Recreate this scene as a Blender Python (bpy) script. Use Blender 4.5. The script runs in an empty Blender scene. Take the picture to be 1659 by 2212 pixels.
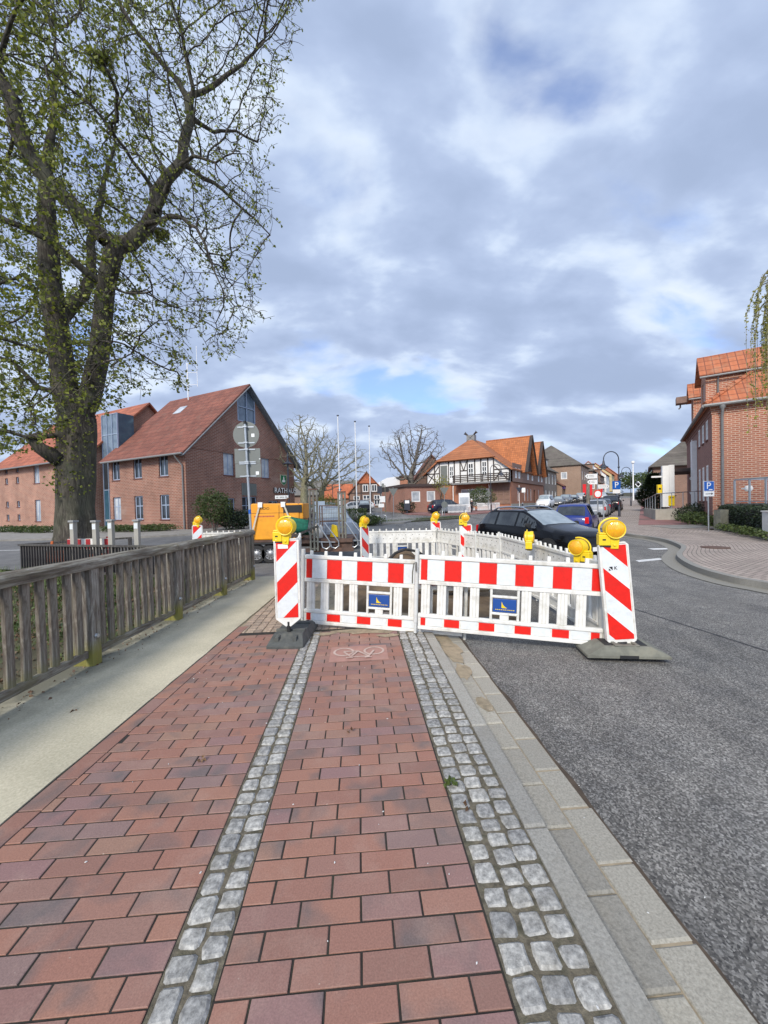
import bpy, bmesh, math, random
from mathutils import Vector, Matrix, noise
from mathutils.kdtree import KDTree
R = math.radians
V = Vector
rng = random.Random(7)
SC = bpy.context.scene
COL = SC.collection
# ---------------------------------------------------------------- camera
FPX = 831.0
EYE = V((0, 0, 1.55))
CAMROT = Matrix.Rotation(R(90 - 0.97), 3, 'X') @ Matrix.Rotation(R(-1.4), 3, 'Z')
cam = bpy.data.cameras.new('camera')
cam.sensor_fit = 'HORIZONTAL'
cam.sensor_width = 36.0
cam.lens = 36.0 * FPX / 1659.0
cam.clip_start = 0.05
cam.clip_end = 2000
camo = bpy.data.objects.new('camera', cam)
COL.objects.link(camo)
camo.matrix_world = Matrix.Translation(EYE) @ CAMROT.to_4x4()
SC.camera = camo
def ray(x, y):
 return CAMROT @ V(((x - 829.5) / FPX, (1106 - y) / FPX, -1))
def P(x, y, Y):
 """point of the place seen at photo position (x, y), Y metres ahead"""
 d = ray(x, y)
 return EYE + d * (Y / d.y)
def G(x, y, z=0.0):
 d = ray(x, y)
 return EYE + d * ((z - EYE.z) / d.z)
# ---------------------------------------------------------------- light
SUN_EL, SUN_AZ = R(38), R(205)      # azimuth from +Y clockwise: behind the camera, a little to the left
world = bpy.data.worlds.new('World')
SC.world = world
world.use_nodes = True
wn = world.node_tree
for n in list(wn.nodes):
 wn.nodes.remove(n)
def build_world():
 N, L = wn.nodes, wn.links
 def nd(t, **k):
  n = N.new(t)
  for a, b in k.items():
   setattr(n, a, b)
  return n
 def math_(op, a, b=None, c=None):
  n = nd('ShaderNodeMath', operation=op)
  for i, q in enumerate((a, b, c)):
   if q is None:
    continue
   if isinstance(q, (int, float)):
    n.inputs[i].default_value = q
   else:
    L.new(q, n.inputs[i])
  return n.outputs[0]
 out = nd('ShaderNodeOutputWorld')
 bg = nd('ShaderNodeBackground')
 bg.inputs['Strength'].default_value = 0.1
 L.new(bg.outputs[0], out.inputs[0])
 sky = nd('ShaderNodeTexSky', sky_type='NISHITA', sun_disc=False)
 sky.sun_elevation = SUN_EL
 sky.sun_rotation = SUN_AZ
 sky.air_density = 1.0
 sky.dust_density = 0.6
 sky.ozone_density = 2.5
 tc = nd('ShaderNodeTexCoord')
 sp = nd('ShaderNodeSeparateXYZ')
 L.new(tc.outputs['Generated'], sp.inputs[0])
 zc = math_('ADD', math_('MAXIMUM', sp.outputs[2], 0.0), 0.40)
 px = math_('DIVIDE', sp.outputs[0], zc)
 py = math_('DIVIDE', sp.outputs[1], zc)
 cb = nd('ShaderNodeCombineXYZ')
 L.new(px, cb.inputs[0])
 L.new(py, cb.inputs[1])
 mp = nd('ShaderNodeMapping')
 mp.inputs['Location'].default_value = SKY_OFF
 mp.inputs['Rotation'].default_value = (0, 0, R(-10))
 mp.inputs['Scale'].default_value = (1.5, 2.3, 1)
 L.new(cb.outputs[0], mp.inputs[0])
 def noise_(scale, detail, rough, dist):
  n = nd('ShaderNodeTexNoise')
  n.inputs['Scale'].default_value = scale
  n.inputs['Detail'].default_value = detail
  n.inputs['Roughness'].default_value = rough
  n.inputs['Distortion'].default_value = dist
  L.new(mp.outputs[0], n.inputs['Vector'])
  return n.outputs[0]
 a = noise_(0.9, 2, 0.5, 0.2)
 b = noise_(2.1, 6, 0.5, 0.25)
 # more broken-up cells towards the horizon
 dens = math_('ADD', math_('MULTIPLY', a, 0.5), math_('MULTIPLY', b, 0.55))
 dens = math_('ADD', dens, math_('SUBTRACT', SKY_BIAS, math_('MULTIPLY', sp.outputs[2], SKY_TOP)))
 cov = nd('ShaderNodeValToRGB')
 cov.color_ramp.interpolation = 'EASE'
 cov.color_ramp.elements[0].position = 0.40
 cov.color_ramp.elements[0].color = (0.22, 0.22, 0.22, 1)
 cov.color_ramp.elements[1].position = 0.53
 cov.color_ramp.elements[1].color = (1, 1, 1, 1)
 L.new(dens, cov.inputs[0])
 # thin cloud is bright, thick cloud grey-lavender underneath
 c = noise_(2.6, 5, 0.5, 0.15)
 thick = math_('ADD', math_('MULTIPLY', dens, 0.9), math_('MULTIPLY', math_('SUBTRACT', c, 0.5), 0.55))
 tone = nd('ShaderNodeValToRGB')
 tone.color_ramp.interpolation = 'B_SPLINE'
 e = tone.color_ramp.elements
 e[0].position = 0.36
 e[0].color = (0.70, 0.77, 0.87, 1)
 e[1].position = 0.62
 e[1].color = (0.32, 0.40, 0.57, 1)
 m1 = e.new(0.44)
 m1.color = (0.56, 0.66, 0.82, 1)
 m2 = e.new(0.50)
 m2.color = (0.40, 0.49, 0.69, 1)
 L.new(thick, tone.inputs[0])
 # cloud tops facing the sun (behind the camera) are brighter
 back = math_('MULTIPLY', math_('MAXIMUM', math_('MULTIPLY', sp.outputs[1], -1.0), 0.0), 1.1)
 gain = math_('MULTIPLY', math_('ADD', back, 1.0), 10.0)
 vm = nd('ShaderNodeVectorMath', operation='SCALE')
 L.new(tone.outputs[0], vm.inputs[0])
 L.new(gain, vm.inputs['Scale'])
 # blue sky, kept deep between the clouds
 vs = nd('ShaderNodeVectorMath', operation='MULTIPLY')
 L.new(sky.outputs[0], vs.inputs[0])
 vs.inputs[1].default_value = SKY_TINT
 mix = nd('ShaderNodeMix', data_type='RGBA')
 L.new(cov.outputs[0], mix.inputs[0])
 L.new(vs.outputs[0], mix.inputs[6])
 L.new(vm.outputs[0], mix.inputs[7])
 # distance paling near the horizon
 hz = nd('ShaderNodeMapRange')
 hz.inputs[1].default_value = 0.0
 hz.inputs[2].default_value = 0.22
 hz.inputs[3].default_value = 0.55
 hz.inputs[4].default_value = 0.0
 L.new(sp.outputs[2], hz.inputs[0])
 mix2 = nd('ShaderNodeMix', data_type='RGBA')
 L.new(hz.outputs[0], mix2.inputs[0])
 L.new(mix.outputs[2], mix2.inputs[6])
 mix2.inputs[7].default_value = (3.9, 4.8, 6.4, 1)
 L.new(mix2.outputs[2], bg.inputs[0])
SKY_OFF = (2.2, 11.4, 0)
SKY_BIAS = 0.052
SKY_TOP = 0.06
SKY_TINT = (1.25, 1.5, 2.0)
build_world()
sl = bpy.data.lights.new('sun', 'SUN')
sl.energy = 2.9
sl.angle = R(14)
sl.color = (1.0, 0.92, 0.80)
so = bpy.data.objects.new('sun', sl)
COL.objects.link(so)
sdir = V((math.sin(SUN_AZ) * math.cos(SUN_EL), math.cos(SUN_AZ) * math.cos(SUN_EL), math.sin(SUN_EL)))
so.rotation_euler = sdir.to_track_quat('Z', 'Y').to_euler()
so.location = (0, -10, 30)
SC.view_settings.view_transform = 'Standard'
SC.view_settings.look = 'None'
SC.view_settings.exposure = 0.3
SC.view_settings.gamma = 1.0
SC.cycles.max_bounces = 6
SC.cycles.transparent_max_bounces = 8
# ---------------------------------------------------------------- terrain level (road surface)
def zt(Y):
 z = -0.12
 if Y > 16:
  z += 0.018 * (Y - 16)
 if Y > 35:
  q = min(Y, 110) - 35
  z += 0.0003 * q * q
  if Y > 110:
   z += 0.03 * (Y - 110)
 return z
# ---------------------------------------------------------------- mesh builder
class MB:
 def __init__(s):
  s.v = []
  s.f = []
  s.m = []
  s.col = None
 def quad(s, a, b, c, d, m=0):
  i = len(s.v)
  s.v += [tuple(a), tuple(b), tuple(c), tuple(d)]
  s.f.append((i, i + 1, i + 2, i + 3))
  s.m.append(m)
 def poly(s, pts, m=0):
  i = len(s.v)
  s.v += [tuple(p) for p in pts]
  s.f.append(tuple(range(i, i + len(pts))))
  s.m.append(m)
 def box(s, x0, x1, y0, y1, z0, z1, m=0, T=None):
  i = len(s.v)
  pts = [(x, y, z) for z in (z0, z1) for y in (y0, y1) for x in (x0, x1)]
  if T is not None:
   pts = [tuple(T @ V(p)) for p in pts]
  s.v += pts
  for f in ((0, 2, 3, 1), (4, 5, 7, 6), (0, 1, 5, 4), (1, 3, 7, 5), (3, 2, 6, 7), (2, 0, 4, 6)):
   s.f.append(tuple(i + k for k in f))
   s.m.append(m)
 def beam(s, a, b, w, h, up=(0, 0, 1), m=0):
  a, b = V(a), V(b)
  d = b - a
  L = d.length
  d.normalize()
  up = V(up)
  side = d.cross(up)
  if side.length < 1e-4:
   side = d.cross(V((1, 0, 0)))
  side.normalize()
  u = side.cross(d)
  T = Matrix((side, d, u)).transposed().to_4x4()
  T.translation = a
  s.box(-w / 2, w / 2, 0, L, -h / 2, h / 2, m, T)
 def prism(s, poly, vec, m=0):
  """closed prism: planar polygon (list of 3d points) pushed along vec"""
  vec = V(vec)
  n = len(poly)
  i = len(s.v)
  s.v += [tuple(p) for p in poly] + [tuple(V(p) + vec) for p in poly]
  nn = V((0, 0, 0))
  for k in range(n):
   a, b = V(poly[k]), V(poly[(k + 1) % n])
   nn += a.cross(b)
  flip = nn.dot(vec) > 0
  A = tuple(range(i, i + n))
  B = tuple(range(i + n, i + 2 * n))
  s.f.append(A[::-1] if flip else A)
  s.f.append(B if flip else B[::-1])
  s.m += [m, m]
  for k in range(n):
   q = (i + k, i + (k + 1) % n, i + n + (k + 1) % n, i + n + k)
   s.f.append(q if flip else q[::-1])
   s.m.append(m)
 def tube(s, pts, rad, n=8, cap=True, m=0, closed=False):
  pts = [V(p) for p in pts]
  if not isinstance(rad, (list, tuple)):
   rad = [rad] * len(pts)
  i0 = len(s.v)
  prev = None
  K = len(pts)
  for k, p in enumerate(pts):
   if closed:
    d = pts[(k + 1) % K] - pts[k - 1]
   else:
    d = pts[min(k + 1, K - 1)] - pts[max(k - 1, 0)]
   if d.length < 1e-9:
    d = V((0, 0, 1))
   d.normalize()
   if prev is None:
    a = d.cross(V((0, 0, 1)))
    if a.length < 0.05:
     a = d.cross(V((1, 0, 0)))
   else:
    a = prev - d * prev.dot(d)
    if a.length < 1e-5:
     a = d.cross(V((1, 0, 0)))
   a.normalize()
   prev = a
   b = d.cross(a)
   for j in range(n):
    t = 2 * math.pi * j / n
    s.v.append(tuple(p + (a * math.cos(t) + b * math.sin(t)) * rad[k]))
  for k in range(K if closed else K - 1):
   for j in range(n):
    q0 = i0 + k * n
    q1 = i0 + ((k + 1) % K) * n
    s.f.append((q0 + j, q0 + (j + 1) % n, q1 + (j + 1) % n, q1 + j))
    s.m.append(m)
  if cap and not closed:
   s.f.append(tuple(i0 + j for j in range(n))[::-1])
   s.f.append(tuple(i0 + (K - 1) * n + j for j in range(n)))
   s.m += [m, m]
 def lathe(s, prof, origin=(0, 0, 0), axis='Z', n=20, m=0):
  """prof = [(r, h)...]; turned about the axis through origin"""
  o = V(origin)
  i0 = len(s.v)
  for r, h in prof:
   for j in range(n):
    t = 2 * math.pi * j / n
    c, d = r * math.cos(t), r * math.sin(t)
    if axis == 'Z':
     q = V((c, d, h))
    elif axis == 'Y':
     q = V((c, h, d))
    else:
     q = V((h, c, d))
    s.v.append(tuple(o + q))
  for k in range(len(prof) - 1):
   for j in range(n):
    a = i0 + k * n
    b = a + n
    f = (a + j, a + (j + 1) % n, b + (j + 1) % n, b + j)
    s.f.append(f if axis != 'Y' else f[::-1])
    s.m.append(m)
 def build(s, name, mats, parent=None, smooth=False, bevel=0, sharp=40, attr=None):
  me = bpy.data.meshes.new(name)
  me.from_pydata(s.v, [], s.f)
  if not isinstance(mats, (list, tuple)):
   mats = [mats]
  for m in mats:
   me.materials.append(m)
  if len(mats) > 1:
   me.polygons.foreach_set('material_index', s.m)
  if smooth:
   me.polygons.foreach_set('use_smooth', [True] * len(me.polygons))
   if sharp:
    me.set_sharp_from_angle(angle=R(sharp))
  if attr is not None:      # one value per face -> its own real colour variation
   at = me.attributes.new('rnd', 'FLOAT', 'FACE')
   at.data.foreach_set('value', attr)
  me.update()
  o = bpy.data.objects.new(name, me)
  COL.objects.link(o)
  if parent is not None:
   o.parent = parent
  if bevel:
   b = o.modifiers.new('bevel', 'BEVEL')
   b.width = bevel
   b.segments = 2
   b.limit_method = 'ANGLE'
   b.angle_limit = R(40)
  return o
def tag(o, label, cat, group=None, kind=None):
 if label:
  o['label'] = label
 if cat:
  o['category'] = cat
 if group:
  o['group'] = group
 if kind:
  o['kind'] = kind
 return o
def struct(o, kind='structure'):
 o['kind'] = kind
 return o
def thing(name, label, cat, loc=(0, 0, 0), rz=0.0, group=None, mat=None):
 o = bpy.data.objects.new(name, None)
 o.empty_display_size = 0.2
 COL.objects.link(o)
 if mat is not None:
  o.matrix_world = mat
 else:
  o.location = loc
  o.rotation_euler = (0, 0, rz)
 return tag(o, label, cat, group)
KIDS = {}
def copy_tree(o, parent=None):
 c = o.copy()
 COL.objects.link(c)
 if parent is not None:
  c.parent = parent
  c.matrix_parent_inverse = Matrix()
 for ch in list(o.children):
  copy_tree(ch, c)
 return c
def text_mb(mb, txt, size, T, m=0, depth=0.002, align='CENTER'):
 cu = bpy.data.curves.new('t', 'FONT')
 cu.body = txt
 cu.size = size
 cu.align_x = align
 cu.align_y = 'CENTER'
 cu.extrude = depth
 o = bpy.data.objects.new('t', cu)
 COL.objects.link(o)
 dg = bpy.context.evaluated_depsgraph_get()
 me = o.evaluated_get(dg).to_mesh()
 i = len(mb.v)
 mb.v += [tuple(T @ v.co) for v in me.vertices]
 for p in me.polygons:
  mb.f.append(tuple(i + k for k in p.vertices))
  mb.m.append(m)
 bpy.data.objects.remove(o)
 bpy.data.curves.remove(cu)
def frameT(o, x, z):
 """matrix whose local x axis is x and local y axis is z (for lettering on an upright face)"""
 x, z = V(x).normalized(), V(z).normalized()
 n = x.cross(z)
 T = Matrix((x, z, n)).transposed().to_4x4()
 T.translation = V(o)
 return T
def clip(poly, a, b, c):
 """keep the part of a 2d polygon where a*x+b*y<=c"""
 out = []
 for k in range(len(poly)):
  p, q = poly[k], poly[(k + 1) % len(poly)]
  dp, dq = a * p[0] + b * p[1] - c, a * q[0] + b * q[1] - c
  if dp <= 0:
   out.append(p)
  if dp * dq < 0:
   t = dp / (dp - dq)
   out.append((p[0] + (q[0] - p[0]) * t, p[1] + (q[1] - p[1]) * t))
 return out
# ---------------------------------------------------------------- materials
def nodes_of(name):
 m = bpy.data.materials.new(name)
 m.use_nodes = True
 nt = m.node_tree
 b = nt.nodes['Principled BSDF']
 return m, nt, b
def ramp(nt, fac, stops):
 r = nt.nodes.new('ShaderNodeValToRGB')
 e = r.color_ramp.elements
 e[0].position, e[0].color = stops[0][0], (*stops[0][1], 1)
 e[1].position, e[1].color = stops[-1][0], (*stops[-1][1], 1)
 for p, c in stops[1:-1]:
  q = e.new(p)
  q.color = (*c, 1)
 nt.links.new(fac, r.inputs[0])
 return r.outputs[0]
def coords(nt, kind='Object', scale=(1, 1, 1), loc=(0, 0, 0), rot=(0, 0, 0)):
 t = nt.nodes.new('ShaderNodeTexCoord')
 m = nt.nodes.new('ShaderNodeMapping')
 m.inputs['Scale'].default_value = scale
 m.inputs['Location'].default_value = loc
 m.inputs['Rotation'].default_value = rot
 nt.links.new(t.outputs[kind], m.inputs[0])
 return m.outputs[0]
def noisef(nt, vec, scale, detail=5, rough=0.55, dist=0.0, color=False, w=None):
 n = nt.nodes.new('ShaderNodeTexNoise')
 if w is not None:
  n.noise_dimensions = '4D'
  nt.links.new(w, n.inputs['W'])
 n.inputs['Scale'].default_value = scale
 n.inputs['Detail'].default_value = detail
 n.inputs['Roughness'].default_value = rough
 n.inputs['Distortion'].default_value = dist
 nt.links.new(vec, n.inputs['Vector'])
 return n.outputs[1 if color else 0]
def mixc(nt, fac, a, b, mode='MIX'):
 n = nt.nodes.new('ShaderNodeMix')
 n.data_type = 'RGBA'
 n.blend_type = mode
 for s, q in ((0, fac), (6, a), (7, b)):
  if isinstance(q, (int, float)):
   n.inputs[s].default_value = q
  elif isinstance(q, tuple):
   n.inputs[s].default_value = (*q, 1) if len(q) == 3 else q
  else:
   nt.links.new(q, n.inputs[s])
 return n.outputs[2]
def mth(nt, op, a, b=0.0):
 n = nt.nodes.new('ShaderNodeMath')
 n.operation = op
 for i, q in enumerate((a, b)):
  if isinstance(q, (int, float)):
   n.inputs[i].default_value = q
  else:
   nt.links.new(q, n.inputs[i])
 return n.outputs[0]
def bumpn(nt, b, h, strength=0.3, dist=0.01):
 n = nt.nodes.new('ShaderNodeBump')
 n.inputs['Strength'].default_value = strength
 n.inputs['Distance'].default_value = dist
 nt.links.new(h, n.inputs['Height'])
 nt.links.new(n.outputs[0], b.inputs['Normal'])
def sc(c, k):
 return tuple(min(1, q * k) for q in c)
def M(name, col, rough=0.6, var=0.2, scale=6.0, metal=0.0, bump=0.0, bscale=None, dirt=None, dirt_amt=0.5, stretch=(1, 1, 1), coat=0.0, spec=0.5):
 """painted / weathered surface: base colour, mottling, optional blotchy dirt"""
 m, nt, b = nodes_of(name)
 v = coords(nt, scale=stretch)
 n = noisef(nt, v, scale, 6, 0.6)
 c = ramp(nt, n, [(0.3, sc(col, 1 - var)), (0.7, sc(col, 1 + var * 0.7))])
 if dirt:
  n2 = noisef(nt, v, scale * 0.45, 8, 0.65, 0.3)
  f = ramp(nt, n2, [(0.5, (0, 0, 0)), (0.75, (dirt_amt,) * 3)])
  c = mixc(nt, f, c, dirt)
 nt.links.new(c, b.inputs['Base Color'])
 b.inputs['Roughness'].default_value = rough
 b.inputs['Metallic'].default_value = metal
 b.inputs['Specular IOR Level'].default_value = spec
 b.inputs['Coat Weight'].default_value = coat
 b.inputs['Coat Roughness'].default_value = 0.05
 if bump:
  n3 = noisef(nt, v, bscale or scale * 4, 6, 0.6)
  bumpn(nt, b, n3, bump, 0.01)
 return m
def brick_mat(name, c1, c2, mortar, bw=0.24, bh=0.075, ms=0.012, var=0.25, blotch=None, rough=0.85):
 m, nt, b = nodes_of(name)
 t = nt.nodes.new('ShaderNodeTexCoord')
 s = nt.nodes.new('ShaderNodeSeparateXYZ')
 nt.links.new(t.outputs['Object'], s.inputs[0])
 u = mth(nt, 'ADD', s.outputs[0], s.outputs[1])
 cb = nt.nodes.new('ShaderNodeCombineXYZ')
 nt.links.new(u, cb.inputs[0])
 nt.links.new(s.outputs[2], cb.inputs[1])
 k = nt.nodes.new('ShaderNodeTexBrick')
 k.inputs['Color1'].default_value = (*c1, 1)
 k.inputs['Color2'].default_value = (*c2, 1)
 k.inputs['Mortar'].default_value = (*mortar, 1)
 k.inputs['Scale'].default_value = 1.0
 k.inputs['Mortar Size'].default_value = ms
 k.inputs['Mortar Smooth'].default_value = 0.1
 k.inputs['Bias'].default_value = 0.0
 k.inputs['Brick Width'].default_value = bw
 k.inputs['Row Height'].default_value = bh
 nt.links.new(cb.outputs[0], k.inputs['Vector'])
 n = noisef(nt, t.outputs['Object'], 0.6, 7, 0.65)
 g = ramp(nt, n, [(0.3, (1 - var,) * 3), (0.7, (1 + var,) * 3)])
 c = mixc(nt, 1.0, k.outputs[0], g, 'MULTIPLY')
 if blotch:
  n2 = noisef(nt, t.outputs['Object'], 0.35, 8, 0.7, 0.4)
  f = ramp(nt, n2, [(0.58, (0, 0, 0)), (0.72, (0.55,) * 3)])
  c = mixc(nt, f, c, blotch)
 nt.links.new(c, b.inputs['Base Color'])
 b.inputs['Roughness'].default_value = rough
 bumpn(nt, b, k.outputs[1], -0.4, 0.008)
 return m
def tile_mat(name, col, dark, axis='x', tw=0.25, th=0.3, var=0.25, moss=None):
 """clay pantiles: courses by height, rolls along the ridge axis"""
 m, nt, b = nodes_of(name)
 t = nt.nodes.new('ShaderNodeTexCoord')
 s = nt.nodes.new('ShaderNodeSeparateXYZ')
 nt.links.new(t.outputs['Object'], s.inputs[0])
 u = s.outputs[0 if axis == 'x' else 1]
 z = mth(nt, 'MULTIPLY', s.outputs[2], 1.3)
 cb = nt.nodes.new('ShaderNodeCombineXYZ')
 nt.links.new(u, cb.inputs[0])
 nt.links.new(z, cb.inputs[1])
 k = nt.nodes.new('ShaderNodeTexBrick')
 k.offset = 0.0
 k.inputs['Color1'].default_value = (*col, 1)
 k.inputs['Color2'].default_value = (*sc(col, 0.72), 1)
 k.inputs['Mortar'].default_value = (*dark, 1)
 k.inputs['Scale'].default_value = 1
 k.inputs['Mortar Size'].default_value = 0.03
 k.inputs['Mortar Smooth'].default_value = 0.6
 k.inputs['Brick Width'].default_value = tw
 k.inputs['Row Height'].default_value = th
 nt.links.new(cb.outputs[0], k.inputs['Vector'])
 n = noisef(nt, t.outputs['Object'], 0.8, 7, 0.65)
 g = ramp(nt, n, [(0.3, (1 - var,) * 3), (0.7, (1 + var * 0.6,) * 3)])
 c = mixc(nt, 1.0, k.outputs[0], g, 'MULTIPLY')
 if moss:
  n2 = noisef(nt, t.outputs['Object'], 1.6, 8, 0.7)
  f = ramp(nt, n2, [(0.52, (0, 0, 0)), (0.7, (0.7,) * 3)])
  c = mixc(nt, f, c, moss)
 nt.links.new(c, b.inputs['Base Color'])
 b.inputs['Roughness'].default_value = 0.8
 w = mth(nt, 'SINE', mth(nt, 'MULTIPLY', u, 2 * math.pi / tw))
 saw = mth(nt, 'FRACT', mth(nt, 'DIVIDE', z, th))
 h = mth(nt, 'ADD', mth(nt, 'MULTIPLY', w, 0.5), mth(nt, 'MULTIPLY', saw, -1.0))
 bumpn(nt, b, h, 0.8, 0.03)
 return m
def leaf_mat(name, a, bcol, trans=0.4):
 m = bpy.data.materials.new(name)
 m.use_nodes = True
 nt = m.node_tree
 b = nt.nodes['Principled BSDF']
 at = nt.nodes.new('ShaderNodeAttribute')
 at.attribute_name = 'rnd'
 c = ramp(nt, at.outputs['Fac'], [(0.0, a), (1.0, bcol)])
 nt.links.new(c, b.inputs['Base Color'])
 b.inputs['Roughness'].default_value = 0.55
 tr = nt.nodes.new('ShaderNodeBsdfTranslucent')
 nt.links.new(c, tr.inputs[0])
 mx = nt.nodes.new('ShaderNodeMixShader')
 mx.inputs[0].default_value = trans
 nt.links.new(b.outputs[0], mx.inputs[1])
 nt.links.new(tr.outputs[0], mx.inputs[2])
 nt.links.new(mx.outputs[0], nt.nodes['Material Output'].inputs[0])
 return m
def glass_mat(name, col=(0.02, 0.025, 0.03), rough=0.04, blotch=None):
 m, nt, b = nodes_of(name)
 v = coords(nt)
 n = noisef(nt, v, 1.4, 4, 0.6, 0.3)
 c = ramp(nt, n, [(0.35, col), (0.7, blotch or sc(col, 1.8))])
 nt.links.new(c, b.inputs['Base Color'])
 b.inputs['Roughness'].default_value = rough
 b.inputs['Specular IOR Level'].default_value = 0.8
 return m
def paint(name, col, rough=0.25):
 return M(name, col, rough, 0.08, 3, coat=0.35, spec=0.3)
MT = {}
MT['white_plastic'] = M('white_plastic', (0.74, 0.725, 0.67), 0.45, 0.1, 9, dirt=(0.36, 0.33, 0.25), dirt_amt=0.75, bump=0.05)
MT['grey_plastic'] = M('grey_plastic', (0.60, 0.60, 0.57), 0.5, 0.1, 7, dirt=(0.36, 0.34, 0.28), dirt_amt=0.5)
MT['reflective'] = M('reflective_white', (0.70, 0.73, 0.73), 0.35, 0.07, 30, dirt=(0.5, 0.48, 0.42), dirt_amt=0.4)
MT['red'] = M('reflective_red', (0.72, 0.015, 0.008), 0.35, 0.1, 18, dirt=(0.40, 0.03, 0.02), dirt_amt=0.4)
MT['dark_red'] = M('faded_red', (0.36, 0.02, 0.025), 0.5, 0.15, 9)
MT['yellow'] = M('yellow_plastic', (0.82, 0.58, 0.012), 0.4, 0.1, 11, dirt=(0.45, 0.33, 0.05), dirt_amt=0.4)
MT['rubber'] = M('recycled_rubber', (0.075, 0.08, 0.075), 0.85, 0.3, 12, bump=0.3, dirt=(0.19, 0.18, 0.14), dirt_amt=0.6)
MT['rubber_pale'] = M('dusty_rubber', (0.16, 0.16, 0.13), 0.9, 0.3, 8, bump=0.3, dirt=(0.30, 0.28, 0.2), dirt_amt=0.6)
MT['galv'] = M('galvanised_steel', (0.42, 0.44, 0.45), 0.4, 0.15, 9, metal=0.7)
MT['galv_dull'] = M('sign_back_grey', (0.155, 0.165, 0.15), 0.55, 0.06, 5)
MT['steel_rust'] = M('rusty_steel', (0.10, 0.06, 0.045), 0.8, 0.35, 7, dirt=(0.2, 0.08, 0.03))
MT['ramp_steel'] = M('weathered_ramp_steel', (0.17, 0.17, 0.14), 0.6, 0.25, 8, metal=0.3, dirt=(0.15, 0.07, 0.03))
MT['black'] = M('black_rubber', (0.018, 0.018, 0.018), 0.7, 0.2, 10)
MT['blue_plate'] = M('blue_plate', (0.015, 0.07, 0.28), 0.35, 0.08, 6)
MT['lamp_post'] = M('dark_lamp_paint', (0.035, 0.04, 0.055), 0.45, 0.15, 6)
MT['white'] = M('white_paint', (0.78, 0.78, 0.76), 0.5, 0.06, 4)
MT['white_wall'] = M('white_render', (0.74, 0.73, 0.70), 0.85, 0.06, 1.5)
MT['timber'] = M('dark_timber', (0.045, 0.032, 0.028), 0.8, 0.3, 4)
MT['frame_blue'] = M('blue_grey_frame', (0.30, 0.36, 0.46), 0.5, 0.08, 4)
MT['gutter_zinc'] = M('zinc', (0.24, 0.24, 0.235), 0.55, 0.15, 6, metal=0.3)
MT['glass'] = glass_mat('window_glass')
MT['glass_curtain'] = glass_mat('window_curtain_glass', (0.30, 0.33, 0.36), 0.08, (0.55, 0.57, 0.58))
MT['glass_blue'] = glass_mat('blue_panel_glass', (0.02, 0.07, 0.11), 0.1, (0.05, 0.12, 0.16))
MT['glass_gable'] = glass_mat('gable_glass', (0.10, 0.14, 0.19), 0.08, (0.2, 0.25, 0.3))
MT['windscreen'] = glass_mat('windscreen_reflection', (0.16, 0.20, 0.225), 0.05, (0.34, 0.39, 0.41))  # bright sky reflection painted into the pale base colour
MT['car_glass'] = glass_mat('car_glass', (0.014, 0.017, 0.02), 0.03, (0.05, 0.06, 0.065))
MT['chrome'] = M('chrome', (0.6, 0.6, 0.6), 0.15, 0.03, 3, metal=1.0)
MT['rim'] = M('alloy_rim', (0.33, 0.33, 0.33), 0.4, 0.1, 9, metal=0.6, dirt=(0.12, 0.1, 0.08))
MT['tail'] = M('tail_light_red', (0.55, 0.01, 0.012), 0.2, 0.1, 9)
MT['headlight'] = M('headlight_lens', (0.75, 0.77, 0.8), 0.12, 0.1, 14)
MT['plate'] = M('plate_white', (0.8, 0.8, 0.78), 0.4, 0.03, 4)
MT['letter_black'] = M('black_lettering', (0.012, 0.012, 0.012), 0.5, 0.1, 4)
MT['concrete'] = M('weathered_concrete', (0.36, 0.34, 0.29), 0.9, 0.18, 2.2, bump=0.2, bscale=60, dirt=(0.16, 0.155, 0.12), dirt_amt=0.7)
MT['sign_blue'] = M('sign_blue', (0.01, 0.10, 0.42), 0.35, 0.05, 4)
MT['stone_grey'] = M('grey_granite', (0.30, 0.30, 0.29), 0.8, 0.2, 25, bump=0.2)
MT['orange'] = M('orange_machine_paint', (0.80, 0.33, 0.012), 0.5, 0.1, 5, dirt=(0.45, 0.18, 0.02), dirt_amt=0.6)
MT['strap'] = M('webbing', (0.50, 0.45, 0.36), 0.8, 0.2, 30)
MT['net'] = M('green_net', (0.01, 0.13, 0.075), 0.8, 0.4, 14, bump=0.5)
MT['skin'] = M('skin', (0.55, 0.33, 0.25), 0.6, 0.05, 6)
MT['dark_cloth'] = M('dark_cloth', (0.018, 0.018, 0.022), 0.9, 0.2, 8)
MT['grey_hair'] = M('white_hair', (0.6, 0.58, 0.55), 0.8, 0.1, 20)
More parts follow.
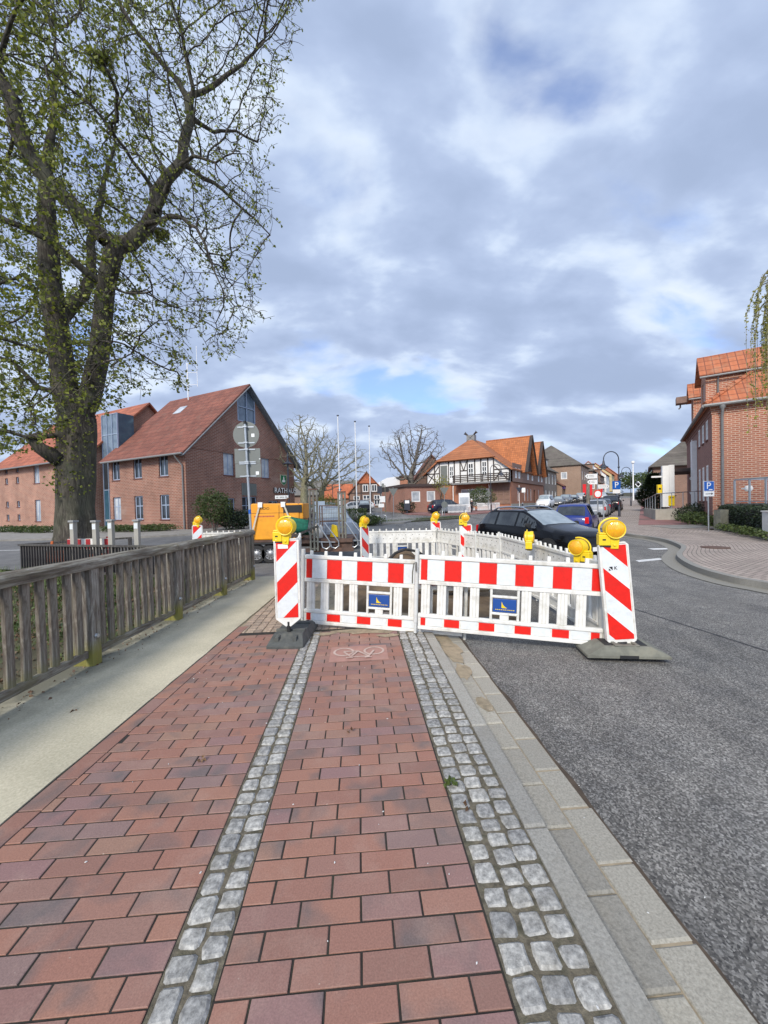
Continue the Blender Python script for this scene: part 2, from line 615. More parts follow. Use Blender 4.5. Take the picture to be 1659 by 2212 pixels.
# ================================================================ GROUND, ROAD, PATH
def asphalt_mat(name, dark, mid, light, big=0.25):
 m, nt, b = nodes_of(name)
 v = coords(nt)
 vo = nt.nodes.new('ShaderNodeTexVoronoi')
 vo.inputs['Scale'].default_value = 115
 nt.links.new(v, vo.inputs['Vector'])
 n = noisef(nt, v, 75, 6, 0.8)
 grain = mth(nt, 'ADD', mth(nt, 'MULTIPLY', vo.outputs['Color'], 0.55), mth(nt, 'MULTIPLY', n, 0.5))
 c = ramp(nt, grain, [(0.25, dark), (0.52, mid), (0.80, light), (0.9, sc(light, 1.9))])
 n2 = noisef(nt, coords(nt, scale=(1, 0.22, 1), rot=(0, 0, R(-8))), 0.8, 8, 0.66, 0.5)
 g = ramp(nt, n2, [(0.3, (1 - big,) * 3), (0.7, (1 + big,) * 3)])
 c = mixc(nt, 1.0, c, g, 'MULTIPLY')
 n3 = noisef(nt, v, 2.6, 8, 0.7, 0.3)
 c = mixc(nt, 1.0, c, ramp(nt, n3, [(0.32, (0.74, 0.745, 0.76)), (0.68, (1.22, 1.2, 1.17))]), 'MULTIPLY')
 nt.links.new(c, b.inputs['Base Color'])
 b.inputs['Roughness'].default_value = 0.75
 bumpn(nt, b, grain, 0.8, 0.014)
 return m
MT['asphalt'] = asphalt_mat('asphalt', (0.034, 0.033, 0.032), (0.128, 0.123, 0.112), (0.36, 0.35, 0.325), 0.42)
MT['asphalt_far'] = asphalt_mat('asphalt_far', (0.105, 0.104, 0.10), (0.15, 0.148, 0.142), (0.20, 0.197, 0.19), 0.2)
def klinker_mat():
 m, nt, b = nodes_of('red_klinker')
 at = nt.nodes.new('ShaderNodeAttribute')
 at.attribute_name = 'rnd'
 v = coords(nt)
 w = mth(nt, 'MULTIPLY', at.outputs['Fac'], 37.0)
 base = ramp(nt, at.outputs['Fac'], [(0.0, (0.225, 0.122, 0.095)), (0.25, (0.285, 0.137, 0.098)), (0.45, (0.30, 0.155, 0.108)),
          (0.6, (0.235, 0.128, 0.108)), (0.75, (0.275, 0.160, 0.114)), (0.9, (0.24, 0.138, 0.128)), (1.0, (0.205, 0.145, 0.125))])
 burn = noisef(nt, v, 3.2, 3, 0.5, 0.5, w=w)
 f = ramp(nt, burn, [(0.54, (0, 0, 0)), (0.68, (0.7,) * 3)])
 c = mixc(nt, f, base, (0.11, 0.098, 0.096))
 pale = noisef(nt, v, 2.1, 9, 0.7)
 f2 = ramp(nt, pale, [(0.50, (0, 0, 0)), (0.72, (0.5,) * 3)])
 c = mixc(nt, f2, c, (0.36, 0.25, 0.20))
 g = noisef(nt, v, 150, 3, 0.7)
 gg = ramp(nt, g, [(0.3, (0.82,) * 3), (0.7, (1.15,) * 3)])
 c = mixc(nt, 1.0, c, gg, 'MULTIPLY')
 sp = noisef(nt, v, 34, 2, 0.5)
 f3 = ramp(nt, sp, [(0.76, (0, 0, 0)), (0.79, (0.55,) * 3)])
 c = mixc(nt, f3, c, (0.5, 0.42, 0.35))
 nt.links.new(c, b.inputs['Base Color'])
 b.inputs['Roughness'].default_value = 0.72
 bumpn(nt, b, g, 0.25, 0.004)
 return m
def granite_mat(name, c1, c2, scale=55, dk=0.7):
 m, nt, b = nodes_of(name)
 at = nt.nodes.new('ShaderNodeAttribute')
 at.attribute_name = 'rnd'
 v = coords(nt)
 n = noisef(nt, v, scale, 8, 0.72)
 c = ramp(nt, n, [(0.34, sc(c1, dk)), (0.5, c1), (0.66, c2)])
 g = ramp(nt, at.outputs['Fac'], [(0, (0.74, 0.74, 0.74)), (1, (1.2, 1.18, 1.13))])
 c = mixc(nt, 1.0, c, g, 'MULTIPLY')
 n2 = noisef(nt, v, 5, 6, 0.6)
 f = ramp(nt, n2, [(0.5, (0, 0, 0)), (0.75, (0.45,) * 3)])
 c = mixc(nt, f, c, (0.22, 0.2, 0.155))
 nt.links.new(c, b.inputs['Base Color'])
 b.inputs['Roughness'].default_value = 0.75
 bumpn(nt, b, n, 0.5, 0.006)
 return m
MT['klinker'] = klinker_mat()
MT['cobble'] = granite_mat('granite_setts', (0.285, 0.283, 0.272), (0.49, 0.485, 0.46), 38, 0.45)
MT['kerb'] = granite_mat('kerb_stone', (0.315, 0.305, 0.272), (0.385, 0.373, 0.335), 90)
MT['gutter'] = granite_mat('gutter_stone', (0.30, 0.285, 0.243), (0.37, 0.352, 0.305), 90)
MT['sand_set'] = granite_mat('sandy_setts', (0.33, 0.25, 0.19), (0.45, 0.36, 0.28), 40)
MT['joint'] = M('mossy_joint', (0.026, 0.022, 0.018), 0.95, 0.45, 14, bump=0.4, dirt=(0.045, 0.055, 0.02))
MT['sand_joint'] = M('sandy_joint', (0.30, 0.245, 0.165), 0.95, 0.2, 20, dirt=(0.08, 0.07, 0.045), dirt_amt=0.7)
def strip_mat():
 """pale concrete strip, greened and darkened by moss towards the railing"""
 m, nt, b = nodes_of('mossy_concrete')
 v = coords(nt)
 t = nt.nodes.new('ShaderNodeSeparateXYZ')
 nt.links.new(v, t.inputs[0])
 n = noisef(nt, v, 1.7, 9, 0.66, 0.4)
 fine = noisef(nt, v, 60, 5, 0.7)
 c = ramp(nt, fine, [(0.3, (0.40, 0.37, 0.275)), (0.7, (0.60, 0.555, 0.43))])
 big = noisef(nt, v, 0.9, 6, 0.6)
 c = mixc(nt, 1.0, c, ramp(nt, big, [(0.3, (0.70, 0.70, 0.66)), (0.7, (1.12, 1.1, 1.06))]), 'MULTIPLY')
 near = nt.nodes.new('ShaderNodeMapRange')
 near.inputs[1].default_value = -2.45
 near.inputs[2].default_value = -3.05
 nt.links.new(t.outputs[0], near.inputs[0])
 f = mth(nt, 'MULTIPLY', near.outputs[0], n)
 f = ramp(nt, f, [(0.22, (0, 0, 0)), (0.5, (0.85,) * 3)])
 c = mixc(nt, f, c, (0.085, 0.088, 0.066))
 nt.links.new(c, b.inputs['Base Color'])
 b.inputs['Roughness'].default_value = 0.92
 bumpn(nt, b, fine, 0.3, 0.006)
 return m
MT['strip'] = strip_mat()
MT['grass_soil'] = M('verge_soil', (0.055, 0.05, 0.028), 0.95, 0.4, 3, bump=0.5, dirt=(0.045, 0.075, 0.018), dirt_amt=0.9)
MT['earth'] = M('dug_earth', (0.115, 0.078, 0.045), 0.95, 0.4, 5, bump=0.8, bscale=22, dirt=(0.22, 0.16, 0.09), dirt_amt=0.7)
MT['marking'] = M('road_paint', (0.62, 0.62, 0.60), 0.7, 0.12, 14, dirt=(0.3, 0.3, 0.29))
def sheet(name, ys, xr, nx, zf, mat, attr=None):
 mb = MB()
 n = nx + 1
 for y in ys:
  a, c = xr(y)
  for i in range(n):
   x = a + (c - a) * i / nx
   mb.v.append((x, y, zf(x, y)))
 for j in range(len(ys) - 1):
  for i in range(nx):
   q = j * n + i
   mb.f.append((q, q + 1, q + n + 1, q + n))
   mb.m.append(0)
 return struct(mb.build(name, mat, smooth=True, sharp=0))
def lin(a, b, n):
 return [a + (b - a) * i / n for i in range(n + 1)]
FARX = -3.25
def edgeY(x):
 """far bank of the stream = line of the far railing"""
 return 8.75 + min(11, max(0, FARX - x)) * 0.326
def chan(x, y):
 """how deep the stream bank lies below the path at (x, y)"""
 if x > -3.28:
  return 0.0
 d1 = -3.28 - x
 d2 = (edgeY(x) - 0.15) - y
 if d2 <= 0:
  return 0.0
 d = min(d1 * 0.85, d2 * 0.55)
 return -min(1.75, d * 0.9) - 0.12 * noise.noise(V((x * 1.3, y * 1.3, 0)))
def ground_z(x, y):
 return zt(y) - 0.05 + chan(x, y)
gx = lin(-260, -40, 6) + lin(-35, -12, 8) + lin(-11.5, -2.8, 29) + [-2, 0, 3, 8, 14, 20, 30, 45, 70, 110, 180, 300]
gy = [-60, -30, -15, -8] + lin(-6, 13, 50) + [14, 15, 16, 18, 20, 24, 28, 32, 36, 42, 50, 60, 72, 85, 100, 120, 160, 220, 300, 420]
mb = MB()
for y in gy:
 for x in gx:
  mb.v.append((x, y, ground_z(x, y) if y < 130 else zt(130) - 0.05))
for j in range(len(gy) - 1):
 for i in range(len(gx) - 1):
  q = j * len(gx) + i
  mb.f.append((q, q + 1, q + len(gx) + 1, q + len(gx)))
  mb.m.append(0)
struct(mb.build('ground', MT['grass_soil'], smooth=True, sharp=0))
def road_z(x, y):
 if y < 14:
  k = max(0.0, min(1.0, (x - 0.9) / 2.5))
  near = -0.082 - 0.038 * k
  f = max(0.0, min(1.0, (y - 8) / 6))
  return near * (1 - f) + zt(y) * f
 return zt(y)
YS = lin(-3, 16, 19) + [18, 20, 23, 26, 30, 35, 40, 46, 53, 60, 70, 80, 90, 100, 110]
sheet('road', YS, lambda y: (0.78, 60), 24, road_z, MT['asphalt'])
mb = MB()
# road on the far side of the stream (its near edge follows the far railing)
cols = lin(-70, -15, 6) + lin(-14, -3.3, 12) + [-2, -0.5, 0.78]
rows = lin(0, 1, 18)
for t in rows:
 for x in cols:
  y = edgeY(x) + 0.25 + (75 - edgeY(x)) * t * t
  mb.v.append((x, y, zt(y)))
for j in range(len(rows) - 1):
 for i in range(len(cols) - 1):
  q = j * len(cols) + i
  mb.f.append((q, q + 1, q + len(cols) + 1, q + len(cols)))
  mb.m.append(0)
struct(mb.build('side_road', MT['asphalt_far'], smooth=True, sharp=0))
# ---- path frame: s along the path, t across it
UU = V((-0.066, 1, 0)).normalized()
VV = V((1, 0.066, 0)).normalized()
def ST(s, t, z=0.0):
 p = UU * s + VV * t
 return V((p.x, p.y, z))
def st_of(p):
 return V(p).dot(UU), V(p).dot(VV)
def paver(mb, at, poly, z, val, cham=0.002, depth=0.035, dome=0.0):
 """one stone from a convex outline given as (s,t) pairs"""
 n = len(poly)
 cs = sum(p[0] for p in poly) / n
 ct = sum(p[1] for p in poly) / n
 size = max(0.02, max(math.hypot(p[0] - cs, p[1] - ct) for p in poly))
 k = 1 - cham * 1.6 / size
 i = len(mb.v)
 tz = rng.uniform(-0.0015, 0.0015)
 for p in poly:
  mb.v.append(tuple(ST(p[0], p[1], z - depth)))
 for p in poly:
  mb.v.append(tuple(ST(p[0], p[1], z - cham + tz)))
 for p in poly:
  mb.v.append(tuple(ST(cs + (p[0] - cs) * k, ct + (p[1] - ct) * k, z + tz)))
 c0 = 0
 if dome:
  mb.v.append(tuple(ST(cs, ct, z + dome)))
  c0 = len(mb.v) - 1
 for a, b in ((0, n), (n, 2 * n)):
  for q in range(n):
   r = (q + 1) % n
   mb.f.append((i + a + r, i + a + q, i + b + q, i + b + r))
   mb.m.append(0)
   at.append(val)
 if dome:
  for q in range(n):
   mb.f.append((i + 2 * n + (q + 1) % n, i + 2 * n + q, c0))
   mb.m.append(0)
   at.append(val)
 else:
  mb.f.append(tuple(i + 2 * n + q for q in range(n))[::-1])
  mb.m.append(0)
  at.append(val)
def area(p):
 return abs(sum(p[k][0] * p[(k + 1) % len(p)][1] - p[(k + 1) % len(p)][0] * p[k][1] for k in range(len(p)))) / 2
J = 0.0042
S0, S1 = 0.45, 4.78
# cycle path between the two sett strips
mb, at = MB(), []
row = 0
s = S0
RW, BL = 0.0965, 0.234
while s < S1:
 off = (row % 2) * BL / 2
 t = -0.497 - off
 while t < 0.43:
  a, b = max(t, -0.497), min(t + BL, 0.437)
  if b - a > 0.04 and not (3.83 < s + 0.06 < 4.26 and a > -0.36 and b < 0.28):
   j = rng.uniform(-0.0015, 0.0015)
   paver(mb, at, [(s + J, a + J), (s + RW - J, a + J + j), (s + RW - J + j, b - J), (s + J + j, b - J)], 0.0, rng.random())
  t += BL
 s += RW
 row += 1
# footway left of it, with a border course along the concrete strip
BX = -1.955                                   # border line, about constant X
bord = lambda s: BX + 0.066 * s
s = S0
row = 0
while s < S1:
 off = ((row + 1) % 2) * BL / 2
 t = -0.693 + off
 while t > -2.2:
  a, b = t - BL, min(t, -0.693)
  poly = [(s + J, a + J), (s + RW - J, a + J), (s + RW - J, b - J), (s + J, b - J)]
  # keep t >= bord(s)+0.125
  poly = clip(poly, 0.066, -1, -(BX + 0.128))
  if len(poly) >= 3 and area(poly) > 0.0015:
   paver(mb, at, poly, 0.0, rng.random())
  t -= BL
 s += RW
 row += 1
s = S0
while s < S1 + 0.2:
 e = s + 0.236
 paver(mb, at, [(s + J, bord(s) + J), (e - J, bord(e) + J), (e - J, bord(e) + 0.122), (s + J, bord(s) + 0.122)], 0.0, rng.random() * 0.7)
 s = e
struct(mb.build('brick_pavement', MT['klinker'], attr=at))
# smaller worn setts where the path has been taken up, running off along the strip
mb, at = MB(), []
s = S1 + 0.02
row = 0
while s < 8.4:
 t = -2.2
 while t < (0.42 if s < 5.55 else -0.93):
  L = 0.105
  j = lambda: rng.uniform(-0.006, 0.006)
  poly = [(s + J + j(), t + J + j()), (s + 0.118 - J + j(), t + J + j()), (s + 0.118 - J + j(), t + L - J + j()), (s + J + j(), t + L - J + j())]
  poly = clip(poly, 0.066, -1, -(BX + 0.01))
  if len(poly) >= 3 and area(poly) > 0.003 and rng.random() > 0.03:
   paver(mb, at, poly, -0.006, rng.random(), cham=0.007)
  t += L
 s += 0.118
 row += 1
struct(mb.build('worn_setts_pavement', MT['sand_set'], attr=at))
def setts(mb, at, t0, t1, ncol, s0, s1, z):
 w = (t1 - t0) / ncol
 for c in range(ncol):
  s = s0 + rng.uniform(0, 0.08)
  while s < s1:
   L = rng.uniform(0.080, 0.112)
   cs, ct = s + L / 2, t0 + w * (c + 0.5) + rng.uniform(-0.004, 0.004)
   hs, ht = L / 2 - rng.uniform(0.002, 0.006), w / 2 - rng.uniform(0.001, 0.007)
   poly = []
   m = 10
   for k in range(m):
    an = 2 * math.pi * (k + 0.5) / m
    e = 0.32
    x = math.copysign(abs(math.cos(an)) ** e, math.cos(an)) * hs * rng.uniform(0.86, 1.06)
    y = math.copysign(abs(math.sin(an)) ** e, math.sin(an)) * ht * rng.uniform(0.86, 1.06)
    poly.append((cs + x, ct + y))
   paver(mb, at, poly, z + 0.003 + rng.uniform(-0.002, 0.003), rng.random(), cham=0.008, depth=0.05, dome=0.002)
   s += L
mb, at = MB(), []
setts(mb, at, -0.69, -0.50, 2, S0, 4.75, 0.002)
setts(mb, at, 0.445, 0.748, 3, S0, 4.95, 0.0)
struct(mb.build('granite_sett_pavement', MT['cobble'], attr=at))
# kerb and gutter stones
mb, at = MB(), []
s = 0.1
for L in (0.74, 0.92, 0.85, 0.86, 0.9, 0.55):
 e = s + L
 paver(mb, at, [(s + 0.003, 0.752), (e - 0.003, 0.752), (e - 0.003, 0.855), (s + 0.003, 0.855)], 0.004, rng.random(), cham=0.008, depth=0.16)
 s = e
struct(mb.build('kerb', MT['kerb'], attr=at))
mb, at = MB(), []
for t0, t1, off in ((0.861, 1.016, 0.0), (1.024, 1.18, 0.15)):
 s = 0.2 + off
 while s < 5.0:
  L = rng.uniform(0.29, 0.34)
  w = rng.uniform(-0.008, 0.008) if t1 > 1.1 else 0
  paver(mb, at, [(s + 0.004, t0), (s + L - 0.004, t0), (s + L - 0.004, t1 + w), (s + 0.004, t1 + w)], -0.062 if t1 < 1.1 else -0.068, rng.random(), cham=0.007, depth=0.05)
  s += L
struct(mb.build('gutter', MT['gutter'], attr=at))
mb = MB()
mb.prism([ST(-1, -2.2, -0.0045), ST(4.9, -2.2, -0.0045), ST(4.9, 0.75, -0.0045), ST(-1, 0.75, -0.0045)], (0, 0, -0.16))
struct(mb.build('path_bed', MT['joint']))
MT['sett_joint'] = M('mossy_sett_joint', (0.125, 0.108, 0.075), 0.95, 0.6, 30, bump=0.6, dirt=(0.04, 0.048, 0.02), dirt_amt=0.8)
mb = MB()
for t0, t1 in ((-0.693, -0.499), (0.441, 0.75)):
 for k in range(60):
  a, b = -0.5 + 5.35 * k / 60, -0.5 + 5.35 * (k + 1) / 60
  mb.quad(ST(a, t0, -0.0035), ST(a, t1, -0.0035), ST(b, t1, -0.0035), ST(b, t0, -0.0035))
struct(mb.build('sett_bed', MT['sett_joint']))
# dirt gathered where the asphalt meets the gutter, and an old seam in the asphalt
MT['edge_dirt'] = M('edge_dirt', (0.075, 0.055, 0.038), 0.95, 0.4, 9, bump=0.4)
mb = MB()
for k in range(110):
 a, b = 0.2 + 0.045 * k, 0.2 + 0.045 * (k + 1)
 w0, w1 = (max(0.003, 0.022 + 0.03 * noise.noise(V((s * 3.1, 0, 7)))) for s in (a, b))
 mb.quad(ST(a, 1.178, -0.075), ST(a, 1.178 + w0, -0.0745), ST(b, 1.178 + w1, -0.0745), ST(b, 1.178, -0.075))
struct(mb.build('edge_dirt', MT['edge_dirt']), 'stuff')
MT['seam'] = M('asphalt_seam', (0.038, 0.038, 0.04), 0.7, 0.3, 12)
mb = MB()
A, B = G(1362, 1312, -0.11), G(1720, 1425, -0.11)
d_ = (B - A).normalized()
n_ = V((-d_.y, d_.x, 0))
for k in range(40):
 p0, p1 = A.lerp(B, k / 40), A.lerp(B, (k + 1) / 40)
 w0, w1 = (0.018 + 0.016 * noise.noise(V((q * 0.9, 3, 0))) for q in (k, k + 1))
 z0, z1 = road_z(p0.x, p0.y) + 0.004, road_z(p1.x, p1.y) + 0.004
 p0, p1 = V((p0.x, p0.y, z0)), V((p1.x, p1.y, z1))
 mb.quad(p0 - n_ * w0, p1 - n_ * w1, p1 + n_ * w1, p0 + n_ * w0)
struct(mb.build('asphalt_seam', MT['seam']))
mb = MB()
for _ in range(90):
 q = ST(rng.uniform(0.9, 4.7), rng.uniform(-2.1, 1.18) if rng.random() < 0.75 else rng.uniform(1.2, 4.5))
 a_, r_ = rng.uniform(0, 3), rng.uniform(0.0015, 0.004)
 z_ = (0.002 if q.dot(VV) < 0.75 else -0.06 if q.dot(VV) < 1.18 else road_z(q.x, q.y) + 0.001)
 mb.prism([(q.x + r_ * math.cos(a_ + k * 1.57) * (1.6 if k % 2 else 0.9), q.y + r_ * math.sin(a_ + k * 1.57) * (1.6 if k % 2 else 0.9), z_) for k in range(4)], (0, 0, r_ * 0.8))
struct(mb.build('grit', MT['marking']), 'stuff')
mb = MB()
mb.prism([ST(-1, 0.857, -0.074), ST(5.2, 0.857, -0.074), ST(5.2, 1.176, -0.074), ST(-1, 1.176, -0.074)], (0, 0, -0.1))
struct(mb.build('gutter_bed', MT['sand_joint']))
mb = MB()
mb.prism([ST(4.905, -2.3, -0.018), ST(8.7, -2.3, -0.018), ST(8.7, 0.75, -0.018), ST(4.905, 0.75, -0.018)], (0, 0, -0.14))
struct(mb.build('worn_path_bed', MT['sand_joint']))
# pale sand run between the two rows of setts and spilt in the gutter
mb, at = MB(), []
for k in range(75):
 s = S0 + k * 0.06
 paver(mb, at, [(s, -0.602 + rng.uniform(-.004, .004)), (s + 0.06, -0.602 + rng.uniform(-.004, .004)), (s + 0.06, -0.588), (s, -0.588)], -0.006, 0.5, cham=0.002, depth=0.01)
struct(mb.build('sand_joint', MT['sand_joint']), 'stuff')
def blob_sheet(mb, cx, cy, z, rx, ry, rot=0, n=18, rough=0.3):
 pts = []
 ph = rng.uniform(0, 99)
 for k in range(n):
  a = 2 * math.pi * k / n
  q = 1 + rough * noise.noise(V((math.cos(a) * 1.7 + ph, math.sin(a) * 1.7, ph)))
  x, y = rx * q * math.cos(a), ry * q * math.sin(a)
  pts.append((cx + x * math.cos(rot) - y * math.sin(rot), cy + x * math.sin(rot) + y * math.cos(rot), z))
 mb.poly(pts)
mb = MB()
for s, t, a, b, z in ((4.2, 0.99, 0.10, 0.3, -0.058), (3.6, 0.96, 0.07, 0.18, -0.058), (3.0, 0.97, 0.05, 0.1, -0.0585), (4.75, 0.93, 0.12, 0.28, -0.057),
                      (4.75, 0.1, 0.4, 0.12, 0.004), (4.72, -0.5, 0.18, 0.06, 0.0045), (4.9, 0.55, 0.18, 0.2, 0.005), (4.55, 0.3, 0.12, 0.05, 0.004)):
 p = ST(s, t)
 blob_sheet(mb, p.x, p.y, z, a, b, R(4), rough=0.6)
struct(mb.build('spilt_sand', MT['sand_joint']), 'stuff')
# concrete strip beside the railing
mb = MB()
ys = lin(-1.5, 8.75, 60)
for k in range(len(ys) - 1):
 x = [BX - 0.006 + 0.012 * noise.noise(V((y * 5, 0, 3))) for y in (ys[k], ys[k + 1])]
 mb.quad((-3.26, ys[k], 0.002), (x[0], ys[k], 0.002), (x[1], ys[k + 1], 0.002), (-3.26, ys[k + 1], 0.002))
 mb.quad((-3.26, ys[k], 0.002), (-3.26, ys[k + 1], 0.002), (-3.26, ys[k + 1], -0.5), (-3.26, ys[k], -0.5))
 mb.quad((x[1], ys[k + 1], 0.002), (x[0], ys[k], 0.002), (x[0], ys[k], -0.08), (x[1], ys[k + 1], -0.08))
struct(mb.build('concrete_strip', MT['strip']))
# cycle symbol: pale red plate with a white bicycle set into the path
mb = MB()
c = ST(4.045, -0.035)
def on_plate(x, y, z):
 p = c + VV * x + UU * y
 return V((p.x, p.y, z))
mb.prism([on_plate(-.30, -.20, -.02), on_plate(.30, -.20, -.02), on_plate(.30, .20, -.02), on_plate(-.30, .20, -.02)], (0, 0, 0.0215))
MT['pink_plate'] = M('pale_red_plate', (0.36, 0.195, 0.155), 0.7, 0.15, 12, dirt=(0.3, 0.2, 0.16))
MT['worn_mark'] = M('worn_white_paint', (0.50, 0.38, 0.32), 0.8, 0.2, 14, dirt=(0.38, 0.22, 0.175), dirt_amt=0.8)
plate = struct(mb.build('cycle_symbol_plate', MT['pink_plate']))
mb = MB()
def ring2(cx, cy, r, w, z, n=28):
 for k in range(n):
  a, b = 2 * math.pi * k / n, 2 * math.pi * (k + 1) / n
  mb.quad(on_plate(cx + math.cos(a) * r, cy + math.sin(a) * r, z), on_plate(cx + math.cos(b) * r, cy + math.sin(b) * r, z),
    on_plate(cx + math.cos(b) * (r - w), cy + math.sin(b) * (r - w), z), on_plate(cx + math.cos(a) * (r - w), cy + math.sin(a) * (r - w), z))
def bar2(x0, y0, x1, y1, w, z):
 d = V((x1 - x0, y1 - y0)).normalized() * w / 2
 n = (-d.y, d.x)
 mb.quad(on_plate(x0 - n[0], y0 - n[1], z), on_plate(x1 - n[0], y1 - n[1], z), on_plate(x1 + n[0], y1 + n[1], z), on_plate(x0 + n[0], y0 + n[1], z))
# the bicycle stands upright for riders coming the other way
ring2(-0.16, 0.04, 0.112, 0.024, 0.0055)
ring2(0.16, 0.04, 0.112, 0.024, 0.0055)
for q, e in (((-.16, .04, -.08, -.11), 0.0065), ((-.08, -.11, .10, -.11), 0.0075), ((-.16, .04, -.01, .04), 0.0085), ((-.01, .04, .10, -.11), 0.0095),
             ((-.01, .04, -.09, -.13), 0.0105), ((.16, .04, .09, -.14), 0.0115), ((.06, -.145, .13, -.145), 0.0125), ((-.13, -.14, -.06, -.14), 0.0128)):
 bar2(*q, 0.022, e)
struct(mb.build('cycle_symbol', MT['worn_mark'], parent=plate))
# ---- excavation inside the barriers
mb = MB()
nx, ny = 40, 60
for j in range(ny + 1):
 y = 5.15 + (10.4 - 5.15) * j / ny
 for i in range(nx + 1):
  xl = -0.95 - 0.13 * (y - 5.15)
  xr = 2.1 - 0.1 * max(0, (y - 8.0))
  x = xl + (xr - xl) * i / nx
  e = min(i / nx, 1 - i / nx, j / ny * 1.5, (1 - j / ny) * 1.5) * 4
  e = max(0.0, min(1.0, e))
  z = -0.03 + 0.62 * math.exp(-(((x - 0.38) / 0.50) ** 2 + ((y - 8.2) / 0.75) ** 2)) + 0.16 * math.exp(-(((x + 0.5) / 0.5) ** 2 + ((y - 7.0) / 0.8) ** 2))
  z += 0.22 * math.exp(-(((x - 0.3) / 0.8) ** 2 + ((y - 5.9) / 0.3) ** 2))
  z += e * (0.07 * noise.noise(V((x * 3, y * 3, 1))) + 0.035 * noise.noise(V((x * 9, y * 9, 5))))
  mb.v.append((x, y, z - 0.09 * (1 - e)))
for j in range(ny):
 for i in range(nx):
  q = j * (nx + 1) + i
  mb.f.append((q, q + 1, q + nx + 2, q + nx + 1))
  mb.m.append(0)
struct(mb.build('dug_earth', MT['earth'], smooth=True, sharp=0))
mb = MB()
pts = [V((-0.15, 7.6, 0.1)), V((0.0, 7.7, 0.36)), V((0.2, 7.75, 0.58)), V((0.42, 7.8, 0.65)), V((0.66, 7.82, 0.60)), V((0.85, 7.85, 0.46)), V((1.0, 7.9, 0.2))]
mb.tube(pts, 0.028, 8)
tag(mb.build('cable_duct', MT['black'], smooth=True), 'black cable duct arching over the mound of dug earth', 'pipe')
mb = MB()
mb.lathe([(0.0, 0), (0.19, 0), (0.19, 1.2), (0.15, 1.2), (0.15, 0.05), (0, 0.05)], axis='X', origin=(0.55, 6.6, 0.22), n=20)
tag(mb.build('concrete_pipe', MT['concrete'], smooth=True), 'short grey concrete pipe lying in the dug earth behind the right front barrier', 'pipe')
# white markings
mb = MB()
def mark(px, dz=0.006):
 pts = []
 for x, y in px:
  p = G(x, y, -0.12)
  pts.append((p.x, p.y, road_z(p.x, p.y) + dz))
 mb.poly(pts)
mark([(1372, 1211), (1424, 1206), (1434, 1209), (1381, 1214.5)][::-1])
mark([(1398, 1185), (1440, 1184), (1446, 1187), (1412, 1188)][::-1])
struct(mb.build('lane_marking', MT['marking']))
mb = MB()
for a, b, c2, d in ((-19, -12.1, 17.6, 17.75), (-11, -9.2, 16.9, 17.05), (1.2, 5.0, 21.6, 21.9), (6.2, 9.5, 22.6, 22.9)):
 mb.quad((a, c2, zt(c2) + 0.006), (b, c2 - 0.15, zt(c2) + 0.006), (b, d - 0.15, zt(d) + 0.006), (a, d, zt(d) + 0.006))
struct(mb.build('centre_marking', MT['marking']))
# ---- right-hand pavement with its swinging kerb
KERB_PX = [(1900, 1330), (1780, 1284), (1659, 1260), (1587, 1248), (1524.5, 1232), (1487, 1218), (1465, 1204), (1462, 1194.5), (1471, 1183.5), (1466, 1176.5), (1438, 1166), (1399, 1159), (1362, 1155)]
KP = [G(x, y, 0.0) for x, y in KERB_PX]
STREET = V((0.559, 0.829, 0))
KP += [KP[-1] + V((0.35, 2.4, 0)), KP[-1] + V((1.2, 5.5, 0)), KP[-1] + V((3.3, 10, 0)), KP[-1] + V((9.5, 20, 0)), KP[-1] + V((21, 37, 0)), KP[-1] + V((40, 65, 0))]
def smooth_line(pts, n=6):
 out = []
 for k in range(len(pts) - 1):
  p0, p1, p2, p3 = pts[max(k - 1, 0)], pts[k], pts[k + 1], pts[min(k + 2, len(pts) - 1)]
  for j in range(n):
   t = j / n
   out.append(0.5 * ((2 * p1) + (p2 - p0) * t + (2 * p0 - 5 * p1 + 4 * p2 - p3) * t * t + (3 * p1 - p0 - 3 * p2 + p3) * t ** 3))
 out.append(pts[-1])
 return out
KL = smooth_line(KP)
def offs(line, d):
 out = []
 for k, p in enumerate(line):
  a, b = line[max(k - 1, 0)], line[min(k + 1, len(line) - 1)]
  t = (b - a)
  t.z = 0
  t.normalize()
  out.append(V((p.x + t.y * d, p.y - t.x * d, 0)))
 return out
def ribbon(name, La, Lb, za, zb, mat, skirt=0.0, sub=1):
 mb = MB()
 for k in range(len(La) - 1):
  for j in range(sub):
   q = []
   for L_, f in ((k, j / sub), (k, (j + 1) / sub), (k + 1, (j + 1) / sub), (k + 1, j / sub)):
    p = La[L_].lerp(Lb[L_], f)
    q.append((p.x, p.y, zt(p.y) + za + (zb - za) * f))
   mb.quad(q[3], q[2], q[1], q[0])
  if skirt:
   a, b = La[k], La[k + 1]
   mb.quad((a.x, a.y, zt(a.y) + za), (a.x, a.y, zt(a.y) + za - skirt), (b.x, b.y, zt(b.y) + za - skirt), (b.x, b.y, zt(b.y) + za))
 return struct(mb.build(name, mat))
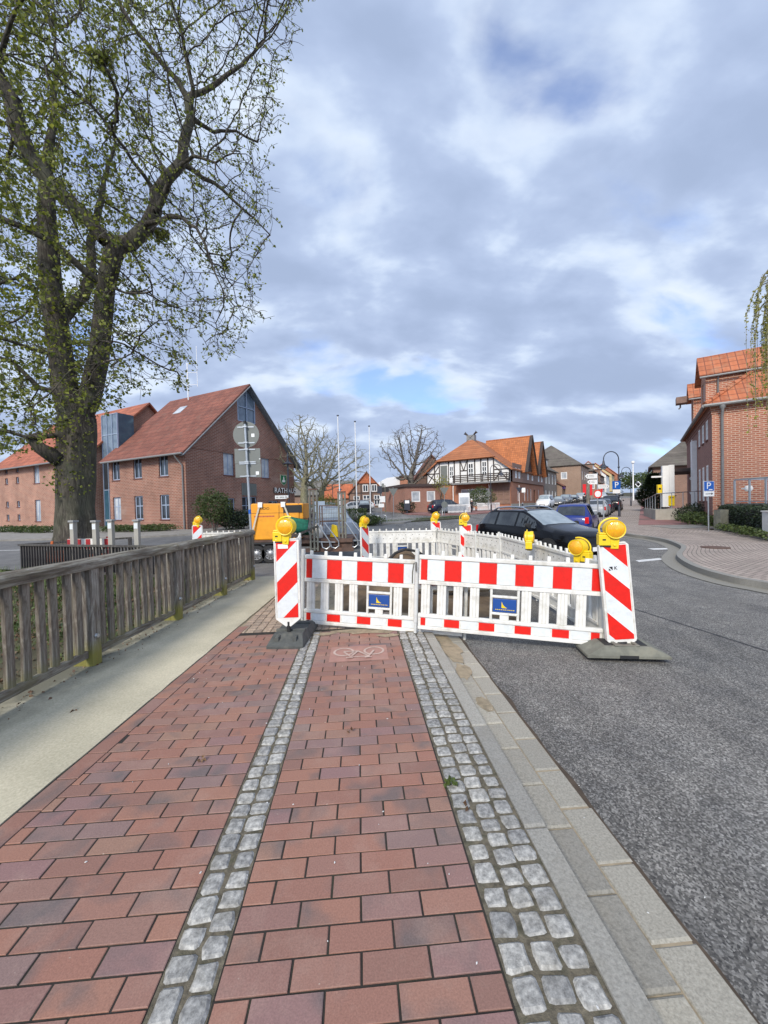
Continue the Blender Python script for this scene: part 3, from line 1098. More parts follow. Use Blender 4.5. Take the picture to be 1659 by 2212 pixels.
# line runs from near the camera away, so +offset lies to the right (pavement side)
ribbon('pavement_kerb', offs(KL, -0.0), offs(KL, 0.13), 0.13, 0.135, MT['kerb'], 0.16)
ribbon('pavement_gutter', offs(KL, -0.34), offs(KL, -0.0), 0.012, 0.006, MT['gutter'])
def pave_mat():
 m, nt, b = nodes_of('pink_pavers')
 t = nt.nodes.new('ShaderNodeUVMap')
 k = nt.nodes.new('ShaderNodeTexBrick')
 k.inputs['Color1'].default_value = (0.37, 0.315, 0.275, 1)
 k.inputs['Color2'].default_value = (0.32, 0.265, 0.235, 1)
 k.inputs['Mortar'].default_value = (0.09, 0.075, 0.06, 1)
 k.inputs['Scale'].default_value = 1
 k.inputs['Mortar Size'].default_value = 0.012
 k.inputs['Brick Width'].default_value = 0.21
 k.inputs['Row Height'].default_value = 0.16
 nt.links.new(t.outputs[0], k.inputs['Vector'])
 v = coords(nt)
 n = noisef(nt, v, 0.8, 8, 0.65, 0.3)
 c = mixc(nt, 1.0, k.outputs[0], ramp(nt, n, [(0.3, (0.72, 0.72, 0.7)), (0.7, (1.15, 1.13, 1.1))]), 'MULTIPLY')
 nt.links.new(c, b.inputs['Base Color'])
 b.inputs['Roughness'].default_value = 0.85
 return m
MT['pink_pavers'] = pave_mat()
MT['red_pavers'] = brick_mat('red_paving', (0.29, 0.135, 0.12), (0.24, 0.12, 0.11), (0.1, 0.07, 0.06), 0.2, 0.1, 0.008)
MT['grey_pavers'] = M('grey_paving', (0.24, 0.225, 0.20), 0.9, 0.25, 3, bump=0.2)
inner = offs(KL, 0.13)
outer = [V((22, -6, 0))] * 0
for k, p in enumerate(inner):
 f = k / (len(inner) - 1)
 # the building line on the right
 yy = p.y
 outer.append(V((max(p.x + 4.2, 15.0 if yy < 17 else 15.0 + (yy - 17) * 0.65 + 1.5), yy + 1.5, 0)))
mb = MB()
uvs = []
acc = 0
SUB = 14
for k in range(len(inner) - 1):
 d = (inner[k + 1] - inner[k]).length
 w0, w1 = (outer[k] - inner[k]).length, (outer[k + 1] - inner[k + 1]).length
 for j in range(SUB):
  q = []
  for L_, f in ((k, j / SUB), (k + 1, j / SUB), (k + 1, (j + 1) / SUB), (k, (j + 1) / SUB)):
   p = inner[L_].lerp(outer[L_], f)
   q.append((p.x, p.y, zt(p.y) + 0.132))
   uvs.append((acc + (d if L_ > k else 0), (w0 if L_ == k else w1) * f))
  mb.quad(q[3], q[2], q[1], q[0])
  uvs[-4:] = uvs[-4:][::-1]
 acc += d
o = struct(mb.build('right_pavement', MT['pink_pavers']))
uvl = o.data.uv_layers.new(name='UVMap')
for i, q in enumerate(uvs):
 uvl.data[i].uv = q
mb = MB()
p = G(1545, 1184, 0.0)
mb.lathe([(0.0, 0.02), (0.36, 0.02), (0.36, 0.0)], origin=(p.x, p.y, 0.014), n=24)
tag(mb.build('manhole_cover', MT['steel_rust']), 'round iron manhole cover set in the pink paving on the right', 'manhole cover')
# red paving along the street and in front of the ramp
Ls = [V((14.2, 21.5, 0)) + STREET * k for k in (0, 3, 6, 10, 15, 22, 30, 45, 60, 80)]
ribbon('red_pavement', Ls, [q + V((5.2, -1.5, 0)) for q in Ls], 0.142, 0.142, MT['red_pavers'], sub=2)
Ls = [V((14.2, 18.6, 0)), V((15.5, 18.9, 0)), V((17.0, 19.0, 0))]
ribbon('driveway', [q + V((0, 1.9, 0)) for q in Ls], Ls, 0.146, 0.146, MT['grey_pavers'])
# far pavements, verge and island
def slab_px(name, px, dz, mat, z0=0.0):
 mb = MB()
 pts = []
 for x, Y in px:
  pts.append((x, Y, zt(Y) + dz))
 mb.prism(pts, (0, 0, -0.15))
 return struct(mb.build(name, mat))
slab_px('town_hall_pavement', [(-60, 23.5), (-14.5, 22.3), (-9, 24.5), (-9, 27), (-13.8, 27.4), (-60, 46)], 0.10, MT['grey_pavers'])
slab_px('far_pavement', [(-3.2, 27.5), (1.5, 29.5), (3.2, 33.5), (2.2, 39), (-1.0, 33.5), (-5.0, 31)], 0.10, MT['grey_pavers'])
slab_px('annex_pavement', [(2.7, 44), (5.2, 40.5), (10, 41.5), (20, 50), (17, 51.8), (6.4, 58), (6.2, 47.6), (2.2, 47.6)], 0.11, MT['red_pavers'])
slab_px('grass_island', [(-0.3, 30), (2, 31.0), (5, 32.6), (7.6, 35.0), (8.2, 36.5), (6.2, 37), (3.2, 34.8), (-0.3, 31.6)], 0.09, MT['grass_soil'])
# ================================================================ RAILINGS
def wood_mat(name, c1, c2, green, stretch=(9, 9, 1), moss_low=None):
 m, nt, b = nodes_of(name)
 v = coords(nt, scale=stretch)
 n = noisef(nt, v, 3.0, 8, 0.7, 0.6)
 c = ramp(nt, n, [(0.28, sc(c1, 0.45)), (0.45, c1), (0.62, c2), (0.78, sc(c2, 1.25))])
 v2 = coords(nt)
 n2 = noisef(nt, v2, 1.5, 7, 0.7, 0.3)
 f = ramp(nt, n2, [(0.48, (0, 0, 0)), (0.72, (0.7,) * 3)])
 c = mixc(nt, f, c, green)
 n3 = noisef(nt, v2, 0.9, 3, 0.6)
 c = mixc(nt, 1.0, c, ramp(nt, n3, [(0.3, (0.7,) * 3), (0.7, (1.25,) * 3)]), 'MULTIPLY')
 if moss_low:
  s = nt.nodes.new('ShaderNodeSeparateXYZ')
  nt.links.new(v2, s.inputs[0])
  mr = nt.nodes.new('ShaderNodeMapRange')
  mr.inputs[1].default_value = 0.42
  mr.inputs[2].default_value = 0.05
  nt.links.new(s.outputs[2], mr.inputs[0])
  f2 = ramp(nt, mth(nt, 'MULTIPLY', mr.outputs[0], mth(nt, 'ADD', n2, 0.25)), [(0.3, (0, 0, 0)), (0.6, (0.9,) * 3)])
  c = mixc(nt, f2, c, moss_low)
 nt.links.new(c, b.inputs['Base Color'])
 b.inputs['Roughness'].default_value = 0.88
 bumpn(nt, b, n, 0.5, 0.01)
 return m
MT['wood_v'] = wood_mat('weathered_upright_wood', (0.115, 0.092, 0.072), (0.27, 0.245, 0.205), (0.12, 0.125, 0.06), moss_low=(0.16, 0.155, 0.06))
MT['wood_post'] = wood_mat('weathered_post_wood', (0.13, 0.11, 0.09), (0.30, 0.285, 0.25), (0.15, 0.145, 0.07), moss_low=(0.20, 0.185, 0.035))
MT['wood_h'] = wood_mat('weathered_rail_wood', (0.12, 0.10, 0.075), (0.27, 0.255, 0.215), (0.15, 0.14, 0.07), stretch=(9, 1, 9))
MT['wood_dark'] = wood_mat('dark_old_wood', (0.05, 0.045, 0.042), (0.11, 0.10, 0.09), (0.07, 0.07, 0.05))
rail = thing('wooden_railing', 'long weathered timber railing with mossy posts along the concrete strip', 'railing', (-3.0, 0, 0))
# the line of the railing leans in by a few centimetres over its length
def rx(y):
 return -0.03 + 0.02 * (y - 3)
mb = MB()
for a, b in ((1.0, 5.42), (5.43, 8.48)):
 pts = [V((rx(a), a, 1.035)), V((rx(b), b, 1.035))]
 n = 14
 prof = [(-0.075, -0.055), (0.07, -0.055), (0.075, 0.02), (0.03, 0.052), (-0.05, 0.056), (-0.075, 0.03)]
 i0 = len(mb.v)
 for k in range(n + 1):
  y = a + (b - a) * k / n
  for (px, pz) in prof:
   q = 0.006 * noise.noise(V((px * 20, y * 1.5, pz * 20)))
   mb.v.append((rx(y) + px + q, y, 1.035 + pz + q))
 m_ = len(prof)
 for k in range(n):
  for j in range(m_):
   q = i0 + k * m_
   mb.f.append((q + j, q + (j + 1) % m_, q + m_ + (j + 1) % m_, q + m_ + j)[::-1])
   mb.m.append(0)
 mb.f.append(tuple(i0 + j for j in range(m_)))
 mb.f.append(tuple(i0 + n * m_ + j for j in range(m_))[::-1])
 mb.m += [0, 0]
mb.build('handrail', MT['wood_h'], rail, bevel=0.006)
POSTS = [2.36, 3.91, 5.46, 6.95, 8.38]
mb = MB()
for a, b in zip([0.9] + POSTS, POSTS):
 mb.box(rx(a) - 0.005, rx(a) + 0.045, a + 0.07, b - 0.07, 0.09, 0.165)
mb.build('bottom_rail', MT['wood_h'], rail, bevel=0.006)
for y in POSTS:
 mb = MB()
 x = rx(y)
 prof = [(-0.06, -0.065), (0.045, -0.065), (0.06, -0.035), (0.06, 0.035), (0.045, 0.065), (-0.06, 0.065)]
 mb.prism([(x + a, y + b, 0.0) for a, b in prof], (0, 0, 0.985))
 mb.box(x - 0.16, x - 0.065, y - 0.055, y + 0.055, -0.25, 0.985)
 mb.build('post', MT['wood_post'], rail, bevel=0.004)
 mb = MB()
 mb.lathe([(0.0, 0.02), (0.02, 0.02), (0.026, 0.0)], origin=(x + 0.06, y - 0.02, 0.30), axis='X', n=10)
 mb.build('bolt', MT['galv'], rail, smooth=True)
protos = []
for v_ in range(5):
 mb = MB()
 i0 = 0
 segs = 5
 prof = [(-0.022, -0.033), (0.012, -0.034), (0.026, -0.014), (0.026, 0.014), (0.012, 0.034), (-0.022, 0.033)]
 for k in range(segs + 1):
  z = 0.165 + (0.983 - 0.165) * k / segs
  for (px, py) in prof:
   q = 1 + 0.12 * noise.noise(V((v_ * 7, z * 2.5, py * 10)))
   mb.v.append((px * q, py * q + 0.004 * noise.noise(V((v_ * 3, z * 2, 9))), z))
 for k in range(segs):
  for j in range(6):
   q = k * 6
   mb.f.append((q + j, q + (j + 1) % 6, q + 6 + (j + 1) % 6, q + 6 + j))
   mb.m.append(0)
 mb.f.append(tuple(range(6))[::-1])
 mb.f.append(tuple(segs * 6 + j for j in range(6)))
 mb.m += [0, 0]
 protos.append(mb)
first = {}
bal = 0
for a, b in zip([0.95] + POSTS, POSTS):
 n = max(2, round((b - a) / 0.142))
 for k in range(1, n):
  y = a + (b - a) * k / n + rng.uniform(-0.012, 0.012)
  v_ = rng.randrange(5)
  if v_ not in first:
   first[v_] = protos[v_].build('baluster', MT['wood_v'], rail)
   o = first[v_]
  else:
   o = first[v_].copy()
   COL.objects.link(o)
  o.location = (rx(y) + 0.0, y, 0)
  o.rotation_euler = (R(rng.uniform(-0.6, 0.6)), R(rng.uniform(-0.5, 0.5)), R(rng.uniform(-4, 4)))
# railing on the far bank
FA, FB = V((-10.4, 10.95, 0)), V((-3.45, 8.72, 0))
d = (FB - FA)
ang = math.atan2(d.y, d.x)
L = d.length
fr = thing('wooden_railing', 'dark thin-barred timber railing across the stream below the big tree', 'railing', (FA.x, FA.y, -0.12), ang)
mb = MB()
mb.beam((0, 0, 0.80), (L, 0, 0.80), 0.11, 0.05)
mb.build('handrail', MT['wood_dark'], fr, bevel=0.004)
mb = MB()
mb.beam((0, 0, 0.08), (L, 0, 0.08), 0.05, 0.07)
mb.build('bottom_rail', MT['wood_dark'], fr)
nb = 66
for k in range(nb):
 if k == 0:
  mb = MB()
  mb.box(-0.016, 0.016, -0.022, 0.022, 0.10, 0.775)
  b0 = mb.build('baluster', MT['wood_dark'], fr)
  o = b0
 else:
  o = b0.copy()
  COL.objects.link(o)
 o.location = (0.06 + (L - 0.12) * k / (nb - 1), 0, 0)
for k in range(5):
 mb = MB()
 x = 0.03 + (L - 0.06) * k / 4
 mb.box(x - 0.05, x + 0.05, 0.026, 0.12, -0.3, 0.775)
 mb.build('post', MT['wood_dark'], fr)
# a second arm of it runs back from the far corner
fr2 = thing('wooden_railing', 'short dark timber railing running back from the far corner of the stream', 'railing', (FA.x + 0.05, FA.y + 0.1, -0.12), R(42))
mb = MB()
mb.beam((0, 0, 0.80), (2.6, 0, 0.80), 0.1, 0.05)
mb.build('handrail', MT['wood_dark'], fr2)
for k in range(2):
 mb = MB()
 mb.box(1.0 + 1.5 * k, 1.1 + 1.5 * k, -0.05, 0.05, 0, 0.775)
 mb.build('post', MT['wood_dark'], fr2)
# grey posts with metal caps and the striped board behind them
post_lab = ['leftmost grey capped post, standing before the striped board near the tree trunk', 'grey capped post at the middle of the striped board below the trunk',
   'grey capped post at the right end of the striped board', 'grey capped post standing alone right of the striped board']
for k, (x, y0, y1, Y) in enumerate(((158, 1124, 1176, 10.75), (206, 1124, 1176, 10.7), (239.5, 1122, 1178, 10.65), (295.5, 1122, 1180, 10.6))):
 p = P(x, y0, Y)
 h = p.z - zt(Y)
 t = thing('bollard_post', post_lab[k], 'post', (p.x, p.y, zt(Y)), R(-10 + 4 * k), 'grey capped posts by the stream')
 mb = MB()
 mb.box(-0.06, 0.06, -0.06, 0.06, -0.1, h - 0.05)
 mb.build('shaft', MT['concrete'], t, bevel=0.006)
 mb = MB()
 mb.box(-0.085, 0.085, -0.085, 0.085, h - 0.05, h)
 mb.lathe([(0, -0.088), (0.03, -0.088), (0.03, -0.07)], origin=(0, 0, h - 0.025), axis='Y', n=10)
 mb.build('cap', MT['stone_grey'], t)
 mb = MB()
 mb.box(-0.05, 0.05, -0.066, -0.061, h - 0.25, h - 0.1)
 mb.build('reflector', MT['reflective'], t)
a, b = P(146, 1160, 11.0), P(236, 1160, 10.9)
ang = math.atan2(b.y - a.y, b.x - a.x)
L = (b - a).length
t = thing('striped_barrier_board', 'red and white striped barrier board on feet behind the grey posts by the tree', 'barrier', (a.x, a.y, zt(11)), ang)
mb = MB()
mb.box(0, L, -0.015, 0.015, 0.62, 0.93)
mb.build('board', MT['white_plastic'], t)
n = 9
for k in range(0, n, 2):
 x0, x1 = L * k / n, L * (k + 1) / n
 mb = MB()
 mb.box(x0 + 0.002, x1, -0.02, -0.0155, 0.63, 0.92)
 mb.build('red_field', MT['dark_red'], t)
for x in (0.08, L - 0.08):
 mb = MB()
 mb.box(x - 0.03, x + 0.03, 0.016, 0.06, 0.03, 0.98)
 mb.box(x - 0.1, x + 0.1, -0.3, 0.35, 0.0, 0.1)
 mb.build('foot', MT['dark_red'], t)
MT['orange_worn'] = M('worn_orange', (0.55, 0.13, 0.03), 0.6, 0.3, 8)
for k, (x0, Y, hh, lab) in enumerate(((96, 10.95, 0.6, 'folded orange plastic barrier leaning behind the dark railing left of the trunk'), (190, 10.75, 0.5, 'orange warning frame standing behind the dark railing below the striped board'))):
 p = P(x0, 1190, Y)
 t = thing('orange_barrier', lab, 'barrier', (p.x, p.y, zt(Y)), R(14 + 20 * k))
 mb = MB()
 mb.box(0, 0.75, -0.02, 0.02, 0.28, hh)
 mb.build('board', MT['orange_worn'], t)
 mb = MB()
 mb.beam((0.06, 0, 0), (0.2, 0, hh + 0.28), 0.05, 0.05)
 mb.beam((0.7, 0, 0), (0.6, 0, hh + 0.05), 0.05, 0.05)
 mb.build('frame', MT['orange_worn'], t)
# ================================================================ BARRIER PANELS
DARK_HOLE = MT['letter_black']
def make_panel(label, A, B, z0a, z0b, flip=False, lean=0.0, group='white site barrier panels', front='full', plate=True):
 """2 m barrier panel with its left foot at A and right foot at B, seen from its front"""
 A, B = V((A[0], A[1], z0a)), V((B[0], B[1], z0b))
 if flip:
  A, B = B, A
 ex = (B - A)
 L = ex.length
 ex.normalize()
 ez = V((0, 0, 1))
 ey = ez.cross(ex).normalized()
 ez = ex.cross(ey)
 ez = (Matrix.Rotation(lean, 3, ex) @ ez)
 ey = ez.cross(ex)
 mat = Matrix((ex, ey, ez)).transposed().to_4x4()
 mat.translation = A
 t = thing('barrier_panel', label, 'barrier', group=group, mat=mat)
 k = L / 2.0
 W = MT['white_plastic']
 mb = MB()
 d = 0.025
 for z0, z1, e in ((0.90, 0.945, 1.2), (0.60, 0.645, 1.1), (0.205, 0.245, 1.1), (0.06, 0.10, 1.2)):
  mb.box(0.03, L - 0.03, -d * e, d * e, z0, z1)
 mb.box(0.03, L - 0.03, -0.014, 0.014, 0.6455, 0.8995)
 mb.box(0.03, L - 0.03, -0.014, 0.014, 0.1005, 0.2045)
 # ribbed slats
 xs = [0.11 + 0.1825 * i for i in range(10)]
 for i, x in enumerate(xs):
  if 0.83 < x < 1.15:
   continue
  x *= k
  for r_ in (-0.036, 0.0, 0.036):
   mb.box(x + r_ - 0.0165, x + r_ + 0.0165, -0.022 + 0.004 * (r_ != 0), 0.02, 0.2455, 0.5995)
  mb.box(x - 0.05, x + 0.05, -0.012, 0.012, 0.2452, 0.5998)
 cx = 0.98 * k
 for z0, z1 in ((0.50, 0.525), (0.305, 0.33)):
  mb.box(cx - 0.145, cx + 0.145, -0.022, 0.02, z0, z1)
 for x in (-0.148, 0.148):
  mb.box(cx + x - 0.014, cx + x + 0.014, -0.02, 0.02, 0.2455, 0.5995)
 mb.box(cx - 0.05, cx + 0.05, -0.016, 0.016, 0.2455, 0.305)
 mb.build('frame', W, t, bevel=0.005)
 for i in range(10):
  x = (0.11 + 0.1875 * i) * k
  mb = MB()
  mb.prism([(x - 0.02, -0.016, 0.9455), (x + 0.02, -0.016, 0.9455), (x + 0.018, -0.014, 1.0), (x - 0.018, -0.014, 1.0)], (0, 0.03, 0))
  mb.build('top_stud', W, t, bevel=0.003)
 for x in (0.0, L):
  mb = MB()
  mb.tube([(x, 0, -0.0), (x, 0, 0.14)], 0.018, 10)
  mb.tube([(x, 0, 0.13), (x, 0, 1.015)], 0.026, 10)
  mb.build('end_post', W if x else MT['grey_plastic'], t, smooth=True)
 # coloured sheeting on the front
 bands = []
 x = 0.05
 w = (L - 0.29) / 9
 seg = [(0.08, 1)] + [(w, i % 2) for i in range(9)] + [(0.11, 1)]
 x = 0.05
 for w_, c_ in seg:
  for a_, e_, z0, z1 in ((x + 0.002, x + w_ - 0.002, 0.652, 0.892), (x + 0.012, x + w_ - 0.012, 0.108, 0.197)):
   mb = MB()
   mb.box(a_, e_, -0.0185, -0.0145, z0, z1)
   mb.build('red_field' if c_ else 'white_field', MT['red' if c_ else 'reflective'], t)
  x += w_
 if plate:
  mb = MB()
  mb.box(cx - 0.128, cx + 0.128, -0.02, -0.008, 0.34, 0.49)
  pl = mb.build('blue_plate', MT['blue_plate'], t, bevel=0.004)
  if front == 'full':
   mb = MB()
   # yellow sail-like emblem with a thin line of small lettering below
   T = frameT((cx, -0.0215, 0.41), (1, 0, 0), (0, 0, 1))
   pts = [(-0.034, 0.052), (-0.034, -0.022), (0.028, -0.022), (0.0, -0.004), (-0.02, 0.018)]
   mb.prism([tuple(T @ V((a_, b_, 0))) for a_, b_ in pts], (0, 0.001, 0))
   mb.build('emblem', MT['yellow'], pl)
   mb = MB()
   r2 = random.Random(5)
   xx = -0.1
   while xx < 0.1:
    w_ = r2.uniform(0.008, 0.02)
    T2 = T @ V((xx, -0.042, 0))
    mb.box(T2.x, T2.x + w_ * 0.8, T2.y, T2.y + 0.001, T2.z - 0.004, T2.z + 0.004)
    xx += w_ + 0.003
   mb.build('small_print', MT['yellow'], pl)
 # dimples on the back
 mb = MB()
 for i in range(10):
  for zz, o_ in ((0.83, 0), (0.73, 0.06)):
   x = (0.12 + 0.19 * i + o_) * k
   if x < L - 0.06:
    mb.lathe([(0.0, 0.0155), (0.011, 0.0155), (0.011, 0.014)], origin=(x, 0, zz), axis='Y', n=8)
 mb.build('rivets', MT['rubber'], t)
 return t
PL = make_panel('front left barrier panel with red and white bands, standing behind the left beacon', (-1.10, 4.97), (0.93, 4.60), 0.0, -0.10)
PR = make_panel('front right barrier panel with red and white bands, ending at the leaning beacon', (0.34, 4.60), (2.36, 4.15), 0.01, -0.09)
make_panel('white barrier panel closing the far end of the dug area, its plain back towards us', (-0.52, 10.72), (1.45, 10.68), -0.10, -0.11, flip=True)
make_panel('right row barrier panel nearest the far corner, plain white back', (1.42, 10.80), (2.12, 8.95), -0.10, -0.11, flip=True, plate=False)
make_panel('second panel of the right barrier row from the far corner', (1.86, 9.95), (2.42, 8.05), -0.09, -0.10, flip=True)
make_panel('third panel of the right barrier row, in front of the black estate car', (2.44, 8.2), (2.50, 6.2), -0.09, -0.10, flip=True)
make_panel('last panel of the right barrier row, meeting the leaning beacon', (2.50, 6.35), (2.44, 4.36), -0.09, -0.09, flip=True)
make_panel('nearer of the two white panels left of the dug area', (-1.62, 7.0), (-1.20, 5.05), -0.02, 0.0, flip=False, plate=False)
make_panel('farther of the two white panels left of the dug area, beside the trailer', (-1.98, 9.0), (-1.60, 7.05), -0.06, -0.02, flip=False, plate=False)
make_panel('white barrier panel behind the end of the timber railing, left of the orange machine', (-6.0, 12.2), (-4.05, 12.0), -0.12, -0.12, flip=True, plate=False)
# steel clips joining panels
for x, y, lab in ((0.335, 4.57, 'grey steel hook clip joining the two front barrier panels'), (1.45, 10.62, 'grey steel hook clip at the far corner of the white barriers'),
                  (1.9, 9.85, 'grey steel hook clip between the first and second right row panels'), (2.44, 8.1, 'grey steel hook clip between the second and third right row panels')):
 mb = MB()
 mb.tube([(x - 0.02, y - 0.03, 0.62), (x - 0.015, y - 0.035, 0.75), (x + 0.005, y - 0.03, 0.86), (x + 0.03, y - 0.02, 0.87), (x + 0.03, y - 0.02, 0.76)], 0.008, 6)
 tag(mb.build('steel_clip', MT['ramp_steel'], smooth=True), lab, 'clip', 'steel clips on the barriers')
# ================================================================ BEACONS AND LAMPS
def make_beacon(label, x, y, z, rz, lean=0.0, mirror=False, foot=None, foot_rz=0.0, h=1.05, w=0.28, group='striped warning beacons', emblem=False, sticker=False, fmat='rubber', footdx=0, footdy=0):
 mat = Matrix.Translation((x, y, z)) @ Matrix.Rotation(rz, 4, 'Z') @ Matrix.Rotation(lean, 4, 'Y')
 t = thing('warning_beacon', label, 'beacon', group=group, mat=mat)
 H0, tip, top = 0.14, 0.05, h
 hw = w / 2
 mb = MB()
 c = 0.018
 out = [(-0.02, tip), (0.02, tip), (hw, H0), (hw, top - c), (hw - c, top), (-hw + c, top), (-hw, top - c), (-hw, H0)]
 mb.prism([(a, -0.018, b) for a, b in out], (0, 0.036, 0))
 # raised rim
 for a, b in ((out[2], out[3]), (out[4], out[5]), (out[6], out[7]), (out[7], out[0]), (out[1], out[2])):
  mb.beam((a[0] * 0.965, 0, a[1]), (b[0] * 0.965, 0, b[1]), 0.05, 0.016, up=(a[0] * 0.1 + b[0] * 0.1, 0, 0.3))
 mb.build('blade', MT['white_plastic'], t, bevel=0.003)
 rect = [(-hw + 0.024, H0 + 0.01), (hw - 0.024, H0 + 0.01), (hw - 0.024, top - 0.022), (-hw + 0.024, top - 0.022)]
 mbr, mbw = MB(), MB()
 sgn = -1 if mirror else 1
 for k in range(6):
  q0, q1 = k * 0.235, (k + 1) * 0.235
  # q = depth below the top + distance from one side
  # depth=(top-.022)-z ; dist=(x+hw)  (mirrored: hw-x)
  base = (top - 0.022) + hw - 0.024
  poly = clip(rect, -sgn, 1, base - q0 + 0.0)      # z - sgn*x <= base-q0
  poly = clip(poly, sgn, -1, -(base - q1)) if len(poly) > 2 else poly
  if len(poly) > 2:
   mb = MB()
   mb.prism([(a, -0.0225, b) for a, b in poly], (0, 0.004, 0))
   mb.build('white_stripe' if k % 2 else 'red_stripe', MT['reflective' if k % 2 else 'red'], t)
 if sticker:
  mb = MB()
  mb.box(-0.095, 0.02, -0.026, -0.0228, top - 0.105, top - 0.055)
  st = mb.build('sticker', MT['plate'], t)
 if emblem:
  mb = MB()
  ze = top - 0.26
  mb.prism([(-0.065, -0.026, ze + 0.018), (-0.03, -0.026, ze - 0.02), (-0.03, -0.026, ze + 0.018)], (0, 0.003, 0))
  mb.prism([(-0.068, -0.026, ze + 0.002), (-0.068, -0.026, ze - 0.02), (-0.045, -0.026, ze - 0.02)], (0, 0.003, 0))
  text_mb(mb, 'K', 0.05, frameT((0.0, -0.0245, ze), (1, 0, 0), (0, 0, 1)))
  mb.build('lettering', MT['letter_black'], t)
 if foot:
  fl, fw, fh = foot
  inv = mat.inverted() @ Matrix.Translation((x + footdx, y + footdy, z)) @ Matrix.Rotation(foot_rz, 4, 'Z')
  mb = MB()
  # long low wedge-ended slab with recesses and a cut-out underneath
  a, b = fl / 2, fw / 2
  for x0, x1, y0, y1, z1, tx in ((-a, a, -b, b, fh, 0.17),):
   lo = [(-a, -b), (a, -b), (a, b), (-a, b)]
   hi = [(-a + tx, -b + 0.03), (a - tx, -b + 0.03), (a - tx, b - 0.03), (-a + tx, b - 0.03)]
   i = len(mb.v)
   for (p, q) in lo:
    mb.v.append((p, q, 0.0))
   for (p, q) in lo:
    mb.v.append((p, q, 0.025))
   for (p, q) in hi:
    mb.v.append((p, q, fh))
   for s_, e_ in ((0, 4), (4, 8)):
    for q in range(4):
     r_ = (q + 1) % 4
     mb.f.append((i + s_ + q, i + s_ + r_, i + e_ + r_, i + e_ + q))
     mb.m.append(0)
   mb.f.append((i + 8, i + 9, i + 10, i + 11))
   mb.m.append(0)
  # ribs round sunken handles
  for sx in (-1, 1):
   mb.box(sx * 0.10 - 0.02, sx * 0.10 + 0.02, -b + 0.03, b - 0.03, fh - 0.001, fh + 0.016)
  mb.box(-0.12, 0.12, -b + 0.03, -b + 0.06, fh - 0.001, fh + 0.012)
  mb.box(-0.12, 0.12, b - 0.06, b - 0.03, fh - 0.001, fh + 0.012)
  for v_ in range(len(mb.v)):
   mb.v[v_] = tuple(inv @ V(mb.v[v_]))
  ft = mb.build('foot_plate', MT[fmat], t, bevel=0.006)
  mb = MB()
  for sx in (-1, 1):
   mb.box(sx * (a - 0.25) - 0.055, sx * (a - 0.25) + 0.055, -b + 0.07, b - 0.07, fh + 0.001, fh + 0.005)
  for q in (-b - 0.003, b - 0.002):
   mb.box(-0.09, 0.09, q, q + 0.006, 0.0, 0.03)
  for v_ in range(len(mb.v)):
   mb.v[v_] = tuple(inv @ V(mb.v[v_]))
  mb.build('recess', MT['black'], ft)
  mb = MB()
  mb.tube([(0, 0, fh - 0.01), (0, 0, tip + 0.05)], 0.022, 10)
  mb.lathe([(0.0, 0.0), (0.055, 0.0), (0.05, 0.012), (0, 0.012)], origin=(0, 0, max(fh, 0.02)), n=12)
  mb.build('socket', MT['black'], t, smooth=True)
 return t, mat
def lens_mat():
 m, nt, b = nodes_of('amber_lens')
 v = coords(nt)
 s = nt.nodes.new('ShaderNodeSeparateXYZ')
 nt.links.new(v, s.inputs[0])
 w = mth(nt, 'SINE', mth(nt, 'MULTIPLY', s.outputs[0], 420.0))
 n = noisef(nt, v, 9, 3, 0.5)
 c = ramp(nt, n, [(0.3, (0.78, 0.33, 0.008)), (0.7, (0.88, 0.47, 0.018))])
 nt.links.new(c, b.inputs['Base Color'])
 b.inputs['Roughness'].default_value = 0.22
 b.inputs['Subsurface Weight'].default_value = 0.25
 b.inputs['Subsurface Radius'].default_value = (0.05, 0.02, 0.004)
 b.inputs['Coat Weight'].default_value = 0.4
 bumpn(nt, b, w, 0.35, 0.003)
 return m
MT['lens'] = lens_mat()
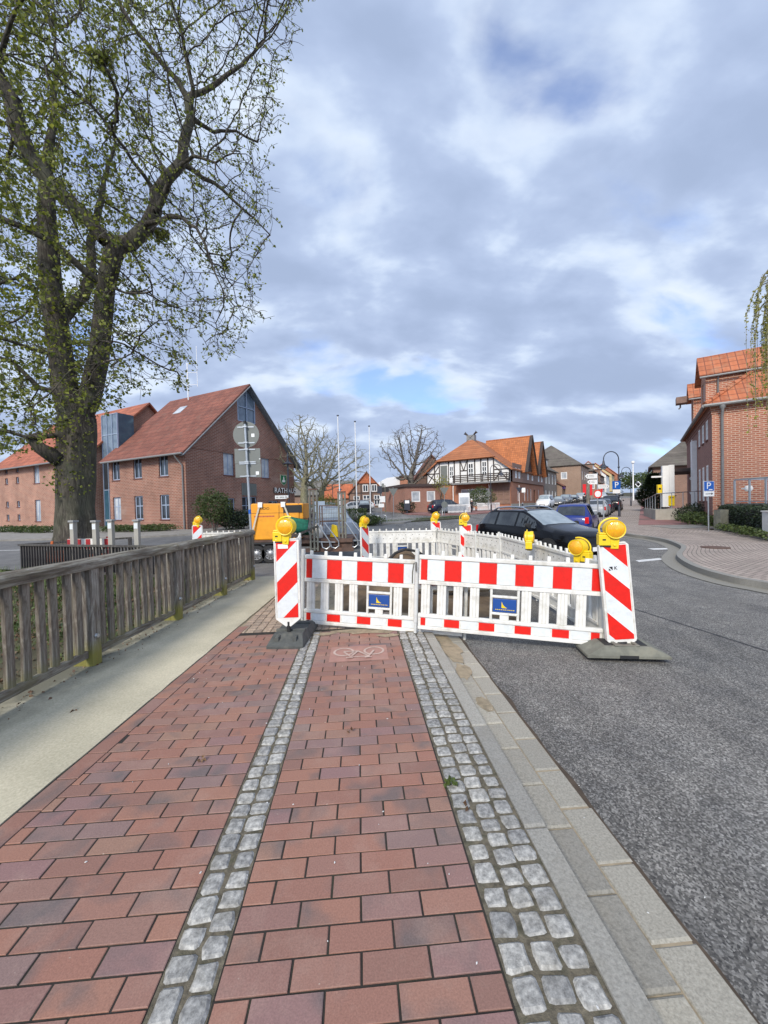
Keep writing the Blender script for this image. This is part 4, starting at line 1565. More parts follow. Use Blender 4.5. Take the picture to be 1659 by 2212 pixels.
def make_lamp(label, pos, rz, box_side=-1, r=0.098, group='amber site warning lamps', tilt=0.0, cut=False):
 """round amber lamp; pos = centre of the lens, front looks along local -y"""
 mat = Matrix.Translation(pos) @ Matrix.Rotation(rz, 4, 'Z') @ Matrix.Rotation(tilt, 4, 'X')
 t = thing('warning_lamp', label, 'lamp', group=group, mat=mat)
 mb = MB()
 mb.lathe([(r * 0.93, -0.058), (r * 1.06, -0.062), (r * 1.08, -0.03), (r * 1.0, 0.0), (r * 1.08, 0.03), (r * 1.06, 0.062), (r * 0.93, 0.058)], axis='Y', n=28)
 mb.build('housing', MT['yellow'], t, smooth=True)
 for s in (-1, 1):
  mb = MB()
  mb.lathe([(r * 0.95, s * 0.05), (r * 0.9, s * 0.062), (r * 0.6, s * 0.075), (r * 0.3, s * 0.081), (0.0, s * 0.083)], axis='Y', n=28)
  mb.build('lens', MT['lens'], t, smooth=True)
 # carrying bow behind the lens
 mb = MB()
 pts = []
 for k in range(15):
  a = R(70 + 165 * k / 14)
  pts.append((box_side * -1 * math.cos(a) * (r + 0.045) * 1.0 - 0.0, 0.03, math.sin(a) * (r + 0.025)))
 mb.tube(pts, 0.010, 8)
 mb.build('carrying_bow', MT['yellow'], t, smooth=True)
 bx = box_side * 0.10
 mb = MB()
 mb.box(bx - 0.055, bx + 0.055, -0.045, 0.055, -0.17, -0.055)
 mb.box(bx - 0.05, bx + 0.05, -0.04, 0.05, -0.0545, -0.035)
 bb = mb.build('battery_box', MT['yellow'], t, bevel=0.008)
 mb = MB()
 mb.box(bx - 0.056, bx + 0.056, -0.046, 0.056, -0.182, -0.171)
 mb.build('clamp_plate', MT['black'], bb)
 mb = MB()
 mb.box(bx - 0.022, bx + 0.01, -0.0475, -0.0455, -0.115, -0.1)
 mb.build('label_mark', MT['letter_black'], bb)
 mb = MB()
 mb.prism([(-0.045, -0.035, -0.205), (0.03, -0.035, -0.205), (0.045, -0.035, -r * 0.93), (-0.045, -0.035, -r * 0.93)], (0, 0.07, 0))
 mb.lathe([(0.0, -0.045), (0.016, -0.045), (0.018, -0.034)], origin=(-0.005, 0, -0.165), axis='Y', n=8)
 mb.build('bracket', MT['yellow'], t, bevel=0.006)
 return t
t, m_ = make_beacon('large left front beacon, red stripes rising right, small white sticker', -1.13, 4.42, 0.14, R(2), 0.0, False, None, sticker=True)
# its foot plate: long side runs away from the camera
inv = m_.inverted() @ Matrix.Translation((-1.115, 4.60, 0.0)) @ Matrix.Rotation(R(88), 4, 'Z')
mb = MB()
a, b, fh = 0.40, 0.205, 0.12
i = 0
lo = [(-a, -b), (a, -b), (a, b), (-a, b)]
hi = [(-a + 0.15, -b + 0.04), (a - 0.15, -b + 0.04), (a - 0.15, b - 0.04), (-a + 0.15, b - 0.04)]
mb.v = [(p, q, 0.0) for p, q in lo] + [(p, q, 0.03) for p, q in lo] + [(p, q, fh) for p, q in hi]
for s_, e_ in ((0, 4), (4, 8)):
 for q in range(4):
  mb.f.append((s_ + q, s_ + (q + 1) % 4, e_ + (q + 1) % 4, e_ + q))
  mb.m.append(0)
mb.f.append((8, 9, 10, 11))
mb.m.append(0)
for s_ in (-1, 1):
 mb.box(-a + 0.05, a - 0.1, s_ * 0.10 - 0.02, s_ * 0.10 + 0.02, 0.04, 0.115)
 mb.box(s_ * 0.13 - 0.02, s_ * 0.13 + 0.02, -b + 0.035, b - 0.035, 0.1, 0.14)
mb.box(-a - 0.002, -a + 0.012, -0.1, 0.12, 0.0, 0.02)
mb.v = [tuple(inv @ V(q)) for q in mb.v]
ft = mb.build('foot_plate', MT['rubber'], t, bevel=0.006)
mb = MB()
mb.tube([(0, 0, -0.06), (0, 0, 0.1)], 0.022, 10)
mb.lathe([(0.0, 0.0), (0.055, 0.0), (0.05, 0.012), (0, 0.012)], origin=(0, 0, -0.05), n=12)
mb.build('socket', MT['black'], t, smooth=True)
make_lamp('amber warning lamp on the large left front beacon', V(m_ @ V((0.005, 0, 1.05 + 0.145))), R(-8), -1, 0.091)
t, m_ = make_beacon('large leaning right front beacon with black letter K, red stripes falling right', 2.47, 4.02, -0.06, R(-6), R(-4.2), True, (0.80, 0.42, 0.11), R(-7), h=1.16, w=0.29, emblem=True, fmat='rubber_pale', footdx=0.0, footdy=0.05)
make_lamp('amber warning lamp on the leaning right front beacon', V(m_ @ V((0.03, 0, 1.16 + 0.145))), R(-14), -1, 0.09)
t, m_ = make_beacon('narrow looking beacon turned sideways at the far left corner of the dug area', -0.52, 10.0, -0.12, R(48), 0, True, (0.8, 0.4, 0.11), R(20), h=1.13)
make_lamp('amber warning lamp on the far left corner beacon, turned half away', V(m_ @ V((0.03, 0, 1.29))), R(38), -1, 0.09)
t, m_ = make_beacon('beacon at the far right corner of the dug area beside the white panel', 1.47, 11.0, -0.12, R(-5), 0, True, (0.8, 0.4, 0.11), R(5), h=1.17)
make_lamp('amber warning lamp on the far right corner beacon', V(m_ @ V((0.02, 0, 1.33))), R(-25), -1, 0.09)
p = P(1006.5, 1180, 9.4)
t, m_ = make_beacon('beacon behind the right barrier row next to the black estate car', p.x, 9.4, -0.12, R(-4), 0, True, (0.8, 0.4, 0.11), R(70), h=1.16, w=0.3)
make_lamp('amber warning lamp on the beacon next to the black estate car', V(m_ @ V((0.0, 0, 1.32))), R(-8), -1, 0.09)
p = P(427, 1160, 11.3)
t, m_ = make_beacon('small beacon behind the timber railing in front of the town hall', p.x, 11.3, -0.12, R(10), 0, False, (0.8, 0.4, 0.11), R(5), h=1.22, w=0.28)
make_lamp('amber warning lamp on the small beacon behind the timber railing', V(m_ @ V((0.03, 0, 1.37))), R(-10), -1, 0.095)
make_lamp('amber warning lamp seen edge-on on top of the right barrier row', P(1143, 1161, 6.1), R(68), -1, 0.092)
make_lamp('amber warning lamp on the right barrier row just left of the leaning beacon', P(1249, 1182, 4.75), R(-56), 1, 0.092)
# ================================================================ SIGN SEEN FROM BEHIND
bx = P(540, 1150, 9.25)
t = thing('road_sign', 'grey disc and two plates seen from behind on a steel pole by the railing end', 'sign', (bx.x + 0.05, bx.y, -0.12), 0)
lean = -0.025
mb = MB()
mb.tube([(0, 0, 0), (lean * 3.75, 0, 3.75)], 0.03, 12)
mb.build('pole', MT['galv'], t, smooth=True)
mb = MB()
mb.tube([(lean * 3.7, 0, 3.7), (lean * 3.76, 0, 3.77)], 0.034, 12)
mb.build('pole_cap', MT['black'], t, smooth=True)
mb = MB()
cz = P(538, 938, 9.25).z + 0.12
mb.lathe([(0.0, 0.0), (0.315, 0.0), (0.315, 0.006), (0, 0.006)], origin=(lean * cz, 0.04, cz), axis='Y', n=40)
mb.build('round_plate', MT['galv_dull'], t)
zz = [(cz - 0.69, cz - 0.335), (cz - 1.03, cz - 0.695)]
for z0, z1 in zz:
 mb = MB()
 mb.box(lean * z0 - 0.31, lean * z0 + 0.31, 0.04, 0.046, z0, z1)
 mb.build('plate', MT['galv_dull'], t, bevel=0.002)
mb = MB()
for z in (cz + 0.18, cz - 0.2, cz - 0.36, cz - 0.66, cz - 0.70, cz - 1.0):
 mb.box(lean * z - 0.2, lean * z + 0.2, 0.028, 0.0395, z - 0.014, z + 0.014)
 mb.box(lean * z - 0.045, lean * z + 0.045, -0.04, 0.028, z - 0.018, z + 0.018)
mb.build('clamps', MT['galv'], t)
mb = MB()
for x, z in ((0.16, cz - 0.02), (0.22, cz - 0.93)):
 mb.box(lean * z + x - 0.035, lean * z + x + 0.04, 0.036, 0.0395, z - 0.04, z + 0.04)
mb.box(lean * 2 + 0.26, lean * 2 + 0.29, 0.036, 0.0395, cz - 0.6, cz - 0.58)
mb.build('stickers', MT['plate'], t)
mb = MB()
mb.tube([(lean * 1.55, 0, 1.55), (lean * 1.65, 0, 1.65)], 0.032, 12)
mb.build('pole_sticker', MT['sign_blue'], t, smooth=True)
# ================================================================ TRAILER WITH ORANGE COMPRESSOR, RAMPS
TY = 11.75
zb = -0.12
tr = thing('trailer', 'dark twin-wheeled trailer carrying the orange machine, two steel ramps upright at its end', 'trailer', (-4.1, TY, zb))
mb = MB()
mb.box(0.0, 3.1, 0.0, 1.6, 0.56, 0.68)
mb.box(-0.02, 3.12, -0.02, 0.0, 0.58, 0.70)
mb.box(-0.02, 3.12, 1.6, 1.62, 0.58, 0.70)
mb.box(0.3, 2.9, 0.5, 0.6, 0.42, 0.56)
mb.box(0.3, 2.9, 1.0, 1.1, 0.42, 0.56)
mb.build('bed', MT['steel_rust'], tr)
mb = MB()
prof = [(-0.35, 0.36), (-0.33, 0.56), (-0.2, 0.64), (1.35, 0.64), (1.48, 0.56), (1.5, 0.36), (1.42, 0.36), (1.40, 0.54), (1.32, 0.59), (-0.17, 0.59), (-0.25, 0.54), (-0.27, 0.36)]
mb.prism([(x, -0.16, z) for x, z in prof], (0, 0.2, 0))
mb.build('mudguard', MT['black'], tr)
def wheel(parent, x, y, r, w, front=-1, rim=True):
 mb = MB()
 s = front
 mb.lathe([(r * 0.6, -w / 2), (r * 0.93, -w / 2), (r, -w * 0.36), (r, w * 0.36), (r * 0.93, w / 2), (r * 0.6, w / 2), (r * 0.6, -w / 2)], origin=(x, y, r), axis='Y', n=24)
 ty = mb.build('wheel', MT['black'], parent, smooth=True)
 if rim:
  mb = MB()
  yy = s * w * 0.36
  mb.lathe([(r * 0.62, s * w * 0.48), (r * 0.58, yy), (r * 0.32, yy - s * 0.01), (r * 0.22, s * w * 0.4), (r * 0.1, s * w * 0.48), (0, s * w * 0.48)], origin=(x, y, r), axis='Y', n=24)
  mb.build('rim', MT['rim'], ty, smooth=True)
  mb = MB()
  for k in range(10):
   a = 2 * math.pi * k / 10
   c = (x + math.cos(a) * r * 0.46, y + yy + s * 0.004, r + math.sin(a) * r * 0.46)
   mb.lathe([(0.0, s * 0.002), (r * 0.075, s * 0.002), (r * 0.075, -0.002)], origin=c, axis='Y', n=8)
  mb.build('rim_holes', MT['black'], ty)
 return ty
for x in (0.20, 0.60 + 0.02):
 wheel(tr, x, -0.02, 0.285, 0.19)
 wheel(tr, x, 1.6, 0.285, 0.19, rim=False)
# ramps
RAMPX = []
for (x0, x1, y0, Y) in ((669, 688, 1058.5, 11.62), (731, 748.5, 1064, 11.9)):
 a, b = P(x0, 1150, Y), P(x1, 1150, Y)
 top = P((x0 + x1) / 2, y0, Y).z
 lx0, lx1, ly = a.x + 4.1, b.x + 4.1, Y - TY
 mb = MB()
 for x in (lx0, (lx0 + lx1) / 2 - 0.02, lx1 - 0.05):
  mb.box(x, x + 0.05, ly - 0.03, ly + 0.05, 0.35, top - zb)
 for k in range(9):
  z = 0.4 + (top - zb - 0.45) * k / 8
  mb.box(lx0 + 0.051, lx1 - 0.051, ly - 0.015, ly + 0.04, z, z + 0.035)
 rp = mb.build('ramp', MT['ramp_steel'], tr)
 mb = MB()
 mb.box(lx0 - 0.005, lx1 + 0.005, ly - 0.035, ly + 0.055, top - zb, top - zb + 0.04)
 mb.build('ramp_lip', MT['steel_rust'], rp)
 mb = MB()
 for dy in (-0.05, 0.07):
  x = lx1 + 0.02 + (0.25 if dy > 0 else 0)
  mb.tube([(lx1 - 0.02 + (0.2 if dy > 0 else 0), ly + dy, 1.18), (x + 0.32, ly + dy, 0.62), (x + 0.33, ly + dy, 0.48), (x + 0.22, ly + dy, 0.40), (x + 0.1, ly + dy, 0.45), (x + 0.07, ly + dy, 0.6)], 0.022, 8)
 mb.beam((lx1, ly, 0.62), (lx1 + 0.5, ly, 0.60), 0.03, 0.03)
 mb.build('ramp_stay', MT['galv'], rp, smooth=True)
mb = MB()
mb.box(1.9, 3.1, 0.05, 0.75, 0.40, 0.57)
mb.box(1.5, 3.15, -0.06, -0.03, 0.30, 0.42)
mb.build('tail_frame', MT['steel_rust'], tr)
cp = thing('compressor', 'orange site compressor with black louvre panel strapped to the trailer', 'machine', (-4.1, TY + 0.02, zb + 0.702))
H = 1.12
mb = MB()
x1 = 1.50
prof = [(0.02, 0), (x1, 0), (x1, H - 0.06), (x1 - 0.04, H - 0.02), (0.06, H), (0.0, H - 0.06), (0.0, 0.05)]
mb.prism([(x, 0, z) for x, z in prof], (0, 1.35, 0))
body = mb.build('body', MT['orange'], cp, bevel=0.02)
mb = MB()
mb.box(1.50, 1.62, 0.02, 1.3, 0.62, H - 0.02)
mb.build('hood_end', MT['orange'], cp, bevel=0.02)
mb = MB()
mb.box(1.02, 1.59, -0.008, 0.0, 0.82, H - 0.07)
mb.build('louvre_panel', MT['letter_black'], cp)
mb = MB()
mb.box(0.05, 0.86, -0.012, -0.002, 0.03, 0.80)
mb.build('door', MT['orange'], cp, bevel=0.004)
mb = MB()
for x in (0.885, 1.03):
 mb.box(x, x + 0.012, -0.004, 0.0, 0.0, H - 0.07)
mb.box(0.0, 1.48, -0.004, 0.0, 0.815, 0.825)
mb.box(0.80, 0.84, -0.02, -0.012, 0.33, 0.45)
mb.build('panel_seams', MT['letter_black'], cp)
mb = MB()
text_mb(mb, 'UDIO', 0.11, frameT((0.46, -0.003, H - 0.16), (1, 0, 0), (0, 0, 1)), depth=0.001)
mb.build('lettering', MT['letter_black'], cp)
MT['faded_print'] = M('faded_print', (0.45, 0.10, 0.05), 0.6, 0.2, 9)
mb = MB()
x = 0.12
r2 = random.Random(3)
while x < 0.72:
 w = r2.uniform(0.02, 0.05)
 mb.box(x, x + w, -0.0135, -0.0122, 0.70, 0.745)
 x += w + 0.008
mb.build('faded_lettering', MT['faded_print'], cp)
mb = MB()
mb.tube([(1.05, 0.25, H - 0.02), (1.05, 0.25, H + 0.08), (1.09, 0.25, H + 0.13), (1.15, 0.25, H + 0.15)], 0.028, 10)
mb.build('exhaust', MT['steel_rust'], cp, smooth=True)
for k, (a, b) in enumerate((((0.32, -0.02, H + 0.0), (0.02, -0.12, 0.0)), ((1.02, -0.02, H + 0.01), (1.5, -0.14, -0.05)))):
 mb = MB()
 mb.beam(a, b, 0.012, 0.05, up=(1, 0, 0.3))
 mb.beam((a[0], -0.02, H + 0.012), (a[0], 1.4, H + 0.012), 0.05, 0.006)
 o = mb.build('lashing_strap', MT['strap'])
 o.location = cp.location
 tag(o, ['webbing strap over the left end of the orange machine', 'webbing strap over the middle of the orange machine, slanting to the right'][k], 'strap', 'straps over the machine')
 mb = MB()
 mb.box(a[0] - 0.06, a[0] + 0.07, -0.05, 0.05, H + 0.0, H + 0.035)
 mb.box(a[0] - 0.06, a[0] + 0.07, -0.05, -0.03, H - 0.12, H + 0.0)
 mb.build('corner_protector', MT['plate'], o)
# green net load and timbers
mb = MB()
for k in range(26):
 for j in range(14):
  u, v = k / 25, j / 13
  x = 1.05 + 0.75 * u
  z = 0.12 + 0.62 * v * (1 - 0.25 * u)
  y = -0.02 - 0.16 * math.sin(v * math.pi) + 0.07 * noise.noise(V((x * 4, z * 5, 0)))
  mb.v.append((x - 4.1, TY + y, zb + 0.70 + z))
for k in range(25):
 for j in range(13):
  q = k * 14 + j
  mb.f.append((q, q + 1, q + 15, q + 14)[::-1])
  mb.m.append(0)
o = mb.build('green_net', MT['net'], smooth=True, sharp=0)
sm = o.modifiers.new('solid', 'SOLIDIFY')
sm.thickness = 0.02
tag(o, 'bundle of green netting hanging beside the orange machine', 'net')
mb = MB()
mb.beam((1.2 - 4.1, TY - 0.22, zb + 0.74), (2.15 - 4.1, TY - 0.16, zb + 1.12), 0.07, 0.07)
tag(mb.build('timber_beam', MT['wood_dark']), 'dark timber leaning on the trailer bed below the green net', 'timber')
mb = MB()
mb.beam((1.3 - 4.1, TY - 0.12, zb + 0.86), (1.95 - 4.1, TY - 0.1, zb + 0.76), 0.07, 0.07)
tag(mb.build('timber_beam', MT['steel_rust']), 'rusty beam lying on the trailer bed under the timber', 'timber')
# mesh cage and odds and ends between the ramps
c0 = P(692, 1180, 12.6)
cg = thing('mesh_cage', 'rusty wire mesh cage on the trailer between the two ramps', 'cage', (c0.x, 12.65, zb + 0.69))
W, D, Hh = 0.78, 0.5, 1.02
mb = MB()
for x in (0, W):
 for y in (0, D):
  mb.box(x - 0.015, x + 0.015, y - 0.015, y + 0.015, 0, Hh)
for z in (0.02, 0.5, Hh):
 mb.beam((0, 0, z), (W, 0, z), 0.03, 0.03)
 mb.beam((0, D, z), (W, D, z), 0.03, 0.03)
 mb.beam((0, 0, z), (0, D, z), 0.03, 0.03)
 mb.beam((W, 0, z), (W, D, z), 0.03, 0.03)
mb.build('frame', MT['steel_rust'], cg)
mb = MB()
for k in range(1, 14):
 x = W * k / 14
 mb.box(x - 0.003, x + 0.003, -0.003, 0.003, 0.02, Hh)
for k in range(1, 8):
 z = Hh * k / 8
 mb.box(0, W, -0.002, 0.004, z - 0.003, z + 0.003)
mb.build('wire_mesh', MT['steel_rust'], cg)
mb = MB()
mb.lathe([(0.0, 0), (0.15, 0), (0.17, 0.04), (0.17, 0.33), (0.13, 0.4), (0.05, 0.42), (0.05, 0.46), (0, 0.46)], origin=(c0.x - 0.02, 12.3, zb + 0.69), n=18)
tag(mb.build('canister', MT['white_plastic'], smooth=True), 'white plastic canister on the trailer beside the left ramp', 'canister')
mb = MB()
mb.prism([(c0.x + 0.35, 12.4, zb + 0.69), (c0.x + 0.62, 12.4, zb + 0.69), (c0.x + 0.58, 12.4, zb + 1.05), (c0.x + 0.42, 12.4, zb + 1.1)], (0, 0.2, 0))
tag(mb.build('toolbox', MT['yellow'], bevel=0.01), 'yellow tool case on the trailer below the mesh cage', 'box')
b0 = P(688, 1108, 15.0)
b1 = P(708.5, 1083, 15.0)
t = thing('sign_board', 'plain blue-grey board on a post seen between the two ramps', 'sign', (b0.x, 14.2, zb))
MT['board_grey'] = M('blue_grey_board', (0.27, 0.34, 0.42), 0.5, 0.06, 4)
s = 14.2 / 15
mb = MB()
mb.box(0.0, (b1.x - b0.x), 0.0, 0.02, b0.z - zb, b1.z - zb)
mb.build('board', MT['board_grey'], t)
mb = MB()
mb.box(0.15, 0.2, 0.021, 0.06, 0, b1.z - zb)
mb.build('post', MT['galv'], t)
# ================================================================ CARS
def interp(keys, x):
 if x <= keys[0][0]:
  return keys[0][1]
 for (a, va), (b, vb) in zip(keys, keys[1:]):
  if x <= b:
   t = (x - a) / (b - a)
   return va + (vb - va) * t
 return keys[-1][1]
def smoothf(keys, x, h=0.07):
 return sum(interp(keys, x + d * h) * w for d, w in ((-1, 0.2), (-0.5, 0.2), (0, 0.2), (0.5, 0.2), (1, 0.2)))
SHAPES = {
 # all x measured from the rear bumper (0) to the front (L)
 'estate': dict(L=4.46, W=1.76, top=[(0, 0.78), (0.08, 1.0), (0.15, 1.06), (0.62, 1.42), (0.9, 1.46), (1.8, 1.47), (2.35, 1.45), (3.22, 1.01), (3.4, 0.97), (4.1, 0.86), (4.36, 0.72), (4.46, 0.55)],
                   belt=[(0, 0.74), (0.1, 0.93), (0.6, 0.96), (3.2, 0.90), (3.5, 0.86), (4.1, 0.74), (4.46, 0.5)],
                   side=[(0.32, 1.14), (1.24, 2.12), (2.2, 3.02)], ws=(2.42, 3.2), rw=(0.16, 0.56), axles=(0.92, 3.56), rails=True),
 'hatch': dict(L=3.98, W=1.64, top=[(0, 0.72), (0.05, 0.9), (0.1, 0.96), (0.42, 1.38), (0.62, 1.46), (1.6, 1.49), (2.1, 1.45), (2.85, 1.0), (3.0, 0.96), (3.65, 0.84), (3.88, 0.7), (3.98, 0.5)],
                  belt=[(0, 0.70), (0.08, 0.90), (0.5, 0.93), (2.8, 0.88), (3.2, 0.84), (3.98, 0.48)],
                  side=[(0.45, 0.8), (0.88, 1.7), (1.78, 2.6)], ws=(2.16, 2.82), rw=(0.11, 0.42), axles=(0.68, 3.14)),
 'sedan': dict(L=4.5, W=1.78, top=[(0, 0.7), (0.06, 0.98), (0.55, 1.04), (1.2, 1.36), (1.8, 1.42), (2.4, 1.39), (3.2, 0.98), (3.4, 0.95), (4.2, 0.82), (4.42, 0.68), (4.5, 0.5)],
                  belt=[(0, 0.68), (0.1, 0.92), (0.6, 0.95), (3.2, 0.90), (3.5, 0.84), (4.5, 0.48)],
                  side=[(0.95, 1.4), (1.48, 2.2), (2.28, 3.0)], ws=(2.46, 3.18), rw=(0.6, 1.18), axles=(0.9, 3.55)),
 'suv': dict(L=4.5, W=1.85, top=[(0, 0.82), (0.06, 1.05), (0.12, 1.12), (0.42, 1.55), (0.7, 1.64), (1.8, 1.67), (2.4, 1.62), (3.1, 1.16), (3.3, 1.12), (4.15, 1.02), (4.4, 0.86), (4.5, 0.6)],
    belt=[(0, 0.8), (0.1, 1.05), (0.6, 1.08), (3.1, 1.03), (3.4, 1.0), (4.1, 0.9), (4.5, 0.58)],
    side=[(0.42, 1.1), (1.2, 2.05), (2.13, 2.9)], ws=(2.46, 3.08), rw=(0.13, 0.42), axles=(0.9, 3.55)),
 'van': dict(L=4.2, W=1.83, top=[(0, 0.9), (0.04, 1.2), (0.08, 1.7), (0.2, 1.80), (1.8, 1.83), (2.5, 1.78), (3.2, 1.16), (3.35, 1.1), (4.0, 0.98), (4.14, 0.8), (4.2, 0.55)],
    belt=[(0, 0.85), (0.1, 1.1), (3.2, 1.04), (3.5, 0.98), (4.2, 0.55)],
    side=[(0.25, 0.9), (1.0, 1.8), (1.92, 2.9)], ws=(2.52, 3.18), rw=(0.05, 0.08), axles=(0.75, 3.4)),
}
def make_car(label, shape, colmat, pos, heading, cat='car', group=None, name='parked_car', detail=True, plate=None, lit_tail=False, open_top=False, scale=1.0):
 S = SHAPES[shape]
 L, W = S['L'], S['W']
 hw = W / 2
 t = thing(name, label, cat, pos, heading, group)
 t.scale = (scale,) * 3
 def width(x):
  e = min(x, L - x)
  return hw * (1 - 0.16 * max(0, 1 - e / 0.55) ** 2.2)
 def sec(x):
  top, belt, w = smoothf(S['top'], x), smoothf(S['belt'], x), width(x)
  cabin = max(0.0, min(1.0, (top - belt - 0.05) / 0.35))
  belt = min(belt, top - 0.03)
  wr = w * (0.80 - 0.10 * cabin)
  zb_ = 0.2 + 0.1 * max(0, 1 - min(x, L - x) / 0.4)
  return [(w * 0.86, zb_), (w * 0.97, zb_ + 0.1), (w, 0.5 + 0.04), (w * 0.985, (belt + 0.55) / 2), (w * 0.955, belt), (wr, top - 0.025), (wr * 0.82, top), (0, top + 0.015)]
 n = 44
 mb = MB()
 rings = []
 for k in range(n + 1):
  x = L * k / n
  s = sec(min(max(x, 0.001), L - 0.001))
  ring = [(x, y, z) for y, z in s] + [(x, -y, z) for y, z in s[-2::-1]]
  rings.append(len(mb.v))
  mb.v += ring
 m_ = 15
 for k in range(n):
  a, b = rings[k], rings[k + 1]
  for j in range(m_ - 1):
   mb.f.append((a + j, a + j + 1, b + j + 1, b + j))
   mb.m.append(0)
  mb.f.append((a + m_ - 1, a, b, b + m_ - 1))
  mb.m.append(0)
 mb.f.append(tuple(rings[0] + j for j in range(m_))[::-1])
 mb.f.append(tuple(rings[n] + j for j in range(m_)))
 mb.m += [0, 0]
 body = mb.build('body', colmat, t, smooth=True, sharp=50)
 def sp(x, s, sg, off=0.006):
  q = sec(x)
  (y0, z0), (y1, z1) = q[4], q[5]
  return V((x, sg * (y0 + (y1 - y0) * s + off), z0 + (z1 - z0) * s))
 for sg in (-1, 1):
  for a, b in S['side']:
   mb = MB()
   k = 6
   for j in range(k):
    xa, xb = a + (b - a) * j / k, a + (b - a) * (j + 1) / k
    def top_s(x):
     q = sec(x)
     h = q[5][1] - q[4][1]
     return 0.88 if h > 0.2 else 0.5
    if sec((xa + xb) / 2)[5][1] - sec((xa + xb) / 2)[4][1] < 0.07:
     continue
    f = [sp(xa, 0.06, sg), sp(xb, 0.06, sg), sp(xb, top_s(xb), sg), sp(xa, top_s(xa), sg)]
    mb.quad(*(f if sg < 0 else f[::-1]))
   if mb.f:
    mb.build('side_window', MT['car_glass'], t, smooth=True, sharp=0)
 for nm, (a, b) in (('windscreen', S['ws']), ('rear_window', S['rw'])):
  mb = MB()
  k = 6
  if shape == 'van' and nm == 'rear_window':
   continue
  for j in range(k):
   xa, xb = a + (b - a) * j / k, a + (b - a) * (j + 1) / k
   pts = []
   for x in (xa, xb):
    q = sec(x)
    sgx = 1 if nm == 'windscreen' else -1
    row = []
    for yy, zz in ((q[5][0] * 0.96, q[5][1] - 0.004), (q[6][0], q[6][1]), (0, q[7][1])):
     row.append((x + sgx * 0.005, yy, zz + 0.006))
    row += [(p[0], -p[1], p[2]) for p in row[-2::-1]]
    pts.append(row)
   for i in range(4):
    mb.quad(pts[0][i], pts[0][i + 1], pts[1][i + 1], pts[1][i])
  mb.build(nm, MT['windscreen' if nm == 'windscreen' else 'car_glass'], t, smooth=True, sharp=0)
 r = 0.31 if shape != 'suv' else 0.35
 for ax in S['axles']:
  for sg in (-1, 1):
   mb = MB()
   yy = sg * (width(ax) + 0.004)
   prof = [(math.cos(R(a)) * (r + 0.055), math.sin(R(a)) * (r + 0.055)) for a in range(0, 181, 12)]
   mb.prism([(ax + p[0], yy - sg * 0.12, r + max(p[1], -0.05)) for p in prof], (0, sg * 0.12, 0))
   mb.build('wheel_arch', MT['black'], t)
   wheel(t, ax, sg * (width(ax) - 0.08), r, 0.19, front=sg, rim=detail)
 for sg in (-1, 1):
  for nm, x, m_ in (('headlight', L - 0.17, MT['headlight']), ('tail_light', 0.09, MT['tail'])):
   q = sec(x)
   zc = (q[4][1] - 0.05) if nm == 'headlight' else (q[4][1] - 0.09)
   mb = MB()
   y0 = sg * q[2][0] * (0.80 if nm == 'headlight' else 0.88)
   s_ = 1 if nm == 'headlight' else -1
   if nm == 'headlight':
    mb.prism([(x - 0.16, y0 - 0.14, zc - 0.07), (x - 0.16, y0 + 0.14, zc - 0.07), (x - 0.26, y0 + 0.13, zc + 0.06), (x - 0.26, y0 - 0.13, zc + 0.06)], (0.24, 0, 0.0))
   else:
    mb.prism([(-0.006, y0 - 0.085, zc - 0.15), (-0.006, y0 + 0.085, zc - 0.15), (-0.0, y0 + 0.07, zc + 0.12), (-0.0, y0 - 0.07, zc + 0.12)], (0.16, 0, 0.02))
   mb.build(nm, m_, t, bevel=0.015)
  mb = MB()
  x = S['ws'][1] - 0.32
  z = sec(x)[4][1] + 0.06
  y = sg * (width(x) + 0.09)
  mb.lathe([(0, -0.07), (0.07, -0.06), (0.085, 0), (0.07, 0.05), (0, 0.06)], origin=(x, y, z + 0.03), axis='X', n=10)
  mb.box(x - 0.03, x + 0.03, min(y, sg * width(x)), max(y, sg * width(x)), z - 0.03, z)
  mb.build('mirror', MT['black'], t, smooth=True)
 mb = MB()
 mb.box(L - 0.03, L + 0.015, -0.36, 0.36, 0.34, 0.52)
 mb.build('grille', MT['black'], t, bevel=0.01)
 for nm, x, z in (('number_plate', -0.022, 0.60 if shape != 'estate' else 0.75), ('number_plate', L + 0.016, 0.40)):
  mb = MB()
  mb.box(x, x + 0.012, -0.26, 0.26, z - 0.055, z + 0.055)
  pl = mb.build(nm, MT['plate'], t)
  if plate and x < 0:
   mb = MB()
   text_mb(mb, plate, 0.11, frameT((x - 0.003, 0, z), (0, -1, 0), (0, 0, 1)))
   mb.build('lettering', MT['letter_black'], pl)
 mb = MB()
 for y0, y1 in ((-hw * 0.9, hw * 0.9),):
  mb.box(0.02, L - 0.02, y0, y1, 0.17, 0.205)
 mb.build('underbody', MT['black'], t)
 if S.get('rails'):
  for sg in (-1, 1):
   mb = MB()
   pts = []
   for k in range(9):
    x = 0.75 + 1.65 * k / 8
    q = sec(x)
    e = 0.085 * math.sin(math.pi * min(1, max(0, k / 8)) ** 0.999) ** 0.35 if 0 < k < 8 else 0.0
    pts.append((x, sg * (q[6][0] * 1.0), q[6][1] + e))
   mb.tube(pts, 0.028, 8)
   mb.build('roof_rail', MT['chrome'], t, smooth=True)
 return t
MT['black_paint'] = M('black_car_paint', (0.004, 0.0045, 0.006), 0.12, 0.08, 3, coat=0.12, spec=0.22)
MT['blue_paint'] = paint('blue_car_paint', (0.012, 0.028, 0.17), 0.2)
MT['silver_paint'] = paint('silver_car_paint', (0.38, 0.40, 0.42), 0.3)
MT['slate_paint'] = paint('slate_car_paint', (0.11, 0.135, 0.17), 0.25)
MT['white_paint_car'] = paint('white_car_paint', (0.72, 0.73, 0.73), 0.3)
